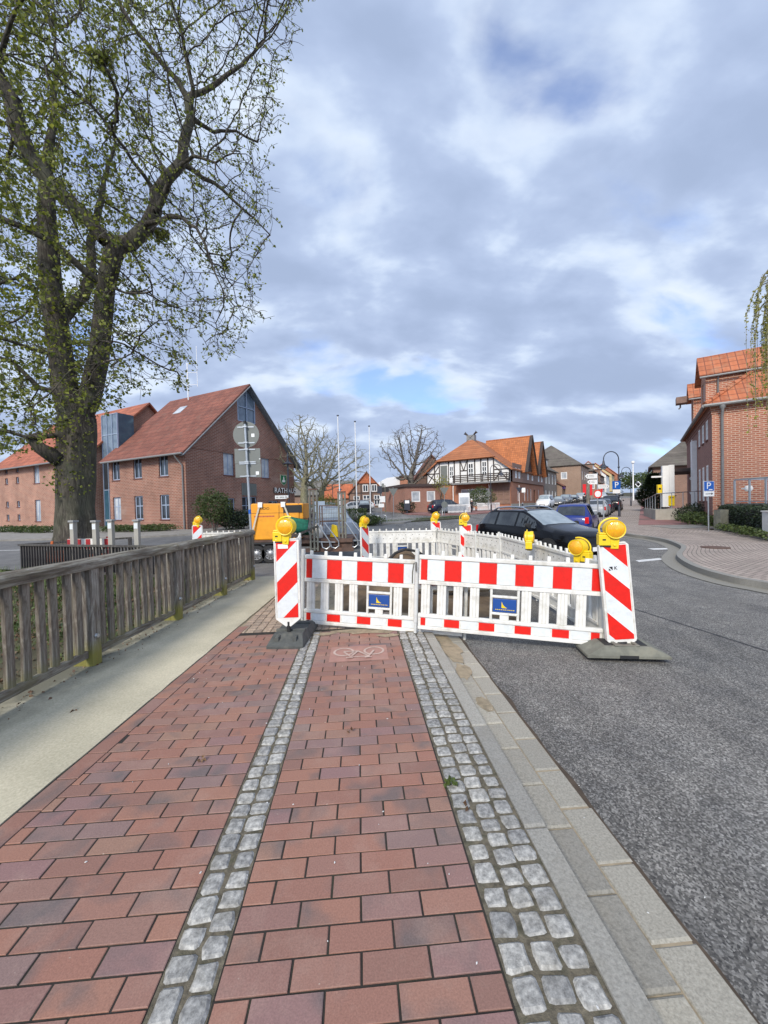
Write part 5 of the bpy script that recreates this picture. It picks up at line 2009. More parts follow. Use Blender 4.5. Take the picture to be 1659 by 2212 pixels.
MT['navy_paint'] = paint('navy_car_paint', (0.012, 0.014, 0.03), 0.2)
MT['grey_paint'] = paint('grey_car_paint', (0.13, 0.14, 0.15), 0.25)
def car_at(label, shape, mat, x, y_, Y, hd, **k):
 """centre of the car at photo column x, Y metres ahead; hd = heading vector"""
 p = P(x, y_, Y)
 a = math.atan2(hd[1], hd[0])
 L = SHAPES[shape]['L'] * k.get('scale', 1.0)
 d = V((math.cos(a), math.sin(a), 0))
 c = V((p.x, Y, zt(Y))) - d * L / 2
 return make_car(label, shape, mat, c, a, **k)
sd = (STREET.x, STREET.y)
rsd = (-STREET.x, -STREET.y)
make_car('black estate car with roof rails passing the dug area, turned towards us', 'estate', MT['black_paint'], V((3.28 + 0.80, 14.1 + 0.33, -0.15)), math.atan2(-0.92, 0.37), name='estate_car', cat='car')
car_at('blue hatchback seen from behind with plate ending 649, just beyond the black estate', 'hatch', MT['blue_paint'], 1246, 1120, 18.6, (0.56, 0.83), name='hatchback', plate='LG V 649')
car_at('silver convertible seen from behind, beyond the blue hatchback', 'sedan', MT['silver_paint'], 1290, 1105, 31.5, sd, name='convertible')
G1 = 'dark cars queueing up the street'
car_at('dark car with lit brake lights ahead of the silver convertible', 'suv', MT['black_paint'], 1322, 1090, 41, sd, group=G1)
car_at('dark low car between the silver convertible and the dark car with brake lights', 'sedan', MT['navy_paint'], 1302, 1090, 36.5, sd, group=G1)
car_at('black car far up the street on the right by the lamp posts', 'sedan', MT['black_paint'], 1378, 1070, 76, sd, group=G1, detail=False)
car_at('white van far up the street behind the black car', 'van', MT['white_paint_car'], 1384, 1065, 92, sd, detail=False, name='van', cat='van')
car_at('white van parked facing us before the brick side of the half-timbered house', 'van', MT['white_paint_car'], 1178, 1090, 54, rsd, name='van', cat='van')
G2 = 'cars parked behind the white van'
car_at('dark car directly behind the parked white van', 'hatch', MT['grey_paint'], 1207, 1085, 60, rsd, group=G2, detail=False)
car_at('grey car third in the row behind the white van', 'suv', MT['grey_paint'], 1221, 1080, 65, rsd, group=G2, detail=False)
car_at('black car fourth in the row behind the white van', 'hatch', MT['black_paint'], 1239, 1080, 70, rsd, group=G2, detail=False)
car_at('silver car at the end of the row near the dark cyclist', 'suv', MT['silver_paint'], 1254, 1075, 76, rsd, group=G2, detail=False)
car_at('silver car on the street near the direction signs', 'hatch', MT['silver_paint'], 1302, 1072, 84, rsd, group=G2, detail=False)
car_at('small grey car far up the street left of the middle lamp post', 'hatch', MT['slate_paint'], 1338, 1070, 98, rsd, group=G2, detail=False)
car_at('navy car parked before the flat-roofed brick annex', 'suv', MT['navy_paint'], 968, 1095, 44.5, (0.96, 0.25), name='parked_car')
G3 = 'cars on the parking area beside the town hall'
car_at('slate blue car facing us behind the trailer ramps', 'suv', MT['slate_paint'], 715, 1140, 16.8, (0.25, -0.97), name='parked_car')
car_at('grey off-roader in the parking area left of the flagpoles', 'suv', MT['slate_paint'], 712, 1090, 46, (0.45, -0.9), group=G3, detail=False)
car_at('silver car below the grey off-roader in the parking area', 'hatch', MT['silver_paint'], 711, 1100, 36, (0.5, -0.86), group=G3, detail=False)
car_at('pale silver hatchback between the flagpoles', 'hatch', MT['silver_paint'], 757, 1092, 56, (-0.95, -0.3), group=G3, detail=False)
car_at('white car behind the pale hatchback by the small half-timbered house', 'estate', MT['white_paint_car'], 778, 1088, 63, (-0.95, -0.3), group=G3, detail=False)
car_at('black car facing us between the right two flagpoles', 'suv', MT['black_paint'], 787, 1094, 55, (0.1, -1), group=G3, detail=False)
# ================================================================ BUILDINGS
def wall(mb, p0, dx, w, h, n, opens=(), depth=0.12, m=0):
 """upright wall with real openings. p0 lower corner, dx unit along, n outward unit"""
 p0, dx, n = V(p0), V(dx), V(n)
 xs = sorted({0.0, w} | {o[0] for o in opens} | {o[2] for o in opens})
 zs = sorted({0.0, h} | {o[1] for o in opens} | {o[3] for o in opens})
 flip = dx.cross(V((0, 0, 1))).dot(n) < 0
 def q(a, b, c, d):
  mb.quad(*((d, c, b, a) if flip else (a, b, c, d)), m)
 def pt(x, z, dd=0.0):
  return p0 + dx * x + V((0, 0, z)) - n * dd
 for xa, xb in zip(xs, xs[1:]):
  for za, zb_ in zip(zs, zs[1:]):
   cx, cz = (xa + xb) / 2, (za + zb_) / 2
   if any(o[0] < cx < o[2] and o[1] < cz < o[3] for o in opens):
    continue
   q(pt(xa, za), pt(xb, za), pt(xb, zb_), pt(xa, zb_))
 for a, b, c, d in opens:
  q(pt(a, b), pt(a, b, depth), pt(c, b, depth), pt(c, b))
  q(pt(a, d, depth), pt(a, d), pt(c, d), pt(c, d, depth))
  q(pt(a, b), pt(a, d), pt(a, d, depth), pt(a, b, depth))
  q(pt(c, b, depth), pt(c, d, depth), pt(c, d), pt(c, b))
def obox(mb, p0, dx, n, x0, x1, z0, z1, d0, d1, m=0):
 """box on a wall: x along, z up, d0..d1 measured outward"""
 p0, dx, n = V(p0), V(dx), V(n)
 T = Matrix((dx, n, V((0, 0, 1)))).transposed().to_4x4()
 T.translation = p0
 if dx.cross(n).z < 0:
  i = len(mb.f)
  mb.box(x0, x1, d0, d1, z0, z1, m, T)
  for k in range(i, len(mb.f)):
   mb.f[k] = mb.f[k][::-1]
 else:
  mb.box(x0, x1, d0, d1, z0, z1, m, T)
def window(parent, p0, dx, n, o, fm, gm, depth=0.12, fw=0.06, mull=1, trans=0, sill=None, name='window', grid=None):
 x0, z0, x1, z1 = o
 mb = MB()
 a, b = -depth + 0.005, -depth + 0.055
 obox(mb, p0, dx, n, x0, x0 + fw, z0, z1, a, b)
 obox(mb, p0, dx, n, x1 - fw, x1, z0, z1, a, b)
 obox(mb, p0, dx, n, x0 + fw, x1 - fw, z0, z0 + fw, a, b)
 obox(mb, p0, dx, n, x0 + fw, x1 - fw, z1 - fw, z1, a, b)
 for k in range(1, mull + 1):
  x = x0 + (x1 - x0) * k / (mull + 1)
  obox(mb, p0, dx, n, x - fw * 0.5, x + fw * 0.5, z0 + fw, z1 - fw, a, b - 0.003)
 for k in range(1, trans + 1):
  z = z0 + (z1 - z0) * (0.58 if trans == 1 else k / (trans + 1))
  obox(mb, p0, dx, n, x0 + fw, x1 - fw, z - fw * 0.4, z + fw * 0.4, a, b - 0.006)
 w = mb.build(name, fm, parent)
 mb = MB()
 obox(mb, p0, dx, n, x0 + fw * 0.5, x1 - fw * 0.5, z0 + fw * 0.5, z1 - fw * 0.5, a - 0.0, a + 0.02)
 mb.build('pane', gm, w)
 if sill:
  mb = MB()
  obox(mb, p0, dx, n, x0 - 0.05, x1 + 0.05, z0 - 0.07, z0 - 0.002, -depth + 0.06, 0.06)
  mb.build('sill', sill, w)
 return w
def slab(mb, pts, th, m=0):
 """roof plane with thickness th below it"""
 n = V((0, 0, 0))
 P_ = [V(p) for p in pts]
 for k in range(len(P_)):
  n += P_[k].cross(P_[(k + 1) % len(P_)])
 n.normalize()
 if n.z < 0:
  P_ = P_[::-1]
  n = -n
 mb.prism([tuple(p) for p in P_], -n * th)
MT['brick_th'] = brick_mat('town_hall_brick', (0.27, 0.100, 0.062), (0.20, 0.072, 0.048), (0.33, 0.235, 0.18), 0.34, 0.115, 0.020, 0.28, (0.40, 0.29, 0.235))
MT['brick_lw'] = brick_mat('left_wing_brick', (0.33, 0.135, 0.085), (0.26, 0.10, 0.065), (0.40, 0.29, 0.22), 0.34, 0.115, 0.020, 0.25)
MT['brick_sill'] = M('brick_sill', (0.16, 0.065, 0.05), 0.85, 0.2, 9)
MT['tile_th'] = tile_mat('town_hall_tiles', (0.255, 0.085, 0.052), (0.09, 0.033, 0.027), 'x', 0.34, 0.5, 0.35, (0.15, 0.085, 0.06))
MT['tile_lt'] = tile_mat('left_wing_tiles', (0.42, 0.13, 0.065), (0.16, 0.05, 0.035), 'x', 0.34, 0.5, 0.3)
MT['fascia'] = M('grey_fascia', (0.17, 0.19, 0.21), 0.6, 0.1, 4)
SILL = MT['brick_sill']
# ---------------- town hall: local x along the street front (to the left), y along the gable (back), corner at origin
C0 = V((-14.34, 28.0, 0.05))
gdir = V((0.445, 0.895, 0)).normalized()
hdir = V((-0.895, 0.445, 0)).normalized()
# local frame right-handed: X = -hdir (to the right), Y = gdir
angT = math.atan2(-hdir.y, -hdir.x)
th = thing('town_hall', 'two storey red brick town hall with steep tiled roof, glazed gable top and green shield', 'building', C0, angT)
GW, EV, RG = 12.06, 6.05, 12.1
LEN = 9.6
X = (1, 0, 0)
mb = MB()
front_w = [(-8.65, 0.75), (-5.7, 0.75), (-2.5, 0.75)]
ops = []
for cx, _ in front_w:
 for z0, z1 in ((0.85, 2.72), (4.12, 5.85)):
  ops.append((cx - 0.55 + LEN, z0, cx + 0.55 + LEN, z1))
wall(mb, (-LEN, 0, 0), X, LEN, EV, (0, -1, 0), ops, 0.16)
gops = [(3.4, 4.28, 4.45, 6.1), (7.6, 4.28, 8.6, 6.1), (5.2, 0.25, 6.9, 2.55), (3.45, 0.9, 4.45, 2.4), (8.35, 1.0, 9.6, 2.2)]
wall(mb, (0, 0, 0), (0, 1, 0), GW, EV, (1, 0, 0), gops, 0.16)
# gable triangle, leaving out the glazed tip
zc = lambda y: EV + (RG - EV) * (1 - abs(y - GW / 2) / (GW / 2))
g0, g1, gb = 5.05, 6.95, 9.0
mb.poly([(0, 0, EV), (0, g0, EV), (0, g0, zc(g0))])
mb.poly([(0, g1, EV), (0, GW, EV), (0, g1, zc(g1))])
mb.quad((0, g0, EV), (0, g1, EV), (0, g1, gb), (0, g0, gb))
wall(mb, (-LEN, GW, 0), X, LEN, EV, (0, 1, 0))
mb.build('wall', MT['brick_th'], th)
mb = MB()
mb.poly([(-0.08, g0, gb), (-0.08, g1, gb), (-0.08, g1, zc(g1)), (-0.08, GW / 2, RG), (-0.08, g0, zc(g0))])
gg = mb.build('gable_glazing', MT['glass_gable'], th)
mb = MB()
for y in (g0, GW / 2, g1):
 mb.box(-0.07, 0.01, y - 0.05, y + 0.05, gb, zc(y) - 0.02)
for z in (gb, gb + 1.2):
 mb.box(-0.07, 0.01, g0, g1, z - 0.04, z + 0.04)
mb.build('glazing_bars', MT['frame_blue'], gg)
for o in ops:
 window(th, (-LEN, 0, 0), X, (0, -1, 0), o, MT['frame_blue'], MT['glass'] if o[0] > 3 or o[1] > 3 else MT['glass_curtain'], 0.16, 0.09, 1, 1 if o[1] < 3 else 0, SILL)
for k, o in enumerate(gops):
 if k == 2:
  w = window(th, (0, 0, 0), (0, 1, 0), (1, 0, 0), o, MT['frame_blue'], MT['glass'], 0.16, 0.07, 2, 2, None, 'glazed_door')
 else:
  window(th, (0, 0, 0), (0, 1, 0), (1, 0, 0), o, MT['frame_blue'], MT['glass_curtain'] if k < 2 else MT['glass'], 0.16, 0.08, 1, 0, SILL)
mb = MB()
for k in range(10):
 y = 5.2 + 1.7 * k / 10
 mb.box(0.01, 0.05, y, y + 0.14, 2.65, 3.7)
mb.build('ribbed_panel', MT['galv_dull'], th)
# roof with overhang
ov, og = 0.55, 0.45
sl_ = (RG - EV) / (GW / 2)
mb = MB()
e = EV - ov * sl_ + 0.12
slab(mb, [(og, -ov, e), (-LEN - 0.5, -ov, e), (-LEN - 0.5, GW / 2, RG + 0.12), (og, GW / 2, RG + 0.12)], 0.14)
slab(mb, [(og, GW + ov, e), (-LEN - 0.5, GW + ov, e), (-LEN - 0.5, GW / 2 + 0.002, RG + 0.12), (og, GW / 2 + 0.002, RG + 0.12)], 0.14)
mb.build('roof', MT['tile_th'], th)
mb = MB()
for s_, y0 in ((1, -ov), (-1, GW + ov)):
 mb.beam((og + 0.012, y0, e - 0.18), (og + 0.012, GW / 2, RG - 0.1), 0.05, 0.24, up=(1, 0, 0))
 mb.beam((0.2, y0 + s_ * 0.1, e - 0.2), (0.2, GW / 2, RG - 0.14), 0.4, 0.05, up=(0, -s_ * 1.0, 1.0))
mb.build('verge_board', MT['fascia'], th)
mb = MB()
mb.tube([(og, -ov - 0.06, e - 0.06), (-LEN, -ov - 0.06, e - 0.06)], 0.075, 8)
mb.build('gutter', MT['gutter_zinc'], th, smooth=True)
mb = MB()
mb.tube([(-0.35, -ov - 0.06, e - 0.1), (-0.35, -ov + 0.05, e - 0.3), (-0.22, -0.1, e - 0.85), (-0.2, -0.1, 0.0)], 0.055, 8)
mb.build('downpipe', MT['gutter_zinc'], th, smooth=True)
mb = MB()
slab(mb, [(-6.8, 3.9, zc(3.9) + 0.16), (-5.8, 3.9, zc(3.9) + 0.16), (-5.8, 4.7, zc(4.7) + 0.16), (-6.8, 4.7, zc(4.7) + 0.16)], 0.05)
mb.build('roof_light', MT['glass_curtain'], th)
# lettering and shield
T = frameT((0.06, 10.6, 3.15), (0, 1, 0), (0, 0, 1))
mb = MB()
text_mb(mb, 'RATHAUS', 0.72, T, depth=0.05)
le = mb.build('lettering', MT['letter_black'], th)
mb = MB()
text_mb(mb, 'RATHAUS', 0.70, frameT((0.125, 10.6, 3.155), (0, 1, 0), (0, 0, 1)), depth=0.004)
mb.build('letter_faces', MT['plate'], le)
mb = MB()
sh = [(-0.45, 0.5), (0.45, 0.5), (0.47, 0.0), (0.36, -0.32), (0.0, -0.55), (-0.36, -0.32), (-0.47, 0.0)]
mb.prism([(0.03, 10.4 + a, 4.2 + b) for a, b in sh], (0.06, 0, 0))
MT['shield_green'] = M('shield_green', (0.01, 0.17, 0.07), 0.4, 0.08, 5)
MT['shield_gold'] = M('shield_border', (0.48, 0.46, 0.36), 0.4, 0.08, 5)
s_ = mb.build('coat_of_arms', MT['shield_gold'], th)
mb = MB()
mb.prism([(0.092, 10.4 + a * 0.86, 4.2 + b * 0.87) for a, b in sh], (0.01, 0, 0))
mb.build('shield_field', MT['shield_green'], s_)
mb = MB()
for a0, a1, b0, b1 in ((-0.2, 0.2, -0.22, 0.0), (-0.08, 0.08, 0.001, 0.22)):
 mb.box(0.103, 0.115, 10.4 + a0, 10.4 + a1, 4.2 + b0, 4.2 + b1)
mb.prism([(0.103, 10.32, 4.421), (0.103, 10.48, 4.421), (0.103, 10.4, 4.56)], (0.012, 0, 0))
mb.build('tower_emblem', MT['plate'], s_)
# aerial
mb = MB()
pa = (-6.6, 5.4, RG - 0.4)
mb.tube([pa, (pa[0], pa[1], RG + 3.0)], 0.05, 8)
mb.tube([(pa[0] + 1.3, pa[1], RG + 0.6), (pa[0] + 1.3, pa[1], RG + 4.3)], 0.025, 6)
for z in (RG + 0.9, RG + 2.0, RG + 2.8):
 mb.tube([(pa[0], pa[1], z + 0.1), (pa[0] + 1.3, pa[1], z - 0.1)], 0.02, 6)
tag(mb.build('aerial_mast', MT['white'], smooth=True), None, None).parent = th
# glazed stair tower between the blocks
st = thing('stair_tower', 'tall glazed stair tower with blue panels behind the big trunk, between two brick wings', 'building', C0 + hdir * LEN, angT)
mb = MB()
mb.box(-2.4, -0.05, 0.9, 2.2, 0, 10.0)
mb.build('core', MT['glass_blue'], st)
for z0, z1, gm in ((0.1, 3.4, MT['glass_blue']), (3.5, 6.2, MT['glass']), (6.3, 9.95, MT['glass_gable'])):
 for k in range(3):
  mb = MB()
  x = -2.35 + 0.77 * k
  mb.box(x, x + 0.72, 0.84, 0.89, z0, z1)
  mb.build('pane', gm, st)
mb = MB()
for k in range(4):
 x = -2.4 + 0.77 * k
 mb.box(x, x + 0.05, 0.78, 0.89, 0, 10.0)
for z in (0.05, 3.42, 6.22, 8.2, 9.95):
 mb.box(-2.4, -0.05, 0.80, 0.885, z, z + 0.06)
mb.build('glazing_bars', MT['frame_blue'], st)
mb = MB()
mb.box(-0.8, -0.1, 0.70, 0.77, 0.05, 2.25)
d = mb.build('door', MT['frame_blue'], st)
mb = MB()
mb.box(-0.7, -0.2, 0.67, 0.699, 1.2, 2.1)
mb.build('notice', MT['plate'], d)
# left wing
WL = C0 + hdir * 12.3 - gdir * 0.35
lw = thing('brick_wing', 'left red brick wing of the town hall with columns of small square windows', 'building', V((WL.x, WL.y, 0.1)), angT)
LL, LD, LE, LR = 17.2, 11, 6.45, 12.0
ops = []
for cx in (-15.0, -12.6):
 for z in (0.85, 2.2, 4.6, 5.7):
  ops.append((LL + cx - 0.3, z, LL + cx + 0.3, z + 0.6))
sops = list(ops)
for cx in (-8.7, -3.4):
 for z0, z1 in ((0.75, 2.8), (4.4, 6.2)):
  ops.append((LL + cx - 0.55, z0, LL + cx + 0.55, z1))
mb = MB()
wall(mb, (-LL, 0, 0), X, LL, LE, (0, -1, 0), ops, 0.16)
wall(mb, (0, 0, 0), (0, 1, 0), LD, LE, (1, 0, 0))
wall(mb, (-LL, 0, 0), (0, 1, 0), LD, LE, (-1, 0, 0))
mb.poly([(0, 0, LE), (0, LD, LE), (0, LD / 2, LR)])
mb.poly([(-LL, 0, LE), (-LL, LD / 2, LR), (-LL, LD, LE)])
mb.build('wall', MT['brick_lw'], lw)
for o in ops:
 window(lw, (-LL, 0, 0), X, (0, -1, 0), o, MT['frame_blue'], MT['glass'] if o in sops else MT['glass_curtain'], 0.16, 0.07, 0 if o in sops else 1, 0, SILL)
mb = MB()
slab(mb, [(0.4, -0.5, LE - 0.35), (-LL - 0.4, -0.5, LE - 0.35), (-LL - 0.4, LD / 2, LR + 0.12), (0.4, LD / 2, LR + 0.12)], 0.14)
slab(mb, [(0.4, LD + 0.5, LE - 0.35), (-LL - 0.4, LD + 0.5, LE - 0.35), (-LL - 0.4, LD / 2 + .002, LR + 0.12), (0.4, LD / 2 + .002, LR + 0.12)], 0.14)
mb.build('roof', MT['tile_lt'], lw)
mb = MB()
mb.tube([(0.3, -0.56, LE - 0.42), (-LL, -0.56, LE - 0.42)], 0.07, 8)
mb.build('gutter', MT['gutter_zinc'], lw, smooth=True)
mb = MB()
mb.tube([(-LL + 0.1, -0.5, LE - 0.5), (-LL + 0.1, -0.08, LE - 1.0), (-LL + 0.1, -0.08, 0)], 0.06, 8)
mb.build('downpipe', MT['plate'], lw, smooth=True)
# back range whose roof shows over the stair tower
bk = thing('brick_wing', 'rear tiled range of the town hall rising above the stair tower', 'building', V((C0 + hdir * 17 + gdir * 5.0)), angT)
mb = MB()
mb.box(-1, 10, 0, 9, 0, 9.6)
mb.build('wall', MT['brick_th'], bk)
mb = MB()
slab(mb, [(10.4, -0.6, 9.4), (-1.4, -0.6, 9.4), (-1.4, 4.5, 12.6), (10.4, 4.5, 12.6)], 0.14)
slab(mb, [(10.4, 9.6, 9.4), (-1.4, 9.6, 9.4), (-1.4, 4.502, 12.6), (10.4, 4.502, 12.6)], 0.14)
mb.build('roof', MT['tile_th'], bk)
# ---------------- half-timbered house. local x = street direction (away), y = to the left
MT['brick_fw'] = brick_mat('orange_brick', (0.40, 0.15, 0.075), (0.33, 0.12, 0.065), (0.30, 0.2, 0.14), 0.25, 0.09, 0.01, 0.15)
MT['brick_brown'] = brick_mat('brown_brick', (0.23, 0.125, 0.085), (0.185, 0.10, 0.07), (0.24, 0.19, 0.15), 0.25, 0.09, 0.012, 0.2)
MT['tile_fw_y'] = tile_mat('orange_tiles_cross', (0.50, 0.17, 0.055), (0.22, 0.07, 0.03), 'y', 0.3, 0.42, 0.2, (0.30, 0.12, 0.06))
MT['tile_fw_x'] = tile_mat('orange_tiles', (0.44, 0.16, 0.065), (0.18, 0.07, 0.035), 'x', 0.3, 0.42, 0.25, (0.24, 0.12, 0.06))
MT['dark_board'] = M('dark_gable_boards', (0.06, 0.04, 0.035), 0.8, 0.25, 5)
MT['infill'] = M('grey_brown_infill', (0.22, 0.14, 0.11), 0.85, 0.2, 4)
FC = V((17.2, 52.0, 0.62))
fa = math.atan2(STREET.y, STREET.x)
fw = thing('half_timbered_house', 'large half-timbered house with white panels, balcony and orange roof with two steep cross gables', 'house', FC, fa)
FWID, FLEN, GF = 12.6, 20.6, 3.75
mb = MB()
# ground floor: side along the street in orange brick with tall narrow windows
so_ = [(2.6 + 1.0 * 0, 1.15, 3.1, 2.95)]
sops = []
for x in (3.4, 7.0, 9.0, 11.0, 16.5):
 sops.append((x, 1.1, x + 0.75, 3.0))
sops.append((13.0, 0.35, 14.1, 2.9))
wall(mb, (0, 0, 0), X, FLEN, GF, (0, -1, 0), sops, 0.15)
fops = [(3.9, 0.75, 8.9, 3.0)]
wall(mb, (0, 0, 0), (0, 1, 0), FWID, GF, (-1, 0, 0), [(3.0, 0.5, 7.2, 3.0)], 0.15)
mb.build('wall', MT['brick_fw'], fw)
mb = MB()
mb.box(-0.12, FLEN, -0.06, -0.01, -0.5, 0.75)
mb.build('plinth', MT['concrete'], fw)
for k, o in enumerate(sops):
 if k < 5:
  window(fw, (0, 0, 0), X, (0, -1, 0), o, MT['white'], MT['glass_curtain'], 0.15, 0.14, 0, 1, None)
 else:
  window(fw, (0, 0, 0), X, (0, -1, 0), o, MT['timber'], MT['glass'], 0.15, 0.14, 0, 1, None, 'door')
window(fw, (0, 0, 0), (0, 1, 0), (-1, 0, 0), (3.0, 0.5, 7.2, 3.0), MT['white'], MT['glass_curtain'], 0.15, 0.16, 2, 1, None, 'shop_window')
# dark studded bay at the corner
mb = MB()
mb.box(-0.10, -0.01, 0.15, 2.7, 0.75, GF - 0.05)
mb.build('brick_bay', MT['brick_brown'], fw)
mb = MB()
for y in (0.15, 0.95, 1.8, 2.65):
 mb.box(-0.15, -0.101, y - 0.08, y + 0.08, 0.75, GF - 0.05)
for z in (1.4, 2.1, 2.9):
 mb.box(-0.148, -0.102, 0.23, 2.57, z - 0.06, z + 0.06)
mb.build('studding', MT['infill'], fw)
# upper front: white panels with dark timber; half-hipped roof
UE, HIP, RDG = 5.7, 7.3, 10.5
mb = MB()
zz = lambda y: UE + (RDG - UE) * (1 - abs(y - FWID / 2) / (FWID / 2))
yh0 = FWID / 2 * (HIP - UE) / (RDG - UE)
mb.poly([(-0.25, 0, GF), (-0.25, 0, UE), (-0.25, yh0, HIP), (-0.25, FWID - yh0, HIP), (-0.25, FWID, UE), (-0.25, FWID, GF)])
mb.quad((-0.25, 0, GF), (0, 0, GF), (0, 0, UE), (-0.25, 0, UE))
mb.quad((0, FWID, GF), (-0.25, FWID, GF), (-0.25, FWID, UE), (0, FWID, UE))
mb.quad((-0.25, 0, GF), (-0.25, FWID, GF), (0, FWID, GF), (0, 0, GF))
# long upper wall above the street
uo = []
for x in (1.3, 3.0, 8.0, 10.8, 15.2, 17.6):
 uo.append((x, GF + 0.55, x + 1.15, GF + 2.0))
up = mb.build('white_panels', MT['white_wall'], fw)
mb = MB()
wall(mb, (0, -0.25, GF), X, FLEN, UE - GF + 0.6, (0, -1, 0), [(a, b - GF, c, d_ - GF) for a, b, c, d_ in uo], 0.1)
mb.build('upper_wall', MT['infill'], fw)
for o in uo:
 window(fw, (0, -0.25, 0), X, (0, -1, 0), o, MT['white'], MT['glass_curtain'], 0.1, 0.16, 1, 0, None)
mb = MB()
for y in (0.05, 2.2, 3.0, 4.0, 4.9, 6.0, 7.1, 8.0, 8.9, 10.4, 11.2, 12.5):
 h = min(zz(y), HIP) - 0.05
 mb.box(-0.30, -0.251, y - 0.08, y + 0.08, GF, h)
for z, y0, y1 in ((GF + 0.12, 0.15, FWID - 0.15), (HIP - 0.1, yh0, FWID - yh0), (GF + 1.75, 0.15, 2.1), (GF + 1.75, 10.5, 12.4), (GF + 1.9, 6.1, 7.0)):
 mb.box(-0.298, -0.252, y0, y1, z - 0.07, z + 0.07)
for a, b in (((0.2, GF + 0.2), (2.1, GF + 2.3)), ((6.1, GF + 3.2), (6.55, GF + 1.9)), ((7.0, GF + 3.2), (6.6, GF + 1.9)), ((10.5, GF + 0.2), (12.4, GF + 1.7)), ((12.4, GF + 0.2), (10.5, GF + 2.8)), ((2.1, GF + 0.3), (1.2, GF + 1.6))):
 mb.beam((-0.278, a[0], a[1]), (-0.278, b[0], b[1]), 0.12, 0.05, up=(1, 0, 0))
mb.build('timber_frame', MT['timber'], fw)
for k, (y0, y1, z0, z1) in enumerate(((2.35, 3.85 - 0.0, GF + 0.3, GF + 3.1), (5.0, 5.9, GF + 0.3, GF + 2.9), (8.1, 8.85, GF + 0.3, GF + 2.6))):
 pass
for y0, y1, z0, z1, gm in ((3.12, 3.9, GF + 0.35, GF + 3.05, 0), (5.05, 5.9, GF + 0.35, GF + 2.95, 0), (8.1, 8.82, GF + 0.3, GF + 2.75, 0)):
 mb = MB()
 for a, b, c, d_ in ((y0, y0 + 0.14, z0, z1), (y1 - 0.14, y1, z0, z1), (y0 + .14, y1 - .14, z0, z0 + 0.7), (y0 + .14, y1 - .14, z1 - 0.16, z1), ((y0 + y1) / 2 - 0.05, (y0 + y1) / 2 + 0.05, z0 + 0.7, z1 - 0.16), (y0 + .14, y1 - .14, z1 - 0.85, z1 - 0.75), (y0 + .14, y1 - .14, z1 - 1.5, z1 - 1.4)):
  mb.box(-0.315, -0.26, a, b, c, d_)
 w = mb.build('window', MT['white'], fw)
 mb = MB()
 mb.box(-0.285, -0.262, y0 + 0.13, y1 - 0.13, z0 + 0.69, z1 - 0.15)
 mb.build('pane', MT['glass'], w)
mb = MB()
mb.box(-0.31, -0.26, 9.15, 10.2, GF + 0.1, GF + 2.85)
mb.build('roller_shutter', MT['galv_dull'], fw)
# balcony
mb = MB()
mb.box(-1.7, -0.26, -0.1, 7.8, GF - 0.12, GF + 0.1)
ba = mb.build('balcony', MT['gutter_zinc'], fw)
mb = MB()
for z in (0.35, 0.6, 0.85, 1.1):
 mb.box(-1.68, -1.62, 0.0, 7.7, GF + z - 0.07, GF + z + 0.07)
 mb.box(-1.62, -0.3, 0.0, 0.06, GF + z - 0.07, GF + z + 0.07)
for k in range(8):
 y = 0.1 + 7.5 * k / 7
 mb.box(-1.615, -1.55, y - 0.05, y + 0.05, GF + 0.1, GF + 1.2)
mb.build('balustrade', MT['timber'], ba)
for y in (2.9, 8.3):
 mb = MB()
 mb.tube([(-0.4 if y < 5 else -0.1, y, GF - 0.2), (-0.18, y, GF - 0.6), (-0.18, y, 0.1)], 0.07, 8)
 mb.build('downpipe', MT['plate'], fw, smooth=True)
# roofs: main ridge along x with a half hip in front, two cross gables over the street
mb = MB()
ov = 0.5
sl_ = (RDG - UE) / (FWID / 2)
ze = UE - ov * sl_ + 0.1
xf = -0.75
xr = 2.3
slab(mb, [(xf, -ov, ze), (xf, yh0, HIP + 0.1), (xr, FWID / 2, RDG + 0.1), (FLEN, FWID / 2, RDG + 0.1), (FLEN, -ov, ze)], 0.2)
slab(mb, [(xf, FWID + ov, ze), (xf, FWID - yh0, HIP + 0.1), (xr, FWID / 2 + .003, RDG + 0.1), (FLEN, FWID / 2 + .003, RDG + 0.1), (FLEN, FWID + ov, ze)], 0.2)
slab(mb, [(xf - 0.1, yh0 - 0.3, HIP - 0.05), (xf - 0.1, FWID - yh0 + 0.3, HIP - 0.05), (xr - 0.15, FWID / 2, RDG + 0.05)], 0.2)
mb.build('roof', MT['tile_fw_x'], fw)
for a, b, c in ((4.3, 7.7, 11.2), (11.7, 15.0, 18.4)):
 zr, z0 = 10.9, 5.2
 yf = -1.0
 mb = MB()
 slab(mb, [(a, yf, z0), (b, yf, zr), (b, 5.9, zr), (a, 5.9 if a < 6 else 3.0, z0)], 0.18)
 slab(mb, [(c, yf, z0), (b + .003, yf, zr), (b + .003, 5.9, zr), (c, 3.0, z0)], 0.18)
 mb.build('gable_roof', MT['tile_fw_y'], fw)
 mb = MB()
 mb.poly([(a + 0.5, -0.35, z0 + 0.5), (c - 0.5, -0.35, z0 + 0.5), (b, -0.35, zr - 0.35)])
 mb.build('gable_front', MT['dark_board'], fw)
 mb = MB()
 mb.beam((a, yf - 0.03, z0), (b, yf - 0.03, zr), 0.06, 0.45, up=(0, 1, 0))
 mb.beam((c, yf - 0.03, z0), (b, yf - 0.03, zr), 0.06, 0.45, up=(0, 1, 0))
 mb.build('bargeboard', MT['timber'], fw)
mb = MB()
mb.box(1.9, 2.7, 5.7, 6.9, RDG - 0.6, RDG + 0.55)
mb.build('chimney', MT['gutter_zinc'], fw)
mb = MB()
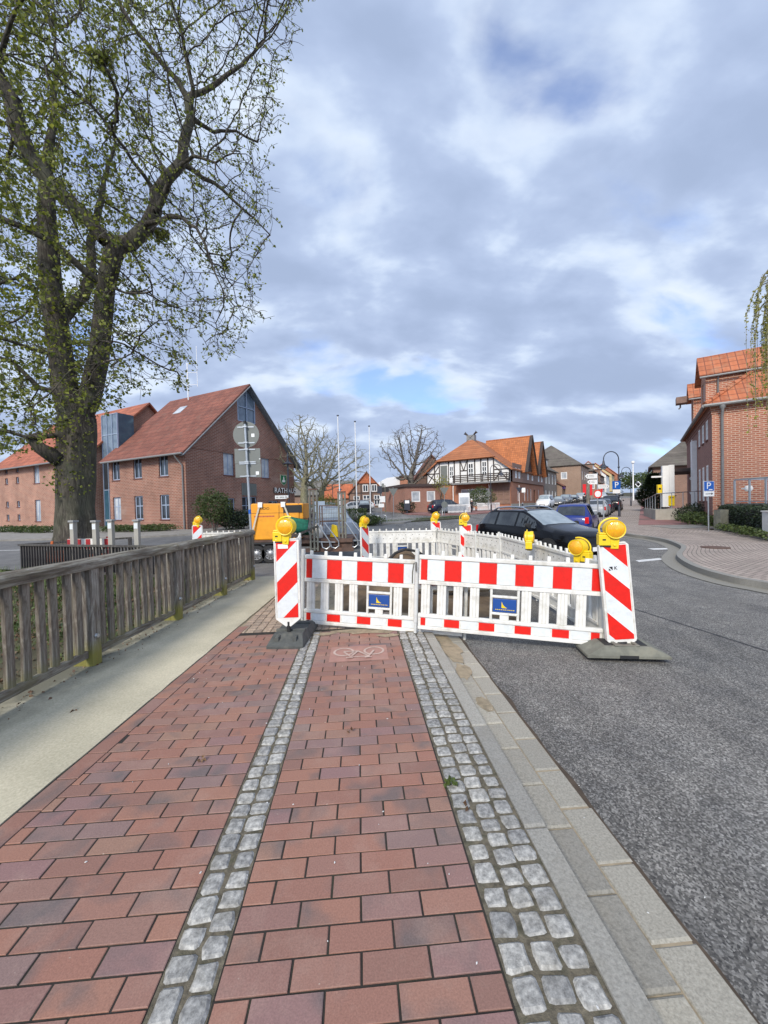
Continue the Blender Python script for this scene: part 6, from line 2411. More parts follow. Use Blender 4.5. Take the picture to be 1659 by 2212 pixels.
for s_ in (-1, 1):
 mb.beam((xr - 0.25, FWID / 2 - s_ * 2.4, RDG - 1.9), (xr - 0.25, FWID / 2 + s_ * 0.5, RDG + 0.55), 0.1, 0.3, up=(1, 0, 0))
 mb.tube([(xr - 0.25, FWID / 2 + s_ * 0.45, RDG + 0.5), (xr - 0.25, FWID / 2 + s_ * 0.8, RDG + 0.85), (xr - 0.25, FWID / 2 + s_ * 1.0, RDG + 0.75), (xr - 0.25, FWID / 2 + s_ * 0.75, RDG + 1.1)], [0.14, 0.16, 0.1, 0.04], 8)
mb.build('gable_horses', MT['timber'], fw, smooth=True)
# lower lean-to wing on its left with a white garage door
mb = MB()
mb.quad((-0.1, 8.6, 0), (-0.1, 8.6, GF), (-0.1, FWID + 1.6, GF), (-0.1, FWID + 1.6, 0))
mb.box(-0.09, 3.0, FWID + 0.02, FWID + 1.6, 0, GF)
mb.build('side_wing', MT['brick_fw'], fw)
mb = MB()
mb.box(-0.16, -0.11, 10.6, 13.0, 0.0, 2.7)
mb.build('garage_door', MT['white'], fw)
# ---------------- flat-roofed annex
an0 = V((2.65, 48.0, zt(48)))
an1 = V((7.3, 49.6, zt(48)))
aa = math.atan2(an1.y - an0.y, an1.x - an0.x)
al = (an1 - an0).length
an = thing('brick_annex', 'low flat-roofed brick annex with two white windows', 'building', an0, aa)
MT['brick_annex'] = brick_mat('annex_brick', (0.34, 0.15, 0.10), (0.28, 0.12, 0.08), (0.3, 0.22, 0.18), 0.25, 0.09, 0.01, 0.12)
o2 = [(0.9, 1.4, 2.1, 2.75), (3.0, 1.4, 4.2, 2.75)]
mb = MB()
wall(mb, (0, 0, 0), X, al, 3.3, (0, -1, 0), o2, 0.1)
wall(mb, (0, 0, 0), (0, 1, 0), 9, 3.3, (-1, 0, 0))
wall(mb, (al, 0, 0), (0, 1, 0), 9, 3.3, (1, 0, 0))
mb.build('wall', MT['brick_annex'], an)
for o in o2:
 window(an, (0, 0, 0), X, (0, -1, 0), o, MT['white'], MT['glass_curtain'], 0.1, 0.14, 0, 0, None)
mb = MB()
mb.box(-0.2, al + 0.2, -0.2, 9.1, 3.3, 3.65)
mb.build('roof', MT['dark_board'], an)
# ---------------- generic small gabled house
def gable_house(name, label, px0, px1, ybase, Y, eave, ridge, depth, wm, rm, axis='front', group=None, wins=(), tex=None, rot=0.0, cat='house', overhang=0.35, winmat=None):
 """gable or eaves front between photo columns px0..px1 at distance Y"""
 a, b = P(px0, ybase, Y), P(px1, ybase, Y)
 w = b.x - a.x
 z = zt(Y)
 t = thing(name, label, cat, (a.x, Y, z), rot, group)
 mb = MB()
 wall(mb, (0, 0, 0), X, w, eave, (0, -1, 0), [x[:4] for x in wins if x[3] <= eave], 0.1)
 wall(mb, (0, 0, 0), (0, 1, 0), depth, eave, (-1, 0, 0))
 wall(mb, (w, 0, 0), (0, 1, 0), depth, eave, (1, 0, 0))
 if axis == 'front':
  mb.poly([(0, 0, eave), (w, 0, eave), (w / 2, 0, ridge)])
 else:
  mb.poly([(0, 0, eave), (0, depth / 2, ridge), (0, depth, eave)])
  mb.poly([(w, 0, eave), (w, depth, eave), (w, depth / 2, ridge)])
 mb.build('wall', wm, t)
 mb = MB()
 o = overhang
 if axis == 'front':
  s = (ridge - eave) / (w / 2)
  slab(mb, [(-o, -o, eave - o * s + .1), (w / 2, -o, ridge + .1), (w / 2, depth, ridge + .1), (-o, depth, eave - o * s + .1)], 0.15)
  slab(mb, [(w + o, -o, eave - o * s + .1), (w / 2 + .003, -o, ridge + .1), (w / 2 + .003, depth, ridge + .1), (w + o, depth, eave - o * s + .1)], 0.15)
 else:
  s = (ridge - eave) / (depth / 2)
  slab(mb, [(-o, -o, eave - o * s + .1), (w + o, -o, eave - o * s + .1), (w + o, depth / 2, ridge + .1), (-o, depth / 2, ridge + .1)], 0.15)
  slab(mb, [(-o, depth + o, eave - o * s + .1), (w + o, depth + o, eave - o * s + .1), (w + o, depth / 2 + .003, ridge + .1), (-o, depth / 2 + .003, ridge + .1)], 0.15)
 mb.build('roof', rm, t)
 for x in wins:
  if x[3] <= eave:
   window(t, (0, 0, 0), X, (0, -1, 0), x[:4], winmat or MT['white'], MT['glass'], 0.1, 0.12, 1, 1, None)
  else:
   mb = MB()
   mb.box(x[0], x[2], -0.05, -0.005, x[1], x[3])
   q = mb.build('window', winmat or MT['white'], t)
   mb = MB()
   hw_ = (x[2] - x[0]) / 2
   mb.box(x[0] + 0.12, x[0] + hw_ - 0.05, -0.06, -0.051, x[1] + 0.12, x[3] - 0.12)
   mb.box(x[0] + hw_ + 0.05, x[2] - 0.12, -0.06, -0.051, x[1] + 0.12, x[3] - 0.12)
   mb.build('pane', MT['glass'], q)
 return t, w
MT['tile_or_y'] = tile_mat('bright_orange_tiles', (0.52, 0.17, 0.06), (0.24, 0.08, 0.04), 'y', 0.3, 0.4, 0.2)
MT['tile_or_x'] = tile_mat('orange_red_tiles', (0.52, 0.15, 0.06), (0.25, 0.08, 0.04), 'x', 0.3, 0.4, 0.2)
MT['tile_grey'] = tile_mat('grey_brown_tiles', (0.145, 0.125, 0.105), (0.07, 0.06, 0.05), 'x', 0.3, 0.4, 0.3, (0.11, 0.115, 0.08))
MT['tile_grey_y'] = tile_mat('grey_brown_tiles_side', (0.145, 0.125, 0.105), (0.07, 0.06, 0.05), 'y', 0.3, 0.4, 0.3, (0.11, 0.115, 0.08))
MT['tile_brown'] = tile_mat('brown_red_tiles', (0.24, 0.10, 0.065), (0.1, 0.05, 0.035), 'x', 0.3, 0.4, 0.3)
MT['brick_grey'] = brick_mat('grey_brown_brick', (0.20, 0.165, 0.135), (0.165, 0.13, 0.105), (0.24, 0.21, 0.18), 0.25, 0.09, 0.012, 0.15)
MT['brick_tan'] = brick_mat('tan_brick', (0.30, 0.19, 0.125), (0.25, 0.15, 0.10), (0.3, 0.24, 0.19), 0.25, 0.09, 0.012, 0.15)
MT['ochre'] = M('yellow_render', (0.56, 0.46, 0.26), 0.9, 0.08, 2)
MT['metal_white'] = M('white_metal_cladding', (0.66, 0.67, 0.67), 0.5, 0.05, 3, stretch=(6, 6, 0.2))
MT['grey_roofing'] = M('grey_hall_roof', (0.155, 0.145, 0.13), 0.9, 0.25, 1.5)
t, w = gable_house('half_timbered_cottage', 'small half-timbered brick cottage with tile-hung orange gable top, behind the flagpoles', 753.5, 833.5, 1094, 70, 2.7, 6.5, 10, MT['brick_brown'], MT['tile_or_y'], 'front',
                   wins=[(0.9, 0.5, 2.0, 2.2), (2.6, 0.6, 3.9, 2.3), (4.6, 0.4, 5.7, 2.3), (2.6, 2.9, 3.6, 4.2), (4.2, 2.9, 5.2, 4.2)], overhang=0.3)
mb = MB()
for x in (0.1, 1.2, 2.3, 3.9, 4.2, 5.8, w - 0.1):
 top = 2.7 + 3.8 * (1 - abs(x - w / 2) / (w / 2))
 mb.box(x - 0.09, x + 0.09, -0.045, -0.003, 0, min(top - 0.1, 4.35))
for z in (0.3, 1.4, 2.7, 4.35):
 hx = (w / 2) * max(0, min(1, (z - 2.7) / 3.8)) if z > 2.7 else 0
 mb.box(hx + 0.05, w - hx - 0.05, -0.042, -0.004, z - 0.08, z + 0.08)
mb.build('timber_frame', MT['timber'], t)
mb = MB()
hx = (w / 2) * ((4.45 - 2.7) / 3.8)
mb.prism([(hx, -0.1, 4.45), (w - hx, -0.1, 4.45), (w / 2, -0.1, 6.45)], (0, 0.07, 0))
mb.build('tile_hanging', MT['tile_or_x'], t)
gable_house('brick_house', 'low house with bright orange roof between the bare trees', 703, 757, 1090, 77, 1.9, 4.6, 6, MT['brick_brown'], MT['tile_or_x'], 'side')
# long grey-roofed hall
a = P(600, 1090, 92)
b = P(768, 1090, 92)
t = thing('long_hall', 'long low hall with dull grey roof behind the bare trees', 'building', (a.x, 92, zt(92)))
mb = MB()
mb.box(0, b.x - a.x, 0, 14, 0, 2.4)
mb.build('wall', MT['brick_brown'], t)
mb = MB()
slab(mb, [(-0.4, -0.5, 2.3), (b.x - a.x + 0.4, -0.5, 2.3), (b.x - a.x + 0.4, 7, 6.0), (-0.4, 7, 6.0)], 0.2)
mb.build('roof', MT['grey_roofing'], t)
# white industrial building
a = P(812, 1085, 104)
b = P(868, 1085, 98)
t = thing('industrial_building', 'white metal-clad industrial building beyond the cottage', 'building', (a.x, 100, zt(100)), R(-4))
w = b.x - a.x
mb = MB()
mb.prism([(0, 0, 0), (w, 0, 0), (w, 0, 6.4), (w * 0.45, 0, 6.0), (0, 0, 4.4)], (0, 12, 0))
mb.build('cladding', MT['metal_white'], t)
mb = MB()
mb.box(1.7, 2.3, -0.05, -0.01, 2.5, 4.6)
mb.build('window', MT['galv_dull'], t)
a = P(866, 1085, 96)
b = P(905, 1085, 96)
t = thing('brick_tower_block', 'plain orange brick block beside the white industrial building', 'building', (a.x, 96, zt(96)))
mb = MB()
mb.box(0, b.x - a.x, 0, 8, 0, 6.0)
mb.build('wall', MT['brick_fw'], t)
mb = MB()
mb.box(-0.2, b.x - a.x + 0.2, -0.2, 8.2, 6.0, 6.5)
mb.build('roof_edge', MT['dark_board'], t)
mb = MB()
mb.box(0.7, 2.2, -0.06, -0.01, 0.0, 3.2)
mb.build('door', MT['white'], t)
t, w = gable_house('brick_barn', 'brown brick barn with a round gable opening left of the half-timbered house', 893, 975, 1085, 66, 4.6, 9.0, 12, MT['brick_brown'], MT['tile_brown'], 'front', cat='barn')
mb = MB()
mb.lathe([(0.0, -0.03), (0.4, -0.03), (0.45, -0.06), (0.5, -0.03), (0.5, 0.0)], origin=(w / 2, 0, 7.4), axis='Y', n=16)
mb.build('round_opening', MT['infill'], t)
# ---------------- row along the street
def street_house(name, label, s0, s1, eave, ridge, depth, wm, rm, wins, hip=False, off=0.0, dormer=None, shop=None, group=None):
 p = FC + STREET * s0
 nrm = V((STREET.y, -STREET.x, 0))
 p = p + nrm * off
 t = thing(name, label, 'house', (p.x, p.y, zt(p.y)), fa, group)
 L = s1 - s0
 mb = MB()
 ops = wins
 wall(mb, (0, 0, 0), X, L, eave, (0, -1, 0), ops, 0.1)
 wall(mb, (0, 0, 0), (0, 1, 0), depth, eave, (-1, 0, 0), [(depth * 0.2, eave * 0.6, depth * 0.2 + 1.2, eave * 0.6 + 1.5), (1.2 if depth < 7 else depth * 0.62, eave * 0.6, (1.2 if depth < 7 else depth * 0.62) + 1.2, eave * 0.6 + 1.5)] if off > 2 else (), 0.1)
 wall(mb, (L, 0, 0), (0, 1, 0), depth, eave, (1, 0, 0))
 if not hip:
  mb.poly([(0, 0, eave), (0, depth / 2, ridge), (0, depth, eave)])
  mb.poly([(L, 0, eave), (L, depth, eave), (L, depth / 2, ridge)])
 mb.build('wall', wm, t)
 mb = MB()
 o = 0.4
 h = depth / 2 * 0.8 if hip else 0
 e = eave - 0.2
 slab(mb, [(-o, -o, e), (L + o, -o, e), (L + o - h, depth / 2, ridge), (-o + h, depth / 2, ridge)], 0.15)
 slab(mb, [(-o, depth + o, e), (L + o, depth + o, e), (L + o - h, depth / 2 + .003, ridge), (-o + h, depth / 2 + .003, ridge)], 0.15)
 if hip:
  slab(mb, [(-o, -o, e), (-o, depth + o, e), (-o + h, depth / 2, ridge)], 0.15)
  slab(mb, [(L + o, -o, e), (L + o, depth + o, e), (L + o - h, depth / 2, ridge)], 0.15)
 mb.build('roof', rm, t)
 for x in ops:
  window(t, (0, 0, 0), X, (0, -1, 0), x, MT['white'], MT['glass'], 0.1, 0.13, 1, 0, None)
 if off > 2:
  for y0 in (depth * 0.2, depth * 0.62):
   window(t, (0, 0, 0), (0, 1, 0), (-1, 0, 0), (y0, eave * 0.6, y0 + 1.2, eave * 0.6 + 1.5), MT['white'], MT['glass_curtain'], 0.1, 0.13, 0, 0, None)
 if dormer:
  x, w_ = dormer
  mb = MB()
  z = eave + 0.3
  mb.box(x, x + w_, 0.3, 3.2, z, z + 1.5)
  d = mb.build('dormer', wm, t)
  mb = MB()
  mb.box(x - 0.2, x + w_ + 0.2, 0.05, 3.3, z + 1.5, z + 1.68)
  mb.build('dormer_roof', rm, d)
  mb = MB()
  mb.box(x + 0.3, x + w_ - 0.3, 0.24, 0.295, z + 0.3, z + 1.35)
  mb.build('window', MT['white'], d)
 if shop:
  for a, b, z0, z1, m_, pr, nm in shop:
   mb = MB()
   mb.box(a, b, -pr, -0.01, z0, z1)
   mb.build(nm, m_, t)
 return t
MT['shop_red'] = M('red_shop_front', (0.66, 0.012, 0.015), 0.4, 0.06, 3)
MT['shop_purple'] = M('purple_shop_sign', (0.10, 0.04, 0.28), 0.4, 0.06, 3)
MT['shop_dark'] = M('dark_shop_glass', (0.03, 0.03, 0.035), 0.1, 0.1, 3)
MT['shop_orange'] = M('orange_awning', (0.55, 0.17, 0.03), 0.6, 0.1, 3)
W2 = lambda xs, z0, z1, w=1.1: [(x, z0, x + w, z1) for x in xs]
street_house('street_house', 'grey-brown house with small dormer joined to the half-timbered house', 21.0, 33.5, 6.4, 10.2, 10, MT['brick_grey'], MT['tile_grey'],
             W2((1.5, 4.2, 7.5, 10.4), 3.7, 5.6) + W2((1.2, 4.2, 7.2, 10.3), 0.6, 2.4), dormer=(2.2, 2.6), group='houses along the street')
street_house('street_house', 'tall tan brick house with big hipped grey roof, jutting towards the street', 36, 50, 7.6, 12.6, 13, MT['brick_tan'], MT['tile_grey'],
             W2((2, 6, 10), 4.4, 6.2), hip=True, off=4.2, dormer=None, group='houses along the street')
street_house('shop', 'low shop with purple sign and brown roof between the grey and the tan house', 33.6, 37.5, 3.3, 5.8, 8, MT['brick_tan'], MT['tile_brown'], (), off=1.0,
             shop=[(0.2, 3.7, 0.1, 2.3, MT['shop_dark'], 0.05, 'shop_window'), (0.3, 3.4, 2.5, 3.1, MT['shop_purple'], 0.25, 'shop_sign')], group='shops along the street')
street_house('shop', 'shop with bright red front at the foot of the tan house', 50.2, 58, 3.6, 5.0, 6, MT['brick_tan'], MT['tile_grey'], (), off=6.6,
             shop=[(0.1, 2.4, 0.3, 3.2, MT['shop_red'], 0.3, 'red_front'), (3.0, 7.6, 0.2, 2.6, MT['shop_dark'], 0.05, 'shop_window'), (2.8, 7.8, 2.7, 3.3, MT['shop_orange'], 0.6, 'awning')], group='shops along the street')
mb = MB()
p = P(1259, 1058, 82)
t = thing('shop_banner', 'large red banner panel across the shop front below the tan house', 'banner', (p.x - 1.9, 82, zt(82)), R(-6))
mb.box(0, 3.7, -0.08, 0, 0.9, 3.3)
mb.build('panel', MT['shop_red'], t)
mb = MB()
for x in (0.1, 3.6):
 mb.box(x - 0.06, x + 0.06, 0.01, 0.1, 0, 3.3)
mb.build('post', MT['galv'], t)
street_house('street_house', 'tan house with grey hipped roof beyond the tall hipped one', 60, 72, 6.8, 10.8, 11, MT['brick_brown'], MT['tile_grey'], W2((1.5, 5, 8.5), 3.9, 5.6), hip=True, off=4.0, dormer=(4, 3), group='houses along the street')
street_house('street_house', 'brown-roofed house farther up the street', 74, 88, 5.6, 9.8, 11, MT['brick_brown'], MT['tile_brown'], W2((1.5, 5, 8.5, 11), 3.4, 4.8), off=4.6, dormer=(5, 3), group='houses along the street')
street_house('street_house', 'red-roofed house with pale gable far up the street', 90, 104, 6.0, 10.6, 10, MT['white_wall'], MT['tile_or_x'], W2((1.5, 5, 8.5, 11), 3.4, 4.9), off=5.0, group='houses along the street')
street_house('street_house', 'yellow rendered house far up the street', 106, 122, 6.4, 10.6, 10, MT['ochre'], MT['tile_or_x'], W2((1.5, 5, 8.5, 12), 3.6, 5.1) + W2((1.5, 5, 8.5, 12), 0.8, 2.4), off=5.6, group='houses along the street')
street_house('street_house', 'last brick house visible at the far end of the street', 124, 140, 6.4, 11, 10, MT['brick_fw'], MT['tile_or_x'], W2((1.5, 5, 8.5, 12), 3.6, 5.1), off=6.5, group='houses along the street')
# ---------------- right-hand brick building (local x along the street facade, y into the block on the right)
MT['brick_post'] = brick_mat('bold_red_brick', (0.43, 0.145, 0.078), (0.33, 0.10, 0.058), (0.52, 0.38, 0.28), 0.30, 0.10, 0.017, 0.12)
MT['brick_post_shaded'] = brick_mat('shaded_street_brick', (0.27, 0.105, 0.075), (0.21, 0.08, 0.06), (0.28, 0.2, 0.165), 0.26, 0.085, 0.012, 0.12)  # darker copy of the end wall brick, with the facade's shade painted in
MT['tile_post_x'] = tile_mat('post_tiles', (0.47, 0.15, 0.065), (0.19, 0.06, 0.03), 'x', 0.34, 0.42, 0.15, None)
MT['tile_post_y'] = tile_mat('post_tiles_hip', (0.49, 0.155, 0.065), (0.19, 0.06, 0.03), 'y', 0.34, 0.42, 0.15, (0.33, 0.2, 0.12))
PC = V((17.1, 20.0, 0.0))
pb = thing('brick_post_office', 'tall red brick building with orange tiled hipped roof and two gabled dormers on the right', 'building', PC, fa)
PE, PLEN, PD = 6.3, 13.9, 11
ops = []
for x in (1.9, 3.6, 5.4):
 ops.append((x - 0.4, 4.75, x + 0.4, 5.85))
 ops.append((x - 0.4, 1.35, x + 0.4, 3.35))
ops += [(10.0 - 0.4, 4.5, 10.4, 5.8), (10.0 - 0.35, 1.0, 10.35, 3.3)]
mb = MB()
# facade faces left: with y into the block, outward is +y?  street side is the -x side of the block
wall(mb, (0, 0, 0), X, PLEN, PE, (0, 1, 0), ops, 0.05)
mb.build('street_wall', MT['brick_post_shaded'], pb)
eops = [(4.1, 1.6, 4.9, 3.0), (4.1, 4.6, 4.9, 5.8)]
mb = MB()
wall(mb, (0, 0, 0), (0, -1, 0), PD, PE, (-1, 0, 0), eops, 0.14)
wall(mb, (PLEN, 0, 0), (0, -1, 0), PD, PE, (1, 0, 0))
wall(mb, (0, -PD, 0), X, PLEN, PE, (0, -1, 0))
for k in range(3):
 mb.box(-0.03 - 0.03 * k, 0, -PD, 0.03 + 0.03 * k, PE - 0.45 + 0.15 * k, PE - 0.302 + 0.15 * k)
mb.build('end_wall', MT['brick_post'], pb)
mb = MB()
for k in range(3):
 mb.box(0.001, PLEN, 0.001, 0.03 + 0.04 * k, PE - 0.46 + 0.15 * k, PE - 0.312 + 0.15 * k)
mb.build('cornice', MT['brick_post_shaded'], pb)
for o in ops:
 window(pb, (0, 0, 0), X, (0, 1, 0), o, MT['white'], MT['glass_curtain'] if o[0] < 4.5 or o[0] > 6 else MT['glass'], 0.05, 0.10, 1, 1, SILL)
for o in eops:
 window(pb, (0, 0, 0), (0, -1, 0), (-1, 0, 0), o, MT['white'], MT['glass_curtain'], 0.14, 0.1, 1, 1, SILL)
mb = MB()
mb.box(6.7, 7.5, 0.012, 0.28, 0.6, 5.35)
mb.build('white_pilaster', MT['white'], pb)
PR_ = 11.2
mb = MB()
ov = 0.3
e = PE + 0.02
h = PD / 2 + ov
slab(mb, [(-ov, ov, e), (PLEN + ov, ov, e), (PLEN + ov - h, -PD / 2, PR_), (-ov + h, -PD / 2, PR_)], 0.16)
slab(mb, [(-ov, -PD - ov, e), (PLEN + ov, -PD - ov, e), (PLEN + ov - h, -PD / 2 - .003, PR_), (-ov + h, -PD / 2 - .003, PR_)], 0.16)
slab(mb, [(PLEN + ov, ov, e), (PLEN + ov, -PD - ov, e), (PLEN + ov - h, -PD / 2, PR_)], 0.16)
mb.build('roof', MT['tile_post_x'], pb)
mb = MB()
slab(mb, [(-ov, ov, e + .003), (-ov, -PD - ov, e + .003), (-ov + h, -PD / 2, PR_ + .003)], 0.16)
mb.build('hip_roof', MT['tile_post_y'], pb)
mb = MB()
n = 22
for k in range(n):
 a = V((-ov, ov, e)).lerp(V((-ov + h, -PD / 2, PR_)), k / n)
 b = V((-ov, ov, e)).lerp(V((-ov + h, -PD / 2, PR_)), (k + 1.12) / n)
 mb.tube([a + V((0, 0, 0.05)), b + V((0, 0, 0.02))], [0.12, 0.10], 8)
mb.build('hip_tiles', MT['tile_post_y'], pb, smooth=True)
mb = MB()
mb.tube([(-ov - 0.06, ov + 0.05, e - 0.05), (-ov - 0.06, -PD, e - 0.05)], 0.085, 8)
mb.tube([(-ov - 0.06, ov + 0.05, e - 0.05), (PLEN, ov + 0.05, e - 0.05)], 0.085, 8)
mb.build('gutter', MT['gutter_zinc'], pb, smooth=True)
mb = MB()
mb.lathe([(0.05, 0.0), (0.07, 0.12), (0.13, 0.24), (0.13, 0.34)], origin=(-0.3, -0.38, PE - 0.42), n=12)
mb.tube([(-0.3, -0.38, PE - 0.35), (-0.16, -0.38, PE - 0.65), (-0.12, -0.38, 0.95)], 0.06, 10)
mb.build('downpipe', MT['gutter_zinc'], pb, smooth=True)
# gabled dormers through the eaves
for x0, x1, zt0, zt1, lab in ((2.05, 4.2, 8.55, 9.65, 'a'), (8.4, 9.8, 8.75, 9.6, 'b')):
 xm = (x0 + x1) / 2
 mb = MB()
 wall(mb, (x0, 0.02, PE - 0.3), X, x1 - x0, zt0 - PE + 0.3, (0, 1, 0), [((x1 - x0) / 2 - 0.42, 0.75, (x1 - x0) / 2 + 0.42, 2.2)], 0.12)
 mb.poly([(x0, 0.02, zt0), (xm, 0.02, zt1), (x1, 0.02, zt0)])
 wall(mb, (x0, -4.6, PE - 0.3), (0, 1, 0), 4.62, zt0 - PE + 0.3, (-1, 0, 0))
 wall(mb, (x1, -4.6, PE - 0.3), (0, 1, 0), 4.62, zt0 - PE + 0.3, (1, 0, 0))
 d = mb.build('dormer', MT['brick_post'], pb)
 window(d, (x0, 0.02, PE - 0.3), X, (0, 1, 0), ((x1 - x0) / 2 - 0.42, 0.75, (x1 - x0) / 2 + 0.42, 2.2), MT['white'], MT['glass_curtain'], 0.12, 0.09, 1, 1, None)
 mb = MB()
 o = 0.28
 s_ = (zt1 - zt0) / (xm - x0)
 slab(mb, [(x0 - o, 0.3, zt0 - o * s_ + .1), (xm, 0.3, zt1 + .1), (xm, -4.8, zt1 + .1), (x0 - o, -4.8, zt0 - o * s_ + .1)], 0.13)
 slab(mb, [(x1 + o, 0.3, zt0 - o * s_ + .1), (xm + .003, 0.3, zt1 + .1), (xm + .003, -4.8, zt1 + .1), (x1 + o, -4.8, zt0 - o * s_ + .1)], 0.13)
 mb.build('dormer_roof', MT['tile_post_y'], d)
 mb = MB()
 mb.tube([(x0 - o - 0.04, 0.3, zt0 - o * s_ - 0.02), (x0 - o - 0.04, -4.4, zt0 - o * s_ - 0.02)], 0.06, 8)
 mb.tube([(x0 - o + 0.02, -0.5, zt0 - 0.3), (x0 - 0.09, -0.5, zt0 - 0.55), (x0 - 0.09, -0.5, PE + 0.1)], 0.045, 8)
 mb.build('dormer_gutter', MT['gutter_zinc'], d, smooth=True)
mb = MB()
mb.box(8.7, 9.5, 0.31, 0.95, 8.35, 8.8)
hb = mb.build('hoist_beam', MT['infill'], pb)
mb = MB()
mb.tube([(9.1, 0.7, 8.34), (9.1, 0.7, 8.1), (9.1, 0.8, 8.0)], 0.05, 8)
mb.build('hook', MT['gutter_zinc'], hb, smooth=True)
mb = MB()
mb.box(7.6, 12.6, 0.02, 1.9, 3.42, 3.62)
mb.build('canopy', MT['dark_board'], pb)
for z in (2.9, 1.9):
 mb = MB()
 mb.lathe([(0.0, -0.14), (0.1, -0.1), (0.14, 0), (0.1, 0.1), (0.0, 0.14)], origin=(7.9, 0.18, z), n=12)
 mb.build('globe_lamp', MT['white'], pb, smooth=True)
# grey-roofed house behind the conifer
p = P(1402, 1080, 44)
t = thing('street_house', 'house with grey slate hipped roof and white dormer behind the conifer', 'house', (p.x + 1.6, 45.5, zt(44)), fa, 'houses along the street')
mb = MB()
mb.box(0, 11, -9, 0, 0, 5.0)
mb.build('wall', MT['brick_brown'], t)
mb = MB()
e, h = 4.9, 4.4
slab(mb, [(-.5, .5, e), (11.5, .5, e), (11.5 - h, -4.5, 9.4), (-.5 + h, -4.5, 9.4)], 0.15)
slab(mb, [(-.5, -9.5, e), (11.5, -9.5, e), (11.5 - h, -4.503, 9.4), (-.5 + h, -4.503, 9.4)], 0.15)
slab(mb, [(-.5, .5, e), (-.5, -9.5, e), (-.5 + h, -4.5, 9.4)], 0.15)
mb.build('roof', MT['tile_grey'], t)
mb = MB()
mb.box(0.4, 2.4, -5.6, -3.8, 5.9, 7.4)
d = mb.build('dormer', MT['galv_dull'], t)
mb = MB()
mb.box(0.34, 0.395, -5.3, -4.1, 6.2, 7.2)
mb.build('window', MT['white'], d)
# ================================================================ TREES AND PLANTS
def bark_mat(name, c1, c2, moss, sx=7, sz=1.2):
 m, nt, b = nodes_of(name)
 v = coords(nt, scale=(sx, sx, sz))
 n = noisef(nt, v, 2.2, 9, 0.72, 0.8)
 c = ramp(nt, n, [(0.34, sc(c1, 0.3)), (0.47, c1), (0.60, c2)])
 n2 = noisef(nt, coords(nt), 0.9, 7, 0.68, 0.3)
 f = ramp(nt, n2, [(0.46, (0, 0, 0)), (0.68, (0.75,) * 3)])
 c = mixc(nt, f, c, moss)
 nt.links.new(c, b.inputs['Base Color'])
 b.inputs['Roughness'].default_value = 0.92
 bumpn(nt, b, n, 1.0, 0.06)
 return m
MT['bark_big'] = bark_mat('linden_bark', (0.052, 0.042, 0.032), (0.125, 0.108, 0.083), (0.085, 0.09, 0.055), 4.5, 0.9)
MT['bark_pale'] = bark_mat('pale_bark', (0.19, 0.175, 0.12), (0.34, 0.315, 0.22), (0.22, 0.225, 0.11), 6, 2)
MT['bark_grey'] = bark_mat('oak_bark', (0.11, 0.095, 0.08), (0.20, 0.18, 0.15), (0.13, 0.12, 0.09), 6, 2)
MT['leaf_lime'] = leaf_mat('young_linden_leaves', (0.075, 0.105, 0.014), (0.30, 0.32, 0.05), 0.45)
MT['leaf_dark'] = leaf_mat('dark_evergreen_leaves', (0.009, 0.018, 0.008), (0.034, 0.056, 0.018), 0.1)
MT['leaf_mid'] = leaf_mat('shrub_leaves', (0.03, 0.055, 0.014), (0.10, 0.135, 0.03), 0.25)
MT['leaf_willow'] = leaf_mat('willow_leaves', (0.16, 0.17, 0.02), (0.36, 0.34, 0.06), 0.35)
MT['leaf_brown'] = leaf_mat('dead_leaves', (0.06, 0.03, 0.015), (0.19, 0.11, 0.055), 0.1)
MT['blade'] = leaf_mat('grass_blades', (0.035, 0.075, 0.012), (0.12, 0.17, 0.035), 0.3)
def colonize(nodes, parents, attr, step, infl, kill, iters, trop=(0, 0, 0)):
 """grow branches towards the attraction points"""
 N = len(nodes)
 kd = KDTree(N)
 for i, p in enumerate(nodes):
  kd.insert(p, i)
 kd.balance()
 near = []
 for a in attr:
  _, i, d = kd.find(a)
  near.append((d, i))
 alive = [True] * len(attr)
 tr_ = V(trop)
 for it in range(iters):
  pull = {}
  for k, a in enumerate(attr):
   if not alive[k]:
    continue
   d, i = near[k]
   if d < infl:
    v = (a - nodes[i])
    v.normalize()
    if i in pull:
     pull[i] += v
    else:
     pull[i] = v.copy()
  if not pull:
   break
  new = []
  for i, v in pull.items():
   if v.length < 1e-4:
    continue
   v.normalize()
   v = (v + tr_ + V((rng.uniform(-1, 1), rng.uniform(-1, 1), rng.uniform(-1, 1))) * 0.22).normalized()
   q = nodes[i] + v * step
   new.append(len(nodes))
   nodes.append(q)
   parents.append(i)
  kd = KDTree(len(new))
  for j in new:
   kd.insert(nodes[j], j)
  kd.balance()
  for k, a in enumerate(attr):
   if not alive[k]:
    continue
   _, i, d = kd.find(a)
   if i is not None and d < near[k][0]:
    near[k] = (d, i)
   if near[k][0] < kill:
    alive[k] = False
 return nodes, parents
def radii_of(nodes, parents, tip, expo=2.3, fixed=None):
 n = len(nodes)
 acc = [0.0] * n
 kids = [0] * n
 r = [0.0] * n
 for i in range(n - 1, -1, -1):
  r[i] = tip if kids[i] == 0 else acc[i] ** (1 / expo)
  if fixed and i in fixed:
   r[i] = max(fixed[i], 0.0)
  p = parents[i]
  if p >= 0:
   acc[p] += r[i] ** expo
   kids[p] += 1
 return r, kids
